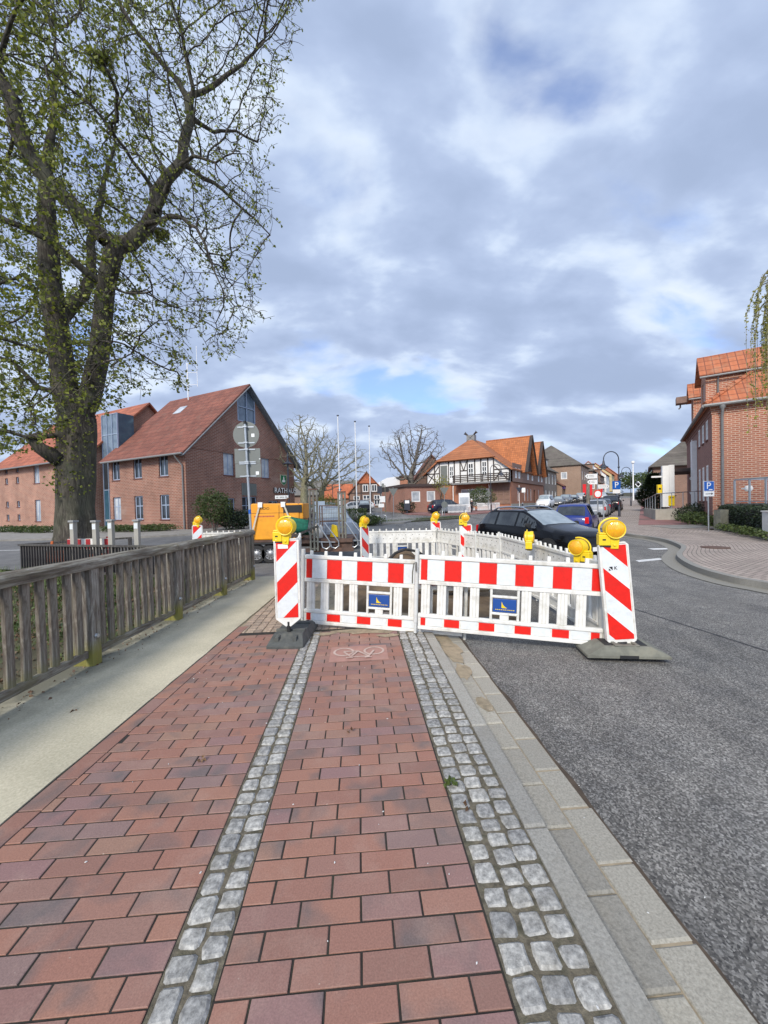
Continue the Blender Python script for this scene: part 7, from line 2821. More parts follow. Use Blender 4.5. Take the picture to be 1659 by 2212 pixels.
def tubes_from(mb, nodes, parents, r, idx, big=0.05, lim=None):
 for i in idx:
  p = parents[i]
  if p < 0:
   continue
  ra, rb = r[p], r[i]
  if lim:
   ra = min(ra, lim(p, i))
  ra = min(ra, rb * 1.6)
  n = 10 if rb > big * 4 else 7 if rb > big else 5 if rb > 0.015 else 3
  g = parents[p]
  mb.tube([nodes[p], nodes[i]], [ra, rb], n, cap=False)
def leaf_cards(mb, at, pos, size, n, spread, droop=0.3, fold=True):
 for _ in range(n):
  q = pos + V((rng.gauss(0, 1), rng.gauss(0, 1), rng.gauss(0, 1))) * spread
  d = V((rng.uniform(-1, 1), rng.uniform(-1, 1), rng.uniform(-1, 0.6) - droop))
  d.normalize()
  s = d.cross(V((rng.uniform(-1, 1), rng.uniform(-1, 1), rng.uniform(-1, 1))))
  if s.length < 0.05:
   continue
  s.normalize()
  L = size * rng.uniform(0.6, 1.3)
  w = L * 0.42
  nn = d.cross(s) * L * 0.12
  mb.quad(q, q + d * L * 0.45 + s * w - nn, q + d * L, q + d * L * 0.45 - s * w - nn)
  at.append(rng.random())
# ---------------- the big lime tree: main limbs laid out as they stand, finer growth by space colonisation
TYB = 12.5
TREE_K = 12.5 / 831.0 / 2.371
def TP(cx, cy, dy=0.0):
 p = P(cx / 2.371, cy / 2.371, TYB)
 return V((p.x, TYB + dy, p.z))
LIMBS = [
 # (points (cx, cy, radius in the same unit, depth offset))
 [(395, 2800, 102, 0), (392, 2740, 86, 0), (388, 2600, 77, 0), (390, 2400, 75, 0), (392, 2230, 78, 0), (385, 2140, 76, 0.05)],
 [(385, 2140, 92, 0.05), (352, 2020, 66, -0.1), (335, 1850, 60, -0.15), (312, 1650, 58, -0.2), (285, 1450, 54, -0.2), (275, 1250, 50, -0.2), (252, 1100, 45, -0.1), (228, 950, 38, 0.1), (205, 750, 28, 0.3), (190, 560, 20, 0.6), (165, 380, 14, 0.8), (150, 200, 10, 1.0), (120, -40, 6, 1.2)],
 [(312, 1650, 50, -0.2), (380, 1480, 30, 0.4), (385, 1330, 28, 0.7), (345, 1120, 24, 1.0), (352, 900, 20, 1.3), (345, 700, 14, 1.6), (380, 500, 10, 1.8), (370, 250, 7, 2.0)],
 [(385, 2140, 92, 0.05), (440, 2040, 58, 0.15), (482, 1820, 54, 0.2), (503, 1620, 50, 0.2), (530, 1460, 48, 0.1), (578, 1310, 50, 0.0), (610, 1255, 48, 0.0)],
 [(610, 1255, 42, 0), (555, 1245, 38, -0.2), (500, 1170, 38, -0.4), (400, 1080, 38, -0.7), (305, 965, 40, -0.9), (262, 850, 42, -1.1), (250, 720, 40, -1.2), (195, 600, 34, -1.4), (135, 480, 30, -1.6), (60, 405, 24, -1.9), (-20, 330, 18, -2.2), (-120, 220, 12, -2.4)],
 [(135, 480, 26, -1.6), (128, 340, 16, -1.6), (160, 225, 14, -1.7), (235, 190, 12, -1.7), (222, 100, 10, -1.8), (190, 0, 8, -1.9), (170, -150, 5, -2)],
 [(195, 600, 20, -1.4), (300, 590, 12, -1.8), (380, 540, 9, -2.1), (480, 500, 6, -2.4)],
 [(610, 1255, 46, 0), (655, 1235, 44, 0.1), (732, 1140, 40, 0.2), (770, 1030, 38, 0.3), (765, 950, 30, 0.3), (828, 850, 33, 0.4), (888, 760, 30, 0.5), (900, 610, 28, 0.6), (922, 490, 26, 0.7), (893, 365, 22, 0.8)],
 [(893, 365, 18, 0.8), (840, 285, 15, 0.6), (760, 205, 14, 0.4), (685, 130, 12, 0.2), (622, 35, 11, 0.0), (600, -80, 8, -0.2), (560, -250, 5, -0.3)],
 [(893, 365, 20, 0.8), (905, 335, 18, 0.9), (960, 300, 16, 1.0), (1045, 225, 14, 1.1), (1130, 115, 11, 1.3), (1205, 0, 9, 1.5), (1270, -120, 6, 1.7)],
 [(922, 490, 14, 0.7), (965, 400, 12, 0.3), (950, 300, 11, 0.1), (930, 150, 9, -0.2), (890, 0, 7, -0.4), (870, -150, 5, -0.5)],
 [(922, 490, 14, 0.7), (1010, 490, 11, 1.2), (1030, 450, 10, 1.4), (1110, 420, 8, 1.6), (1220, 440, 6, 1.9)],
 [(770, 1030, 20, 0.3), (802, 1080, 18, 0.0), (880, 1010, 16, -0.3), (955, 950, 13, -0.6), (1060, 930, 9, -0.9), (1180, 990, 6, -1.1)],
 [(732, 1140, 16, 0.2), (770, 1172, 14, -0.2), (850, 1180, 13, -0.4), (930, 1192, 13, -0.7), (1010, 1222, 11, -0.9), (1100, 1305, 8, -1.2), (1150, 1390, 6.5, -1.4), (1190, 1500, 5, -1.5), (1245, 1620, 3.5, -1.6), (1300, 1700, 3, -1.6)],
 [(503, 1580, 12, 0.2), (590, 1540, 9, -0.3), (650, 1528, 8, -0.6), (740, 1580, 6, -0.9), (820, 1600, 5, -1.1), (905, 1605, 4, -1.3)],
 [(530, 1460, 22, 0.1), (480, 1425, 20, -0.3), (400, 1340, 17, -0.7), (320, 1305, 16, -1.0), (235, 1285, 16, -1.3), (150, 1242, 15, -1.6), (60, 1240, 13, -1.9), (-30, 1265, 11, -2.2), (-140, 1330, 8, -2.5)],
 [(888, 760, 16, 0.5), (970, 790, 14, 0.9), (1010, 775, 12, 1.2), (1095, 830, 9, 1.5), (1200, 900, 6, 1.8), (1290, 980, 4, 2.0)],
 [(285, 1450, 16, -0.2), (210, 1370, 12, 0.4), (140, 1310, 10, 0.8), (40, 1310, 8, 1.2), (-60, 1400, 6, 1.6)],
 [(312, 1650, 16, -0.2), (200, 1450, 9, -0.5), (120, 1560, 7, -1.0), (60, 1640, 5, -1.2)],
 [(335, 1850, 14, -0.15), (230, 1820, 9, -0.9), (120, 1790, 7, -1.5), (0, 1800, 5, -2)],
 [(352, 2020, 16, -0.1), (270, 2010, 14, -0.5), (200, 1900, 8, -0.9), (80, 1880, 6, -1.5)],
 [(440, 2040, 12, 0.15), (545, 1840, 7, -0.6), (640, 1820, 5, -1.1), (740, 1860, 3.5, -1.5)],
 [(482, 1820, 12, 0.2), (560, 1990, 7, -0.9), (680, 1960, 5, -1.6), (800, 1965, 4, -2.0), (900, 1950, 3, -2.2)],
 [(392, 2230, 20, 0), (250, 2260, 10, -0.8), (120, 2220, 7, -1.4), (20, 2280, 5, -1.8)],
 [(250, 720, 16, -1.2), (160, 800, 10, -0.6), (60, 860, 8, -0.2), (-40, 900, 6, 0.1)],
 [(765, 950, 12, 0.3), (690, 830, 9, -0.5), (600, 720, 7, -1.1), (520, 690, 5, -1.5)],
 [(828, 850, 12, 0.4), (700, 640, 8, 1.1), (620, 500, 6, 1.6), (590, 330, 5, 2.0), (540, 150, 4, 2.2)],
]
big = thing('linden_tree', 'very large twin-stemmed lime tree with young green leaves filling the upper left', 'tree', (0, 0, 0))
nodes, parents, fixed = [], [], {}
index = {}
trunk_idx = set()
for li, limb in enumerate(LIMBS):
 prev = None
 pts = []
 for k, (cx, cy, rr, dy) in enumerate(limb):
  pts.append((TP(cx, cy, dy), rr * TREE_K * (1.0 if li == 0 else 0.86)))
 # resample to short steps with a little wander
 for k, (p, rr) in enumerate(pts):
  key = (limb[k][0], limb[k][1])
  if k == 0 and key in index:
   prev = index[key]
   continue
  if prev is None and k == 0 and li > 0:
   # join to the nearest node laid so far
   prev = min(range(len(nodes)), key=lambda i: (nodes[i] - p).length)
   continue
  a, ra = (nodes[prev], fixed[prev]) if prev is not None else (p, rr)
  if k > 0 and (limb[k - 1][0], limb[k - 1][1]) in index or prev is not None:
   ra = min(ra, pts[k - 1][1]) if k > 0 else ra
  n = max(1, int((p - a).length / 0.28))
  for j in range(1, n + 1):
   t_ = j / n
   q = a.lerp(p, t_)
   if j < n and rr < 0.2:
    q = q + V((rng.uniform(-1, 1), rng.uniform(-1, 1), rng.uniform(-1, 1))) * 0.035
   nodes.append(q)
   parents.append(prev if prev is not None else -1)
   prev = len(nodes) - 1
   fixed[prev] = ra + (rr - ra) * t_
   if li in (0,):
    trunk_idx.add(prev)
  index[key] = prev
nlimb = len(nodes)
ENV = [(-330, -600), (1650, -600), (1600, -200), (1560, 60), (1500, 240), (1440, 420), (1440, 640), (1330, 800), (1390, 920), (1410, 1150), (1370, 1300), (1355, 1480), (1350, 1620),
       (1270, 1760), (1160, 1830), (1020, 1830), (930, 1960), (700, 2010), (560, 2080), (470, 2120), (300, 2200), (160, 2300), (-80, 2330), (-330, 2250)]
def inside(x, y):
 c = False
 n = len(ENV)
 for i in range(n):
  a, b = ENV[i], ENV[(i + 1) % n]
  if (a[1] > y) != (b[1] > y) and x < (b[0] - a[0]) * (y - a[1]) / (b[1] - a[1]) + a[0]:
   c = not c
 return c
attr = []
while len(attr) < 8000:
 x, y = rng.uniform(-330, 1650), rng.uniform(-600, 2340)
 if not inside(x, y):
  continue
 # fewer points low down on the right where the sky shows through
 if y > 1250 and x > 560 and rng.random() < 0.25:
  continue
 ex = max(0.15, 1 - abs(x - 450) / 1250)
 dy = rng.uniform(-1, 1) * 3.6 * math.sqrt(ex)
 sc_ = (TYB + dy) / TYB
 p = TP(x, y)
 attr.append(V((p.x * sc_, TYB + dy, EYE.z + (p.z - EYE.z) * sc_)))
colonize(nodes, parents, attr, 0.22, 2.4, 0.30, 70, (0, 0, -0.03))
r, kids = radii_of(nodes, parents, 0.0075, 2.3, fixed)
mb = MB()
# trunk: one fluted sweep with root flare
tr_pts = [i for i in range(nlimb) if i in trunk_idx]
base = TP(395, 2800)
pts = [V((base.x, TYB, -0.35))] + [nodes[i] for i in tr_pts]
rad = [0.78] + [fixed[i] for i in tr_pts]
NS = 36
i0 = len(mb.v)
for k, (p, rr) in enumerate(zip(pts, rad)):
 f = k / (len(pts) - 1)
 for j in range(NS):
  a = 2 * math.pi * j / NS
  fl = 1 + 0.10 * math.sin(5 * a + 0.6) * (1 - 0.4 * f) + 0.16 * math.cos(2 * a) * f + 0.06 * noise.noise(V((math.cos(a) * 2, math.sin(a) * 2, k * 0.3)))
  mb.v.append((p.x + math.cos(a) * rr * fl, p.y + math.sin(a) * rr * fl * 0.95, p.z))
for k in range(len(pts) - 1):
 for j in range(NS):
  q = i0 + k * NS
  mb.f.append((q + j, q + (j + 1) % NS, q + NS + (j + 1) % NS, q + NS + j))
  mb.m.append(0)
# the two stems and heavy limbs
heavy = [i for i in range(nlimb) if i not in trunk_idx and fixed[i] > 0.10]
for i in heavy:
 p = parents[i]
 ra = min(fixed.get(p, 1), fixed[i] * 1.12)
 mb.tube([nodes[p] - (nodes[i] - nodes[p]) * 0.15, nodes[i]], [ra, fixed[i]], 16, cap=False)
# sawn-off stub with knobs on the left side
a = TP(300, 2090, -0.3)
mb.tube([TP(345, 2360, -0.25), TP(280, 2310, -0.5), TP(235, 2250, -0.6)], [0.27, 0.18, 0.13], 12)
mb.tube([TP(270, 2300, -0.5), TP(262, 2235, -0.5)], [0.12, 0.10], 10)
mb.build('trunk', MT['bark_big'], big, smooth=True, sharp=0)
mb = MB()
tubes_from(mb, nodes, parents, r, [i for i in range(len(nodes)) if i not in trunk_idx and not (i < nlimb and fixed[i] > 0.10)], 0.05)
# fine hanging twigs
lmb, lat = MB(), []
tips = []
for i in range(nlimb, len(nodes)):
 if r[i] < 0.02 and rng.random() < (0.75 if kids[i] else 1.0):
  d = (nodes[i] - nodes[parents[i]]).normalized()
  for _ in range(2 if kids[i] == 0 else 1):
   v = (d * 0.6 + V((rng.uniform(-1, 1), rng.uniform(-1, 1), rng.uniform(-0.9, 0.5)))).normalized()
   L = rng.uniform(0.14, 0.42)
   p1 = nodes[i] + v * L * 0.5
   p2 = p1 + (v + V((0, 0, -0.35 + rng.uniform(-.1, .55)))).normalized() * L * 0.5
   mb.tube([nodes[i], p1, p2], [0.007, 0.006, 0.0045], 3, cap=False)
   tips.append((p2, 1.0))
   tips.append((p1, 0.6))
  tips.append((nodes[i], 0.35))
mb.build('branches', MT['bark_big'], big, smooth=True, sharp=0)
for p, w in tips:
 # leaves are fuller on the left and low down, sparse and small at the upper right
 x = p.x
 full = max(0.0, min(1.0, (-5.0 - x) / 5.0))
 n = 1 + (rng.random() < 0.8) + (rng.random() < full * 0.8) + (rng.random() < full * 0.5)
 if rng.random() > (0.43 + 0.2 * full) * (0.6 + 0.4 * w):
  continue
 leaf_cards(lmb, lat, p, 0.085 + 0.03 * full, n, 0.035 + 0.03 * full)
# epicormic shoots with leaves on the stems
for _ in range(380):
 i = rng.choice([k for k in heavy if nodes[k].z < 9][:]) if rng.random() < 0.55 else rng.choice(list(trunk_idx))
 a = rng.uniform(0, 6.28)
 p = nodes[i] + V((math.cos(a), -abs(math.sin(a)), 0)) * (fixed[i] * 1.05 + rng.uniform(0, 0.16)) + V((0, 0, rng.uniform(-.2, .2)))
 if p.z > 2.2:
  leaf_cards(lmb, lat, p, 0.085, 4, 0.08)
lmb.build('foliage', MT['leaf_lime'], big, attr=lat)
def bare_tree(name, label, base, height, lean, trunk_r, cz, rad, n, bark, seed, step=0.35, kill=0.5, fork=None, tip=0.012, group=None, droop=0.0):
 global rng
 keep = rng
 rng = random.Random(seed)
 t = thing(name, label, 'tree', base, 0, group)
 nodes, parents = [V((0, 0, -0.2))], [-1]
 k = 0
 h = fork or height * 0.3
 while nodes[-1].z < h:
  p = nodes[-1]
  nodes.append(p + V((lean[0] * step + rng.uniform(-.03, .03), lean[1] * step, step)))
  parents.append(len(nodes) - 2)
 ntr = len(nodes)
 attr = []
 c = V((nodes[-1].x + rad[0] * 0.05 + lean[0] * 1.5, 0, cz))
 while len(attr) < n:
  v = V((rng.uniform(-1, 1), rng.uniform(-1, 1), rng.uniform(-1, 1)))
  if v.length > 1 or v.length < 0.12:
   continue
  q = 1 + 0.3 * noise.noise(v * 1.6 + V((seed, 0, 0)))
  p = V((c.x + v.x * rad[0] * q, c.y + v.y * rad[1] * q, c.z + v.z * rad[2] * q))
  if p.z > h * 0.8:
   attr.append(p)
 colonize(nodes, parents, attr, step, 4.5, kill, 50, (0, 0, droop))
 r, kids = radii_of(nodes, parents, tip, 2.2)
 s = trunk_r / max(r[ntr - 1], 1e-3)
 r = [max(tip, q * (s ** (min(1, q / r[ntr - 1]) ** 0.35))) for q in r]
 for i in range(ntr):
  r[i] = trunk_r * (1.25 - 0.25 * i / ntr) if i else trunk_r * 1.5
 mb = MB()
 mb.tube([nodes[i] for i in range(ntr)], [r[i] for i in range(ntr)], 12, cap=False)
 mb.build('trunk', bark, t, smooth=True, sharp=0)
 mb = MB()
 tubes_from(mb, nodes, parents, r, range(ntr, len(nodes)), 0.06)
 for i in range(ntr, len(nodes)):
  if kids[i] == 0 or rng.random() < 0.35:
   d = (nodes[i] - nodes[parents[i]]).normalized()
   for _ in range(2):
    v = (d * 0.8 + V((rng.uniform(-1, 1), rng.uniform(-1, 1), rng.uniform(-.7, .9)))).normalized()
    q = nodes[i] + v * rng.uniform(0.25, 0.6)
    mb.tube([nodes[i], q], [tip * 0.8, tip * 0.5], 3, cap=False)
 mb.build('branches', bark, t, smooth=True, sharp=0)
 rng = keep
 return t, nodes, r
def ground_at(x, y_px, Y):
 p = P(x, y_px, Y)
 return (p.x, Y, zt(Y))
GT = 'bare trees beyond the town hall'
bare_tree('bare_tree', 'bare pale-barked tree right beside the town hall gable', ground_at(656, 1086, 38), 9.8, (0.02, 0), 0.36, 6.6, (3.6, 3.0, 3.9), 900, MT['bark_pale'], 11, 0.32, 0.42, 2.6, 0.016, GT)
bare_tree('bare_tree', 'leaning bare tree with wide spreading branches behind the flagpoles', ground_at(683, 1086, 43), 9, (0.22, 0), 0.32, 5.9, (5.4, 3.5, 3.2), 950, MT['bark_pale'], 23, 0.34, 0.45, 2.4, 0.016, GT)
bare_tree('bare_tree', 'gnarled bare oak rising behind the flat-roofed annex', ground_at(889, 1080, 60), 13, (0.01, 0), 0.46, 9.0, (5.3, 4.0, 4.4), 1150, MT['bark_grey'], 31, 0.45, 0.6, 4.4, 0.021, GT)
def bush(name, label, c, rad, n, size, mat, cat='shrub', stems=5, group=None, flat=0.0, z0=0.0, shape='ball'):
 """shrub: stems and many small leaves filling a lumpy volume"""
 t = thing(name, label, cat, c, 0, group)
 mb = MB()
 for k in range(stems):
  a = rng.uniform(0, 6.28)
  q = V((math.cos(a) * rad[0] * 0.55, math.sin(a) * rad[1] * 0.55, z0 + rad[2] * rng.uniform(0.8, 1.5)))
  mb.tube([(math.cos(a) * 0.08, math.sin(a) * 0.08, 0), q * 0.5 + V((0, 0, 0.1)), q], [0.03, 0.02, 0.01], 5, cap=False)
 mb.build('stems', MT['bark_grey'], t, smooth=True)
 mb, at = MB(), []
 ph = rng.uniform(0, 50)
 for k in range(n):
  if shape == 'box':
   v = V((rng.uniform(-1, 1), rng.uniform(-1, 1), rng.uniform(-1, 1)))
   e = rng.random()
   if e < 0.75:
    ax = rng.choice((0, 1, 1, 2))
    v[ax] = math.copysign(rng.uniform(0.85, 1.0), v[ax])
   q = 1 + 0.08 * noise.noise(v * 3 + V((ph, 0, 0)))
  else:
   v = V((rng.gauss(0, 1), rng.gauss(0, 1), rng.gauss(0, 1))).normalized() * rng.random() ** 0.28
   q = 1 + 0.38 * noise.noise(v * 2.2 + V((ph, 0, 0))) + 0.12 * noise.noise(v * 6 + V((ph, 3, 0)))
  p = V((v.x * rad[0] * q, v.y * rad[1] * q, z0 + rad[2] + v.z * rad[2] * q))
  if p.z < 0.02:
   continue
  leaf_cards(mb, at, p, size, 1, 0.01, 0.0)
 mb.build('foliage', mat, t, attr=at)
 return t
bush('shrub', 'rounded twiggy green shrub in front of the town hall gable', (P(463, 1100, 25.6).x, 25.6, 0.12), (1.25, 1.0, 1.15), 4200, 0.10, MT['leaf_mid'], stems=9, z0=0.5)
for k, (x, Y, a, b, lab) in enumerate(((498, 26.3, 1.1, 0.75, 'dark low shrub right of the twiggy shrub at the town hall gable'), (524, 27.0, 1.0, 0.7, 'dark low shrub behind the sign pole before the town hall gable'))):
 bush('shrub', lab, (P(x, 1100, Y).x, Y, 0.12), (a, 0.8, b), 1800, 0.11, MT['leaf_dark'], group='dark shrubs along the gable')
hdg = [(20, 29.2, 'leftmost clump of low ivy before the brick wing'), (60, 28.3, 'second clump of low ivy before the brick wing'), (95, 27.6, 'clump of low ivy left of the big trunk'), (252, 26.6, 'clump of low ivy just right of the big trunk'), (300, 26.3, 'clump of low ivy under the middle windows'), (345, 26.6, 'rightmost clump of low ivy under the town hall windows')]
for x, Y, lab in hdg:
 bush('ground_ivy', lab, (P(x, 1140, Y).x, Y, zt(Y) + 0.1), (1.25, 0.7, 0.26), 1300, 0.09, MT['leaf_mid'], 'ivy', stems=3, group='low ivy before the town hall')
bush('hedge', 'trimmed green hedge by the flagpoles behind the right ramp', (P(762, 1120, 29).x, 29.5, zt(29)), (1.0, 0.6, 0.62), 2600, 0.09, MT['leaf_mid'], 'hedge', shape='box')
bush('hedge', 'loose green hedge below the flagpoles beside the bench', (P(792, 1120, 28).x, 28.0, zt(28)), (1.35, 0.6, 0.42), 2600, 0.09, MT['leaf_mid'], 'hedge')
bush('shrub', 'yellow-green shrub beneath the leaning bare tree', (P(703, 1090, 42).x, 42, zt(42)), (1.6, 1.2, 1.25), 2200, 0.12, MT['leaf_willow'])
bush('shrub', 'rounded clipped bush in front of the shop window of the half-timbered house', (P(1038, 1100, 47.5).x, 47.5, zt(47.5) + 0.6), (1.9, 1.3, 1.2), 3600, 0.12, MT['leaf_mid'])
bush('shrub', 'dark ivy shrub at the right end of the flat-roofed annex', (P(880, 1100, 47).x - 0.2, 46.4, zt(47)), (1.2, 0.6, 0.85), 1400, 0.12, MT['leaf_dark'])
bush('shrub', 'thin ivy shrub against the orange wall between annex and half-timbered house', (P(947, 1090, 50).x, 50.2, zt(50)), (0.9, 0.6, 1.4), 1500, 0.12, MT['leaf_mid'])
sap = thing('young_tree', 'thin young tree with yellow-green leaves before the orange wall', 'tree', (P(954, 1090, 48.6).x, 48.6, zt(48)))
mb = MB()
mb.tube([(0, 0, 0), (0.05, 0, 1.7), (0, 0, 3.3)], [0.06, 0.05, 0.03], 6)
for k in range(9):
 a = rng.uniform(0, 6.28)
 mb.tube([(0, 0, 2 + 0.15 * k), (math.cos(a) * 0.5, math.sin(a) * 0.5, 2.8 + 0.2 * k)], [0.025, 0.01], 4)
mb.build('trunk', MT['bark_grey'], sap, smooth=True)
mb, at = MB(), []
for k in range(420):
 v = V((rng.gauss(0, 1), rng.gauss(0, 1), rng.gauss(0, 1))).normalized() * rng.random() ** 0.4
 leaf_cards(mb, at, V((v.x * 1.15, v.y * 1.1, 3.7 + v.z * 1.15)), 0.14, 1, 0.03)
mb.build('crown', MT['leaf_willow'], sap, attr=at)
def conifer(name, label, base, h, rad, n, mat):
 t = thing(name, label, 'tree', base)
 mb = MB()
 mb.tube([(0, 0, 0), (0, 0, h * 0.9)], [0.2, 0.04], 8)
 mb.build('trunk', MT['bark_grey'], t, smooth=True)
 mb, at = MB(), []
 for k in range(n):
  f = rng.random() ** 0.8
  rr = rad * (0.62 + 0.5 * math.sin(min(1, f * 1.15) * math.pi)) * (1 - 0.55 * f ** 2.5)
  a = rng.uniform(0, 6.28)
  q = 1 + 0.30 * noise.noise(V((math.cos(a) * 2, math.sin(a) * 2, f * 5)))
  rr *= q * rng.random() ** 0.2
  p = V((math.cos(a) * rr, math.sin(a) * rr, 0.25 + f * (h - 0.3)))
  d = V((math.cos(a), math.sin(a), rng.uniform(-0.1, 0.8))).normalized()
  s = d.cross(V((0, 0, 1)) + V((rng.uniform(-.5, .5), rng.uniform(-.5, .5), 0))).normalized()
  L = rng.uniform(0.18, 0.42)
  mb.quad(p, p + d * L * 0.5 + s * 0.07, p + d * L, p + d * L * 0.5 - s * 0.07)
  at.append(rng.random() ** 1.5)
 mb.build('crown', mat, t, attr=at)
 return t
cx = P(1416, 1080, 37)
conifer('conifer', 'dense dark conifer left of the white stele by the ramp', (cx.x, 37, zt(37)), 3.7, 1.25, 6500, MT['leaf_dark'])
bush('shrub', 'evergreen shrub at the right end of the concrete ramp', (P(1494, 1110, 23.5).x, 23.2, 0.14), (1.15, 0.8, 0.55), 2600, 0.08, MT['leaf_dark'])
bush('shrub', 'lighter green low shrub in front of the ramp, left of the parking sign', (P(1500, 1120, 21).x, 21.0, 0.14), (1.0, 0.6, 0.33), 1700, 0.08, MT['leaf_mid'])
bush('shrub', 'low green shrub behind the parking sign post', (P(1543, 1125, 20).x - 0.3, 19.6, 0.1), (0.8, 0.45, 0.26), 1200, 0.08, MT['leaf_mid'])
# ivy-clad hedge wall on the right edge
h0, h1 = V((15.6, 17.5, 0)), V((13.4, 13.2, 0))
mid = (h0 + h1) / 2
hd = thing('hedge', 'dark ivy hedge below the terrace railing at the right edge', 'hedge', (mid.x + 0.75, mid.y, 0.02), math.atan2((h1 - h0).y, (h1 - h0).x))
mb, at = MB(), []
hl = (h1 - h0).length / 2 + 1.5
for k in range(7500):
 v = V((rng.uniform(-1, 1), rng.uniform(-1, 1), rng.uniform(0, 1)))
 if rng.random() < 0.8:
  if rng.random() < 0.7:
   v.y = -rng.uniform(0.75, 1.0)
  else:
   v.z = rng.uniform(0.9, 1.0)
 q = 1 + 0.12 * noise.noise(v * 4)
 leaf_cards(mb, at, V((v.x * hl, v.y * 0.55 * q, v.z * 1.15 * q)), 0.075, 1, 0.01)
mb.build('foliage', MT['leaf_dark'], hd, attr=at)
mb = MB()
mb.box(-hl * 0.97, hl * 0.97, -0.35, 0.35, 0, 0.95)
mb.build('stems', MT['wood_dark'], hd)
for k in range(9):
 f = k / 8
 p = h0.lerp(h1, f)
 bush('ground_ivy', ['farthest', 'second', 'third', 'fourth', 'middle', 'sixth', 'seventh', 'eighth', 'nearest'][k] + ' tuft of bright green weeds at the foot of the right hedge', (p.x - 0.3, p.y - 0.25, 0.10), (0.42, 0.28, 0.14), 260, 0.07, MT['leaf_mid'], 'weeds', 2, 'weeds under the right hedge')
# willow hanging in at the right edge
wl = thing('willow_tree', 'weeping willow whose thin yellow-green shoots hang in at the right edge', 'tree', (15.1, 12.4, 0.0))
mb = MB()
mb.tube([(1.4, 0.4, 0), (1.5, 0.3, 3), (1.2, 0.2, 6), (0.9, 0.2, 8.2)], [0.3, 0.26, 0.2, 0.12], 10)
mb.build('trunk', MT['bark_grey'], wl, smooth=True)
smb, lmb, at = MB(), MB(), []
lb = P(1659, 700, 12.4) - V((15.1, 12.4, 0))
for k in range(40 + 70):
 f = rng.random() if k < 40 else 1
 tip_x = P(1622 + 70 * f ** 0.8, 850, 12.4).x - 15.1
 topz = P(1650, 640 + 30 * (1 - f), 12.4).z + rng.uniform(0, 1.4)
 a = V((0.9, 0.2, 8.2))
 if k >= 40:          # the rest of the crown, beyond the edge of the picture
  tip_x = rng.uniform(-1.6, 3.4)
 peak = V((tip_x + 0.25 + rng.uniform(0, 0.25), rng.uniform(-0.4, 0.25) if k < 40 else rng.uniform(-2.4, 2.0), topz if k < 40 else topz + 1.6 * (1 - abs(tip_x - 1) / 3)))
 endz = P(1640, rng.choice((770, 800, 840, 870, 900, 930)) + rng.uniform(-15, 15), 12.4).z
 pts = [a.lerp(peak, 0.6) + V((0, 0, 0.5)), peak, V((tip_x + 0.1, peak.y, topz - 0.7)), V((tip_x, peak.y, topz - 1.4)), V((tip_x + rng.uniform(-.05, .05), peak.y, endz))]
 pts = smooth_line(pts, 5)
 smb.tube(pts, [0.02 - 0.016 * i / len(pts) for i in range(len(pts))], 4, cap=False)
 for i, p in enumerate(pts):
  if i > 4:
   for j in range(7):
    q = p.lerp(pts[min(i + 1, len(pts) - 1)], rng.random())
    leaf_cards(lmb, at, q, 0.06, 1, 0.02, 0.6)
smb.build('branches', MT['leaf_brown'] if False else MT['bark_pale'], wl, smooth=True)
lmb.build('foliage', MT['leaf_willow'], wl, attr=at)
# distant trees closing the street
for k, (x, Y, h, w, lab) in enumerate(((1352, 175, 8, 5, 'dark distant tree at the left of the street end'), (1368, 185, 6.5, 4.5, 'distant tree behind the tall white pole'), (1386, 180, 7, 5.5, 'distant tree above the far cars'), (1404, 165, 8, 5, 'distant tree left of the conifer'))):
 p = P(x, 1060, Y)
 bush('distant_tree', lab, (p.x, Y, zt(Y)), (w, w, h * 0.5), 900, 0.7, MT['leaf_mid'], 'tree', 4, 'distant trees at the end of the street')
# ---------------- ground cover
mb, at = MB(), []
def blades(mb, at, x, y, z, h, n):
 for _ in range(n):
  a = rng.uniform(0, 6.28)
  bx_, by_ = x + rng.gauss(0, 0.05), y + rng.gauss(0, 0.05)
  L = h * rng.uniform(0.5, 1.3)
  w = 0.008
  dx, dy = math.cos(a), math.sin(a)
  mb.quad((bx_ - dy * w, by_ + dx * w, z), (bx_ + dy * w, by_ - dx * w, z), (bx_ + dx * L * 0.4 + dy * w * 0.3, by_ + dy * L * 0.4, z + L), (bx_ + dx * L * 0.4 - dy * w * 0.3, by_ + dy * L * 0.4, z + L))
  at.append(rng.random())
for _ in range(9000):
 x, y = rng.uniform(-13, -3.35), rng.uniform(1.5, 11.8)
 if y > edgeY(x) - 0.05:
  continue
 dens = noise.noise(V((x * 0.8, y * 0.8, 4)))
 far = (edgeY(x) - y)
 if far > 2.2 and dens < 0.05:
  continue
 blades(mb, at, x, y, ground_z(x, y), 0.14 if far > 1 else 0.22, 3)
for _ in range(1400):
 x, y = rng.uniform(-0.2, 8.1), rng.uniform(30.2, 36.9)
 c = 31 + max(0, x) * 0.66
 if abs(y - c - 0.2) < 0.9:
  blades(mb, at, x, y, zt(y) + 0.08, 0.16, 3)
struct(mb.build('grass', MT['blade'], attr=at), 'stuff')
mb, at = MB(), []
for _ in range(9000):
 x, y = rng.uniform(-10, -3.3), rng.uniform(1.5, 10.5)
 if y > edgeY(x) - 0.3:
  continue
 z = ground_z(x, y)
 leaf_cards(mb, at, V((x, y, z + 0.03)), 0.07, 1, 0.015, 0.0)
struct(mb.build('leaf_litter', MT['leaf_brown'], attr=at), 'stuff')
mb, at = MB(), []
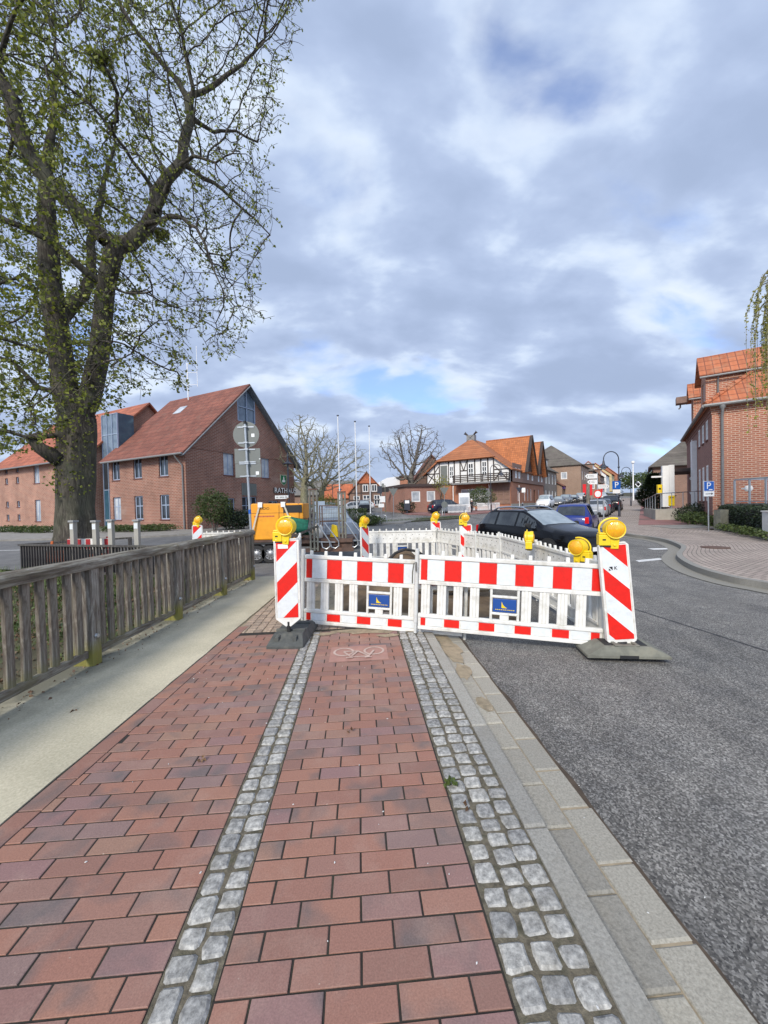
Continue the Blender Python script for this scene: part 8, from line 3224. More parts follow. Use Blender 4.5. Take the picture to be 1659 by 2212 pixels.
for _ in range(6000):
 x, y = rng.uniform(-9, -3.4), rng.uniform(2.5, 10)
 if y > edgeY(x) - 0.5 or noise.noise(V((x * 1.1, y * 1.1, 9))) < 0.0:
  continue
 leaf_cards(mb, at, V((x, y, ground_z(x, y) + rng.uniform(0.03, 0.2))), 0.085, 1, 0.03)
struct(mb.build('ivy_cover', MT['leaf_mid'], attr=at), 'stuff')
mb, at = MB(), []
for _ in range(420):
 y = rng.uniform(1.6, 8.3)
 leaf_cards(mb, at, V((-3.12 + abs(rng.gauss(0, 0.13)), y, 0.008)), rng.choice((0.012, 0.02, 0.03)), 1, 0.004, 0.0)
struct(mb.build('leaf_bits', MT['leaf_brown'], attr=at), 'stuff')
# moss and weeds in the sett joints
mb, at = MB(), []
p = ST(2.06, 0.47)
for _ in range(26):
 leaf_cards(mb, at, p + V((rng.gauss(0, .015), rng.gauss(0, .015), 0.012)), 0.032, 1, 0.008, -0.6)
tag(mb.build('weed', MT['leaf_mid'], attr=at), 'small green weed growing at the edge of the setts', 'weed')
for k, (x, y, sz, lab) in enumerate(((433, 1645, 0.035, 'dry curled leaf lying on the left brick paving'), (752, 1577, 0.03, 'small brown leaf on the cycle path'), (1005, 1745, 0.03, 'orange-brown leaf between the setts'), (158, 1535, 0.04, 'dark twig lying on the concrete strip'))):
 mb, at = MB(), []
 q = G(x, y, 0.004)
 for _ in range(4 if k else 7):
  leaf_cards(mb, at, q + V((0, 0, 0.008)), sz, 1, 0.008, 0.0)
 tag(mb.build('fallen_leaf' if k < 3 else 'twig', MT['leaf_brown'], attr=at), lab, 'leaf' if k < 3 else 'twig')
# ================================================================ STREET FURNITURE
def street_lamp(label, x, ytop, ybase, Y, side=-1, h=None, group='curved street lamps'):
 top = P(x, ytop, Y)
 z0 = zt(Y) + 0.1
 H = top.z - z0
 t = thing('street_lamp', label, 'street lamp', (top.x, Y, z0), 0, group)
 r = 0.042
 mb = MB()
 R_ = H * 0.115
 pts = [(0, 0, 0), (0, 0, H * 0.2), (0, 0, H - R_)]
 for k in range(1, 13):
  a = math.pi * k / 12
  pts.append((side * (R_ - R_ * math.cos(a)), 0, H - R_ + R_ * math.sin(a)))
 pts.append((side * 2 * R_, 0, H - R_ - 0.12))
 rad = [r * 1.5, r * 1.1] + [r * 0.9] * (len(pts) - 2)
 mb.tube(pts, rad, 8)
 mb.lathe([(r * 1.4, -0.06), (r * 2, 0), (r * 1.4, 0.06)], origin=(0, 0, H * 0.76), n=10)
 mb.lathe([(r * 2.1, 0), (r * 2.1, 0.7), (r * 1.3, 0.85)], n=10)
 mb.build('post', MT['lamp_post'], t, smooth=True)
 o = (side * 2 * R_, 0, H - R_ - 0.12)
 mb = MB()
 mb.lathe([(0.05, 0.03), (0.07, -0.05), (0.1, -0.25), (0.16, -0.36), (0.33, -0.47), (0.34, -0.5), (0.3, -0.5)], origin=o, n=18)
 s = mb.build('lamp_shade', MT['lamp_post'], t, smooth=True)
 mb = MB()
 mb.lathe([(0.2, -0.47), (0.2, -0.55), (0.13, -0.64), (0.0, -0.67)], origin=o, n=14)
 mb.build('bulb_glass', MT['glass_curtain'], s, smooth=True)
 return t
street_lamp('tall curved lamp nearest the ramp on the right pavement', 1336, 975, 1116, 29.5)
street_lamp('curved lamp second along the right pavement', 1362, 1009, 1092, 50)
street_lamp('curved lamp third along the right pavement, far up the street', 1386.5, 1031, 1073, 74)
street_lamp('slim curved lamp in front of the half-timbered balcony', 1059, 1003, 1100, 45.5, side=1)
street_lamp('slim curved lamp by the parking area left of the flagpoles', 718, 1041, 1095, 52, side=1)
# lantern in front of the town hall, with the street name plate
Y = 30.5
p = P(624, 1090, Y)
top = P(622, 978, Y).z
t = thing('street_lamp', 'dark straight lantern post with flat hat in front of the town hall gable', 'street lamp', (p.x, Y, zt(Y) + 0.08))
H = top - zt(Y) - 0.08
mb = MB()
mb.tube([(0, 0, 0), (0, 0, H - 0.9)], [0.085, 0.06], 8)
mb.lathe([(0.05, H - 0.2), (0.1, H - 0.25), (0.05, H - 0.1), (0.03, H)], n=10)
mb.build('post', MT['lamp_post'], t, smooth=True)
mb = MB()
mb.lathe([(0.12, H - 0.62), (0.13, H - 0.72), (0.40, H - 0.88), (0.38, H - 0.90), (0.1, H - 0.90)], n=18)
mb.tube([(0, 0, H - 0.9), (0, 0, H - 0.1)], 0.07, 8)
mb.build('lamp_hat', MT['lamp_post'], t, smooth=True)
mb = MB()
mb.box(-1.05, 0.0, -0.1, -0.08, 2.05, 2.32)
pl = mb.build('street_plate', MT['plate'], t)
mb = MB()
r2 = random.Random(9)
x = -0.95
while x < -0.1:
 w = r2.uniform(0.03, 0.06)
 if rng.random() < 0.9:
  mb.box(x, x + w, -0.103, -0.101, 2.13, 2.23)
 x += w + 0.02
mb.build('small_print', MT['galv_dull'], pl)
G5 = 'three white flagpoles'
for x0, y0, x1, Y, lab in ((729.5, 897.7, 735, 35.3, 'tallest looking flagpole, the left one of three'), (766.7, 910.5, 771.5, 37.9, 'middle flagpole of three'), (797.3, 920.5, 800.6, 40.2, 'right flagpole of three, beside the cottage gable')):
 b = P(x1, 1120, Y)
 top = P(x0, y0, Y)
 z0 = zt(Y)
 t = thing('flagpole', lab, 'flagpole', (b.x, Y, z0), 0, G5)
 mb = MB()
 d = top.x - b.x
 mb.tube([(0, 0, 0), (d, 0, top.z - z0)], [0.065, 0.042], 10)
 mb.build('pole', MT['white'], t, smooth=True)
 mb = MB()
 mb.lathe([(0.0, 0.06), (0.1, 0.05), (0.11, -0.03), (0.06, -0.06)], origin=(d, 0, top.z - z0), n=10)
 mb.build('cap', MT['lamp_post'], t, smooth=True)
def post_sign(label, x, Y, ztop, parts, name='traffic_sign', base=None, mat='galv', group=None, r=0.03, yy=0):
 p = P(x, 1090, Y)
 z0 = zt(Y) + (base if base is not None else 0.06)
 t = thing(name, label, 'sign', (p.x, Y, z0), 0, group)
 mb = MB()
 mb.tube([(0, 0, 0), (0, 0, ztop - z0)], r, 8)
 mb.build('pole', MT[mat], t, smooth=True)
 for nm, kind, m_, args in parts:
  mb = MB()
  if kind == 'disc':
   cz, rr = args
   mb.lathe([(0, -0.045), (rr, -0.045), (rr, -0.035), (0, -0.035)], origin=(0, 0, cz - z0), axis='Y', n=24)
  elif kind == 'tri':          # point down
   cz, s = args
   h = s * 0.87
   mb.prism([(-s / 2, -0.045, cz + h / 2 - z0), (0, -0.045, cz - h / 2 - z0), (s / 2, -0.045, cz + h / 2 - z0)], (0, 0.01, 0))
  elif kind == 'diamond':
   cz, s = args
   mb.prism([(-s, -0.045, cz - z0), (0, -0.045, cz - s - z0), (s, -0.045, cz - z0), (0, -0.045, cz + s - z0)], (0, 0.01, 0))
  elif kind == 'rect':
   x0, x1, za, zb_, d0 = args
   mb.box(x0, x1, -0.045 - d0, -0.035 - d0, za - z0, zb_ - z0)
  mb.build(nm, MT[m_], t)
 return t
zat = lambda x, y, Y: P(x, y, Y).z
post_sign('back of a give-way triangle on a thin pole before the side road', 850, 38, zat(850, 1053, 38), [('sign_plate', 'tri', 'galv_dull', (zat(850, 1064, 38), 0.92))])
post_sign('backs of a give-way triangle and a round sign on one pole on the grass island', 960, 36.5, zat(960, 1050, 36.5), [('sign_plate', 'tri', 'galv_dull', (zat(960, 1062, 36.5), 0.88)), ('round_plate', 'disc', 'galv_dull', (zat(960, 1090, 36.5), 0.30))])
post_sign('sign pole with a small white plate by the small hedge before the cottage', 824, 45, zat(824, 1040, 45), [('sign_plate', 'rect', 'lamp_post', (-0.45, 0.1, zat(824, 1066, 45), zat(824, 1050, 45), 0)), ('white_plate', 'rect', 'plate', (-0.15, 0.45, zat(824, 1085, 45), zat(824, 1072, 45), 0.0)), ('square_plate', 'rect', 'white', (-0.35, 0.3, zat(824, 1096, 45), zat(824, 1088, 45), 0.0))])
post_sign('dark square notice on a wooden post beside the cottage', 832.5, 52, zat(832, 1048, 52), [('notice', 'rect', 'letter_black', (-0.5, 0.5, zat(832, 1063, 52), zat(832, 1053, 52), 0))], mat='wood_post', r=0.06)
post_sign('pale pole with a dark sign back by the corner bay', 1122, 47.5, zat(1122, 1048, 47.5), [('sign_plate', 'tri', 'lamp_post', (zat(1122, 1059, 47.5), 0.8)), ('white_plate', 'rect', 'plate', (0.3, 0.75, zat(1122, 1064, 47.5), zat(1122, 1054, 47.5), 0))], mat='white')
post_sign('thin pole with a diamond sign before the balcony lamp', 1055, 46.5, zat(1055, 1056, 46.5), [('sign_plate', 'diamond', 'galv_dull', (zat(1055, 1066, 46.5), 0.42))])
def arrow_plate(t, z0, za, zb_, x0, x1, left, name='direction_plate'):
 mb = MB()
 h = zb_ - za
 if left:
  pts = [(x0, (za + zb_) / 2), (x0 + h * 0.5, za), (x1, za), (x1, zb_), (x0 + h * 0.5, zb_)]
 else:
  pts = [(x1, (za + zb_) / 2), (x1 - h * 0.5, zb_), (x0, zb_), (x0, za), (x1 - h * 0.5, za)]
 mb.prism([(a, -0.06, b - z0) for a, b in pts], (0, 0.02, 0))
 pl = mb.build(name, MT['plate'], t)
 mb = MB()
 cx_ = x0 + h * 0.55 if left else x1 - h * 0.55
 s = -1 if left else 1
 mb.prism([(cx_ + s * h * 0.22, -0.064, (za + zb_) / 2 - z0), (cx_ - s * h * 0.1, -0.064, za + h * 0.2 - z0), (cx_ - s * h * 0.16, -0.064, za + h * 0.3 - z0), (cx_ + s * h * 0.06, -0.064, (za + zb_) / 2 - z0), (cx_ - s * h * 0.16, -0.064, zb_ - h * 0.3 - z0), (cx_ - s * h * 0.1, -0.064, zb_ - h * 0.2 - z0)], (0, 0.003, 0))
 for row in (0.3, 0.62):
  xx = (x0 + h * 0.9) if left else x0 + h * 0.25
  e = x0 + (x1 - x0) * 0.72
  r2 = random.Random(int(za * 100))
  while xx < e:
   w = r2.uniform(0.03, 0.07)
   mb.box(xx, xx + w, -0.063, -0.061, za + h * row - z0, za + h * (row + 0.12) - z0)
   xx += w + 0.02
 mb.build('arrow_marks', MT['galv_dull'], pl)
Y = 27.0
z0 = zt(Y) + 0.06
t = post_sign('direction sign post with white arrow plates and a round speed sign', 1291, Y, zat(1291, 1021, Y), [('white_disc', 'disc', 'plate', (zat(1291, 1067, Y), 0.28))], 'direction_sign', r=0.045)
for ya, yb, xa, xb, left in ((1033.5, 1023.5, 1263.5, 1290, True), (1046, 1036, 1268, 1290, True), (1055.5, 1047, 1292, 1316, False)):
 arrow_plate(t, z0, zat(1291, ya, Y), zat(1291, yb, Y), P(xa, 1030, Y).x - P(1291, 1030, Y).x, P(xb, 1030, Y).x - P(1291, 1030, Y).x, left)
mb = MB()
rr = 0.30
n = 26
cz = zat(1291, 1067, Y) - z0
for k in range(n):
 a, b = 2 * math.pi * k / n, 2 * math.pi * (k + 1) / n
 mb.quad((math.cos(a) * rr, -0.05, cz + math.sin(a) * rr), (math.cos(b) * rr, -0.05, cz + math.sin(b) * rr), (math.cos(b) * rr * 0.74, -0.05, cz + math.sin(b) * rr * 0.74), (math.cos(a) * rr * 0.74, -0.05, cz + math.sin(a) * rr * 0.74))
mb.build('red_ring', MT['red'], t)
Y = 29.0
p = P(1331, 1060, Y)
t = thing('parking_sign', 'blue square parking sign with white plate on the nearest curved lamp', 'sign', (p.x + 0.0, Y, zt(Y)), 0)
za, zb_ = zat(1331, 1057, Y) - zt(Y), zat(1331, 1046, Y) - zt(Y)
mb = MB()
mb.box(-0.3, 0.3, -0.05, -0.03, za, za + 0.62)
sgn = mb.build('blue_plate', MT['sign_blue'], t)
mb = MB()
text_mb(mb, 'P', 0.62, frameT((0, -0.053, za + 0.31), (1, 0, 0), (0, 0, 1)))
mb.build('lettering', MT['plate'], sgn)
mb = MB()
mb.box(-0.28, 0.28, -0.05, -0.03, za - 0.3, za - 0.02)
mb.build('white_plate', MT['plate'], t)
mb = MB()
mb.box(0.02, 0.34, -0.03, 0.3, za + 0.1, za + 0.14)
mb.build('bracket', MT['lamp_post'], t)
# parking sign with arrow by the right-hand building
Y = 17.3
p = P(1531, 1148, Y)
t = thing('parking_sign', 'blue parking sign with black arrow plate on a pole before the right brick building', 'sign', (p.x, Y, 0.02), 0)
mb = MB()
mb.tube([(0, 0, 0), (-0.02, 0, 2.35)], 0.03, 10)
mb.build('pole', MT['galv'], t, smooth=True)
za, zb_ = zat(1530, 1062, Y), zat(1530, 1040.5, Y)
mb = MB()
mb.box(-0.245, 0.225, -0.05, -0.035, za, zb_)
fr_ = mb.build('sign_frame', MT['plate'], t)
mb = MB()
mb.box(-0.23, 0.21, -0.054, -0.0505, za + 0.015, zb_ - 0.015)
mb.build('blue_field', MT['sign_blue'], fr_)
mb = MB()
text_mb(mb, 'P', 0.42, frameT((-0.03, -0.057, (za + zb_) / 2 + 0.005), (1, 0, 0), (0, 0, 1)))
mb.box(-0.02, 0.14, -0.058, -0.055, za + 0.05, za + 0.09)
mb.build('lettering', MT['plate'], fr_)
mb = MB()
mb.box(-0.245, 0.225, -0.05, -0.035, za - 0.23, za - 0.01)
pl = mb.build('arrow_plate', MT['plate'], t)
mb = MB()
zc_ = za - 0.12
mb.box(-0.17, 0.09, -0.054, -0.051, zc_ - 0.012, zc_ + 0.012)
mb.prism([(0.09, -0.054, zc_ - 0.05), (0.17, -0.054, zc_), (0.09, -0.054, zc_ + 0.05)], (0, 0.003, 0))
mb.build('arrow', MT['letter_black'], pl)
# tall white pole far up the street
p = P(1368, 1060, 70)
mb = MB()
mb.tube([(0, 0, 0), (0, 0, zat(1368, 1000, 70) - zt(70))], [0.13, 0.09], 8)
mb.lathe([(0.0, 0.4), (0.3, 0.3), (0.3, 0.0), (0.15, -0.1)], origin=(0, 0, zat(1368, 1000, 70) - zt(70)), n=10)
o = tag(mb.build('tall_pole', MT['white'], smooth=True), 'tall plain white pole with a small head far up the street', 'pole')
o.location = (p.x, 70, zt(70))
post_sign('priority road diamond sign far up the street before the distant trees', 1379, 90, zat(1379, 1040, 90), [('sign_plate', 'diamond', 'plate', (zat(1379, 1046, 90), 0.75)), ('inner_plate', 'diamond', 'yellow', (zat(1379, 1046, 90), 0.5))])
p = P(1263.5, 1100, 26)
mb = MB()
mb.tube([(0, 0, 0), (0.03, 0, 2.6)], [0.13, 0.11], 10)
o = tag(mb.build('wooden_post', MT['wood_post'], smooth=True), 'thick pale wooden post behind the blue hatchback', 'post')
o.location = (P(1270, 1100, 26).x, 26, zt(26))
mb = MB()
mb.tube([(0, 0, 0), (0, 0, 1.5)], [0.05, 0.05], 8)
o = tag(mb.build('short_post', MT['galv'], smooth=True), 'short grey post right of the direction sign', 'post')
o.location = (P(1304, 1110, 26.5).x, 26.5, zt(26))
for k, (x, Y, lab) in enumerate(((1070, 50, 'black bollard with white ring before the corner bay'), (1129, 49, 'black bollard on the pavement left of the white van'), (1159, 41, 'dark bollard between the black estate and the silver convertible'))):
 t = thing('bollard', lab, 'bollard', (P(x, 1100, Y).x, Y, zt(Y) + 0.05), 0, 'dark bollards along the far pavement')
 mb = MB()
 mb.tube([(0, 0, 0), (0, 0, 0.95)], 0.09, 10)
 mb.build('shaft', MT['lamp_post'], t, smooth=True)
 mb = MB()
 mb.tube([(0, 0, 0.8), (0, 0, 0.87)], 0.094, 10)
 mb.build('ring', MT['plate'], t, smooth=True)
def bench(label, pos, rz, L=2.0):
 t = thing('park_bench', label, 'bench', pos, rz, None)
 mb = MB()
 for k in range(5):
  mb.beam((-L / 2, -0.22 + 0.1 * k, 0.45), (L / 2, -0.22 + 0.1 * k, 0.45), 0.07, 0.03)
 mb.build('seat', MT['galv'], t)
 mb = MB()
 for k in range(4):
  mb.beam((-L / 2, 0.27 + 0.02 * k, 0.55 + 0.1 * k), (L / 2, 0.27 + 0.02 * k, 0.55 + 0.1 * k), 0.03, 0.07)
 mb.build('backrest', MT['galv'], t)
 for x in (-L / 2 + 0.05, L / 2 - 0.05):
  mb = MB()
  mb.tube([(x, -0.3, 0), (x, -0.3, 0.6), (x, -0.15, 0.7), (x, 0.1, 0.68), (x, 0.25, 0.5), (x, 0.32, 0)], 0.03, 8)
  mb.build('leg', MT['galv'], t, smooth=True)
 return t
p = P(820, 1122, 29)
bench('steel bench with curved arms beside the loose green hedge', (p.x, 29.3, zt(29)), R(65), 1.3)
p = P(980, 1108, 38.5)
bench('long pale bench seen from behind before the navy parked car', (p.x, 38.6, zt(38.6) + 0.1), R(182), 2.4)
# bright railings in front of the house
for x0, x1, Y0, Y1, lab in ((968, 1015, 42, 43, 'white picket rail behind the long bench'), (1032, 1078, 46.5, 47.5, 'white wooden picket fence below the clipped bush')):
 a, b = P(x0, 1100, Y0), P(x1, 1100, Y1)
 L = math.hypot(b.x - a.x, Y1 - Y0)
 t = thing('picket_fence', lab, 'fence', (a.x, Y0, zt(Y0) + 0.1), math.atan2(Y1 - Y0, b.x - a.x))
 mb = MB()
 mb.beam((0, 0, 0.95), (L, 0, 0.95), 0.06, 0.07)
 mb.beam((0, 0, 0.25), (L, 0, 0.25), 0.06, 0.06)
 mb.build('rails', MT['white'], t)
 n = int(L / 0.16)
 pr = None
 for k in range(n + 1):
  if pr is None:
   mb = MB()
   mb.box(-0.045, 0.045, -0.05, -0.031, 0.1, 1.0)
   pr = mb.build('picket', MT['white'], t)
   o = pr
  else:
   o = pr.copy()
   COL.objects.link(o)
  o.location = (L * k / n, 0, 0)
p = P(1003, 1095, 45)
t = thing('notice_board', 'white framed information board between the navy car and the clipped bush', 'notice board', (p.x, 45, zt(45) + 0.1), 0)
mb = MB()
mb.box(-0.62, 0.62, -0.05, 0.05, 0.6, 2.25)
mb.build('frame', MT['white'], t)
mb = MB()
mb.box(-0.52, 0.52, -0.06, -0.051, 0.75, 1.75)
mb.build('panel', MT['glass_curtain'], t)
mb = MB()
mb.box(-0.55, -0.45, -0.05, 0.05, 0, 0.6)
mb.box(0.45, 0.55, -0.05, 0.05, 0, 0.6)
mb.build('legs', MT['white'], t)
p = P(879, 1100, 46)
t = thing('letter_box', 'dark grey box with white notice standing before the annex ivy', 'box', (p.x, 45.6, zt(45)), 0)
mb = MB()
mb.box(-0.35, 0.35, -0.2, 0.2, 0.5, 1.7)
mb.box(-0.08, 0.08, -0.08, 0.08, 0, 0.5)
mb.build('case', MT['lamp_post'], t, bevel=0.03)
mb = MB()
mb.box(-0.25, 0.25, -0.22, -0.205, 1.3, 1.65)
mb.build('notice', MT['plate'], t)
# ---------------- ramp, stele, terrace railing at the right-hand building
ra = G(1414, 1121, 0.02)
R0 = P(1416, 1122, 25.0)
R1 = P(1488, 1120, 24.2)
t = thing('access_ramp', 'concrete access ramp wall with steel handrail in front of the right brick building', 'ramp', (R0.x, 25.0, zt(25) + 0.1), math.atan2(-0.8, R1.x - R0.x))
L = math.hypot(R1.x - R0.x, 0.8)
mb = MB()
mb.prism([(0, 0, 0), (L + 1.5, 0, 0), (L + 1.5, 0, 0.85), (0, 0, 0.72)], (0, 0.18, 0))
mb.prism([(0, 0.181, 0), (0.16, 0.181, 0), (0.16, 5.6, 0), (0, 5.6, 0)], (0, 0, 0.70))
mb.prism([(0.161, 0.181, 0.3), (L + 1.5, 0.181, 0.3), (L + 1.5, 5.6, 0.3), (0.161, 5.6, 0.3)], (0, 0, 0.35))
mb.build('wall', MT['concrete'], t, bevel=0.01)
mb = MB()
mb.tube([(0.08, 5.5, 1.35), (0.08, 0.2, 1.72), (0.1, 0.09, 1.74), (0.3, 0.09, 1.75), (L + 1.2, 0.09, 1.84)], 0.03, 8)
hr = mb.build('handrail', MT['chrome'], t, smooth=True)
for k in range(5):
 mb = MB()
 x = 0.3 + (L + 0.6) * k / 4
 mb.tube([(x, 0.09, 0.5), (x, 0.09, 1.76 + 0.016 * k)], 0.024, 8)
 mb.build('rail_post', MT['galv'], t, smooth=True)
for k in range(5):
 mb = MB()
 y = 0.6 + 1.15 * k
 mb.tube([(0.08, y, 0.3), (0.08, y, 1.70 - 0.07 * k)], 0.024, 8)
 mb.build('rail_post', MT['galv'], t, smooth=True)
Y = 26.5
p = P(1443, 1100, Y)
za, zb_ = zat(1443, 1095, Y), zat(1443, 1006, Y)
t = thing('advertising_stele', 'tall white post stele with a small yellow box beside the ramp', 'sign', (p.x, Y, za), R(-20))
mb = MB()
mb.box(-0.34, 0.05, -0.15, 0.15, 0, zb_ - za)
mb.box(0.06, 0.36, -0.13, 0.13, 0.15, zb_ - za + 0.04)
mb.build('body', MT['white'], t, bevel=0.01)
mb = MB()
mb.box(-0.95, -0.35, -0.04, 0.04, 2.05, 2.16)
mb.build('arm', MT['white'], t)
mb = MB()
mb.box(-0.62, -0.36, -0.14, 0.14, 0.9, 1.55)
mb.build('yellow_box', MT['yellow'], t, bevel=0.01)
mb = MB()
mb.prism([(-0.56, -0.145, 1.2), (-0.42, -0.145, 1.2), (-0.42, -0.145, 1.3), (-0.56, -0.145, 1.34)], (0, 0.004, 0))
mb.build('horn_mark', MT['letter_black'], t)
p = P(1459, 1090, 26)
t = thing('letter_box', 'small yellow letter box on the ramp behind the handrail', 'letter box', (p.x, 26.4, 0.6), R(-20))
mb = MB()
mb.box(-0.18, 0.18, -0.14, 0.14, 0.45, 1.15)
mb.build('case', MT['yellow'], t, bevel=0.02)
mb = MB()
mb.box(-0.06, 0.06, -0.06, 0.06, 0, 0.45)
mb.build('leg', MT['galv'], t)
mb = MB()
mb.box(-0.12, 0.12, -0.145, -0.141, 0.98, 1.02)
mb.build('slot', MT['letter_black'], t)
# concrete post at the hedge corner
p = P(1562, 1146, 17.6)
mb = MB()
mb.box(-0.19, 0.19, -0.19, 0.19, 0, 0.98)
o = tag(mb.build('concrete_post', MT['rubber_pale'], bevel=0.01), 'dark concrete gate post at the corner of the right hedge', 'post')
o.location = (p.x, 17.7, 0.0)
# terrace slab with railing
T0 = P(1576, 1088, 18.4)
T1 = P(1720, 1083, 15.4)
t = thing('terrace', 'dark terrace slab with steel railing against the right brick building', 'terrace', (T0.x, 18.4, 0.0), math.atan2(15.4 - 18.4, T1.x - T0.x))
L = math.hypot(T1.x - T0.x, 3.0)
zs = T0.z
mb = MB()
mb.box(-0.1, L + 2, -0.1, 2.2, zs - 0.14, zs)
mb.build('slab', MT['rubber'], t)
mb = MB()
mb.box(0.1, L + 2, 0.1, 0.3, 0, zs - 0.141)
mb.build('support_wall', MT['wood_dark'], t)
mb = MB()
mb.beam((0.25, 0.02, zs + 1.12), (L + 2, 0.02, zs + 1.12), 0.06, 0.06)
mb.beam((0.25, 0.02, zs + 0.1), (L + 2, 0.02, zs + 0.1), 0.04, 0.05)
mb.beam((0.25, 0.02, zs + 1.12), (0.25, 1.8, zs + 1.12), 0.06, 0.06)
mb.build('handrail', MT['galv'], t)
for k in range(7):
 mb = MB()
 x = 0.25 + (L + 1.5) * k / 6
 mb.box(x - 0.03, x + 0.03, -0.01, 0.05, zs + 0.0, zs + 1.09)
 mb.build('rail_post', MT['galv'], t)
for k, (f, lab) in enumerate(((0.40, 'white'),)):
 mb = MB()
 mb.lathe([(0.0, -0.16), (0.13, -0.11), (0.17, 0), (0.13, 0.11), (0.0, 0.16)], n=14)
 mb.tube([(0, 0, 0), (0, 0.35, 0)], 0.03, 6)
 o = tag(mb.build('globe_lamp', MT['white'], smooth=True), 'white globe wall lamp behind the terrace railing', 'lamp')
 q = P(1617, 1055, 18.4)
 o.location = q
p = P(1668, 1165, 13.3)
t = thing('utility_cabinet', 'pale grey utility cabinet cut off by the right edge', 'cabinet', (p.x + 0.15, 13.3, 0.04), R(-20))
mb = MB()
mb.box(-0.3, 0.5, -0.2, 0.2, 0, 0.95)
mb.build('case', MT['grey_plastic'], t, bevel=0.01)
mb = MB()
mb.box(-0.33, 0.53, -0.23, 0.23, 0.951, 1.0)
mb.build('lid', MT['grey_plastic'], t, bevel=0.01)
mb = MB()
mb.box(-0.26, 0.46, -0.212, -0.201, 0.12, 0.9)
mb.build('door', MT['white'], t, bevel=0.004)
# ================================================================ PEOPLE
def person(label, pos, rz, h, pose, cloth, hair, legs_mat, extra=None):
 """one continuous skinned body; clothing and hair are children"""
 t = thing('person', label, 'person', pos, rz)
 k = h / 1.75
 J = {'pel': (0, 0, .95), 'sp': (0, 0.0, 1.2), 'ch': (0, -.02, 1.4), 'nk': (0, -.02, 1.52), 'hd': (0, -.04, 1.64), 'tp': (0, -.03, 1.73),
         'hL': (.09, 0, .9), 'kL': (.1, -.10, .5), 'aL': (.1, .10, .09), 'tL': (.11, -.06, .03),
         'hR': (-.09, 0, .9), 'kR': (-.1, .03, .5), 'aR': (-.1, .24, .12), 'tR': (-.11, .12, .03),
         'sL': (.19, -.01, 1.42), 'eL': (.25, .03, 1.14), 'wL': (.24, -.10, .92), 'fL': (.24, -.14, .83),
         'sR': (-.19, -.01, 1.42), 'eR': (-.25, .06, 1.14), 'wR': (-.25, -.02, .9), 'fR': (-.25, -.04, .81)}
 J.update(pose)
 rad = {'pel': .15, 'sp': .145, 'ch': .16, 'nk': .06, 'hd': .10, 'tp': .07, 'hL': .10, 'kL': .062, 'aL': .045, 'tL': .04, 'hR': .10, 'kR': .062, 'aR': .045, 'tR': .04,
           'sL': .075, 'eL': .05, 'wL': .035, 'fL': .035, 'sR': .075, 'eR': .05, 'wR': .035, 'fR': .035}
 E = [('pel', 'sp'), ('sp', 'ch'), ('ch', 'nk'), ('nk', 'hd'), ('hd', 'tp'), ('pel', 'hL'), ('hL', 'kL'), ('kL', 'aL'), ('aL', 'tL'), ('pel', 'hR'), ('hR', 'kR'), ('kR', 'aR'), ('aR', 'tR'),
         ('ch', 'sL'), ('sL', 'eL'), ('eL', 'wL'), ('wL', 'fL'), ('ch', 'sR'), ('sR', 'eR'), ('eR', 'wR'), ('wR', 'fR')]
 def skin(names, edges, grow, nm, mat):
  idx = {n_: i for i, n_ in enumerate(names)}
  me = bpy.data.meshes.new(nm)
  me.from_pydata([V(J[n_]) * k for n_ in names], [(idx[a], idx[b]) for a, b in edges], [])
  me.materials.append(mat)
  o = bpy.data.objects.new(nm, me)
  COL.objects.link(o)
  o.parent = t
  sk = o.modifiers.new('skin', 'SKIN')
  sk.use_smooth_shade = True
  lay = me.skin_vertices.new() if not me.skin_vertices else me.skin_vertices[0]
  data = me.skin_vertices[0].data
  for n_, i in idx.items():
   data[i].radius = (rad[n_] * k + grow, rad[n_] * k * 0.9 + grow)
   data[i].use_root = (i == 0)
  s = o.modifiers.new('sub', 'SUBSURF')
  s.levels = 1
  s.render_levels = 2
  return o
 names = list(rad)
 skin(names, E, 0.0, 'body', MT['skin'])
 cn = ['pel', 'sp', 'ch', 'hL', 'hR', 'sL', 'eL', 'wL', 'sR', 'eR', 'wR']
 skin(cn, [e for e in E if e[0] in cn and e[1] in cn], 0.022, 'coat', cloth)
 cn = ['pel', 'hL', 'kL', 'aL', 'hR', 'kR', 'aR']
 skin(cn, [e for e in E if e[0] in cn and e[1] in cn], 0.014, 'trousers', legs_mat)
 for s_ in 'LR':
  mb = MB()
  a, b = V(J['a' + s_]) * k, V(J['t' + s_]) * k
  mb.beam(a + V((0, 0.05, -0.05)), b + V((0, -0.06, 0.0)), 0.09, 0.075)
  mb.build('shoe', MT['black'], t, bevel=0.02)
 mb = MB()
 hc = (V(J['hd']) + V(J['tp'])) / 2 * k + V((0, 0.02, 0.02))
 mb.lathe([(0.0, 0.105), (0.07, 0.085), (0.112, 0.03), (0.118, -0.03), (0.10, -0.075)], origin=hc, n=14)
 mb.build('hair', hair, t, smooth=True)
 # face
 mb = MB()
 f = V(J['hd']) * k
 for s_ in (-1, 1):
  mb.lathe([(0.0, -0.01), (0.012, 0)], origin=f + V((s_ * 0.035, -0.095, 0.02)), axis='Y', n=6)
 mb.box(f.x - 0.025, f.x + 0.025, f.y - 0.1, f.y - 0.09, f.z - 0.055, f.z - 0.045)
 mb.build('features', MT['dark_red'], t)
 return t
Y = 43.5
p = P(1019, 1100, Y)
t = person('white-haired person in a dark coat walking past the picket fence with a bag', (p.x, Y, zt(Y) + 0.0), R(110), 1.6, {}, MT['dark_cloth'], MT['grey_hair'], MT['dark_cloth'])
mb = MB()
mb.box(-0.13, 0.13, -0.05, 0.05, 0, 0.3)
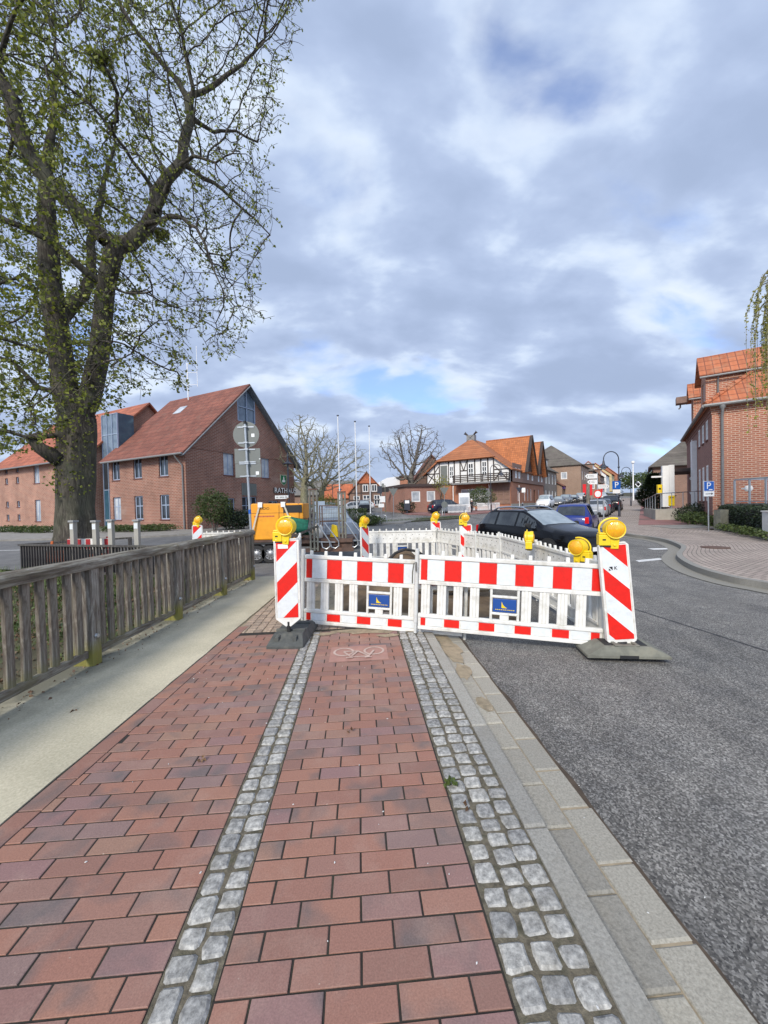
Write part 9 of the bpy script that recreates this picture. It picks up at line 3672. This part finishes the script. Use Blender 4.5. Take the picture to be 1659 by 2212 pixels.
mb.tube([(-0.08, 0, 0.3), (-0.05, 0, 0.42), (0.05, 0, 0.42), (0.08, 0, 0.3)], 0.01, 6)
o = tag(mb.build('shopping_bag', MT['grey_plastic'], bevel=0.02), 'pale bag in the hand of the white-haired person', 'bag')
o.location = (p.x + 0.26, Y + 0.15, zt(Y) + 0.36)
Y = 55
p = P(1263, 1085, Y)
by = thing('bicycle', 'bicycle ridden up the street by the dark-clothed rider', 'bicycle', (p.x, Y, zt(Y)), R(55))
mb = MB()
for s_ in (-0.52, 0.52):
 pass
for nm, x in (('wheel', -0.52), ('wheel', 0.52)):
 mb = MB()
 mb.tube([(x + 0.33 * math.cos(a), 0, 0.34 + 0.33 * math.sin(a)) for a in [2 * math.pi * k / 24 for k in range(24)]], 0.02, 6, closed=True)
 for k in range(8):
  a = math.pi * k / 8
  mb.tube([(x - 0.32 * math.cos(a), 0, 0.34 - 0.32 * math.sin(a)), (x + 0.32 * math.cos(a), 0, 0.34 + 0.32 * math.sin(a))], 0.003, 3)
 mb.build(nm, MT['black'], by, smooth=True)
mb = MB()
for a, b in (((-.52, 0, .34), (-.1, 0, .3)), ((-.52, 0, .34), (-.2, 0, .82)), ((-.1, 0, .3), (-.22, 0, .9)), ((-.2, 0, .82), (.38, 0, .85)), ((-.1, 0, .3), (.38, 0, .8)), ((.52, 0, .34), (.36, 0, .98)), ((.36, -.25, 1.0), (.36, .25, 1.0))):
 mb.tube([a, b], 0.018, 6)
mb.build('frame', MT['lamp_post'], by, smooth=True)
mb = MB()
mb.box(-0.36, -0.1, -0.07, 0.07, 0.9, 0.95)
mb.build('saddle', MT['black'], by, bevel=0.02)
pose = {'pel': (0, .22, 1.02), 'sp': (0, .16, 1.24), 'ch': (0, .06, 1.44), 'nk': (0, .03, 1.55), 'hd': (0, 0, 1.67), 'tp': (0, .01, 1.76), 'hL': (.1, .2, .98), 'kL': (.12, -.12, .72), 'aL': (.1, .12, .38), 'tL': (.1, -.03, .32),
  'hR': (-.1, .2, .98), 'kR': (-.12, .0, .58), 'aR': (-.1, .12, .22), 'tR': (-.1, -.03, .18), 'sL': (.19, .06, 1.45), 'eL': (.24, -.1, 1.22), 'wL': (.23, -.32, 1.06), 'fL': (.23, -.38, 1.04),
  'sR': (-.19, .06, 1.45), 'eR': (-.24, -.1, 1.22), 'wR': (-.23, -.32, 1.06), 'fR': (-.23, -.38, 1.04)}
t = person('dark-clothed cyclist seen from behind on the street left of the direction signs', (p.x, Y, zt(Y)), R(55 + 90), 1.75, pose, MT['dark_cloth'], MT['dark_cloth'], MT['dark_cloth'])
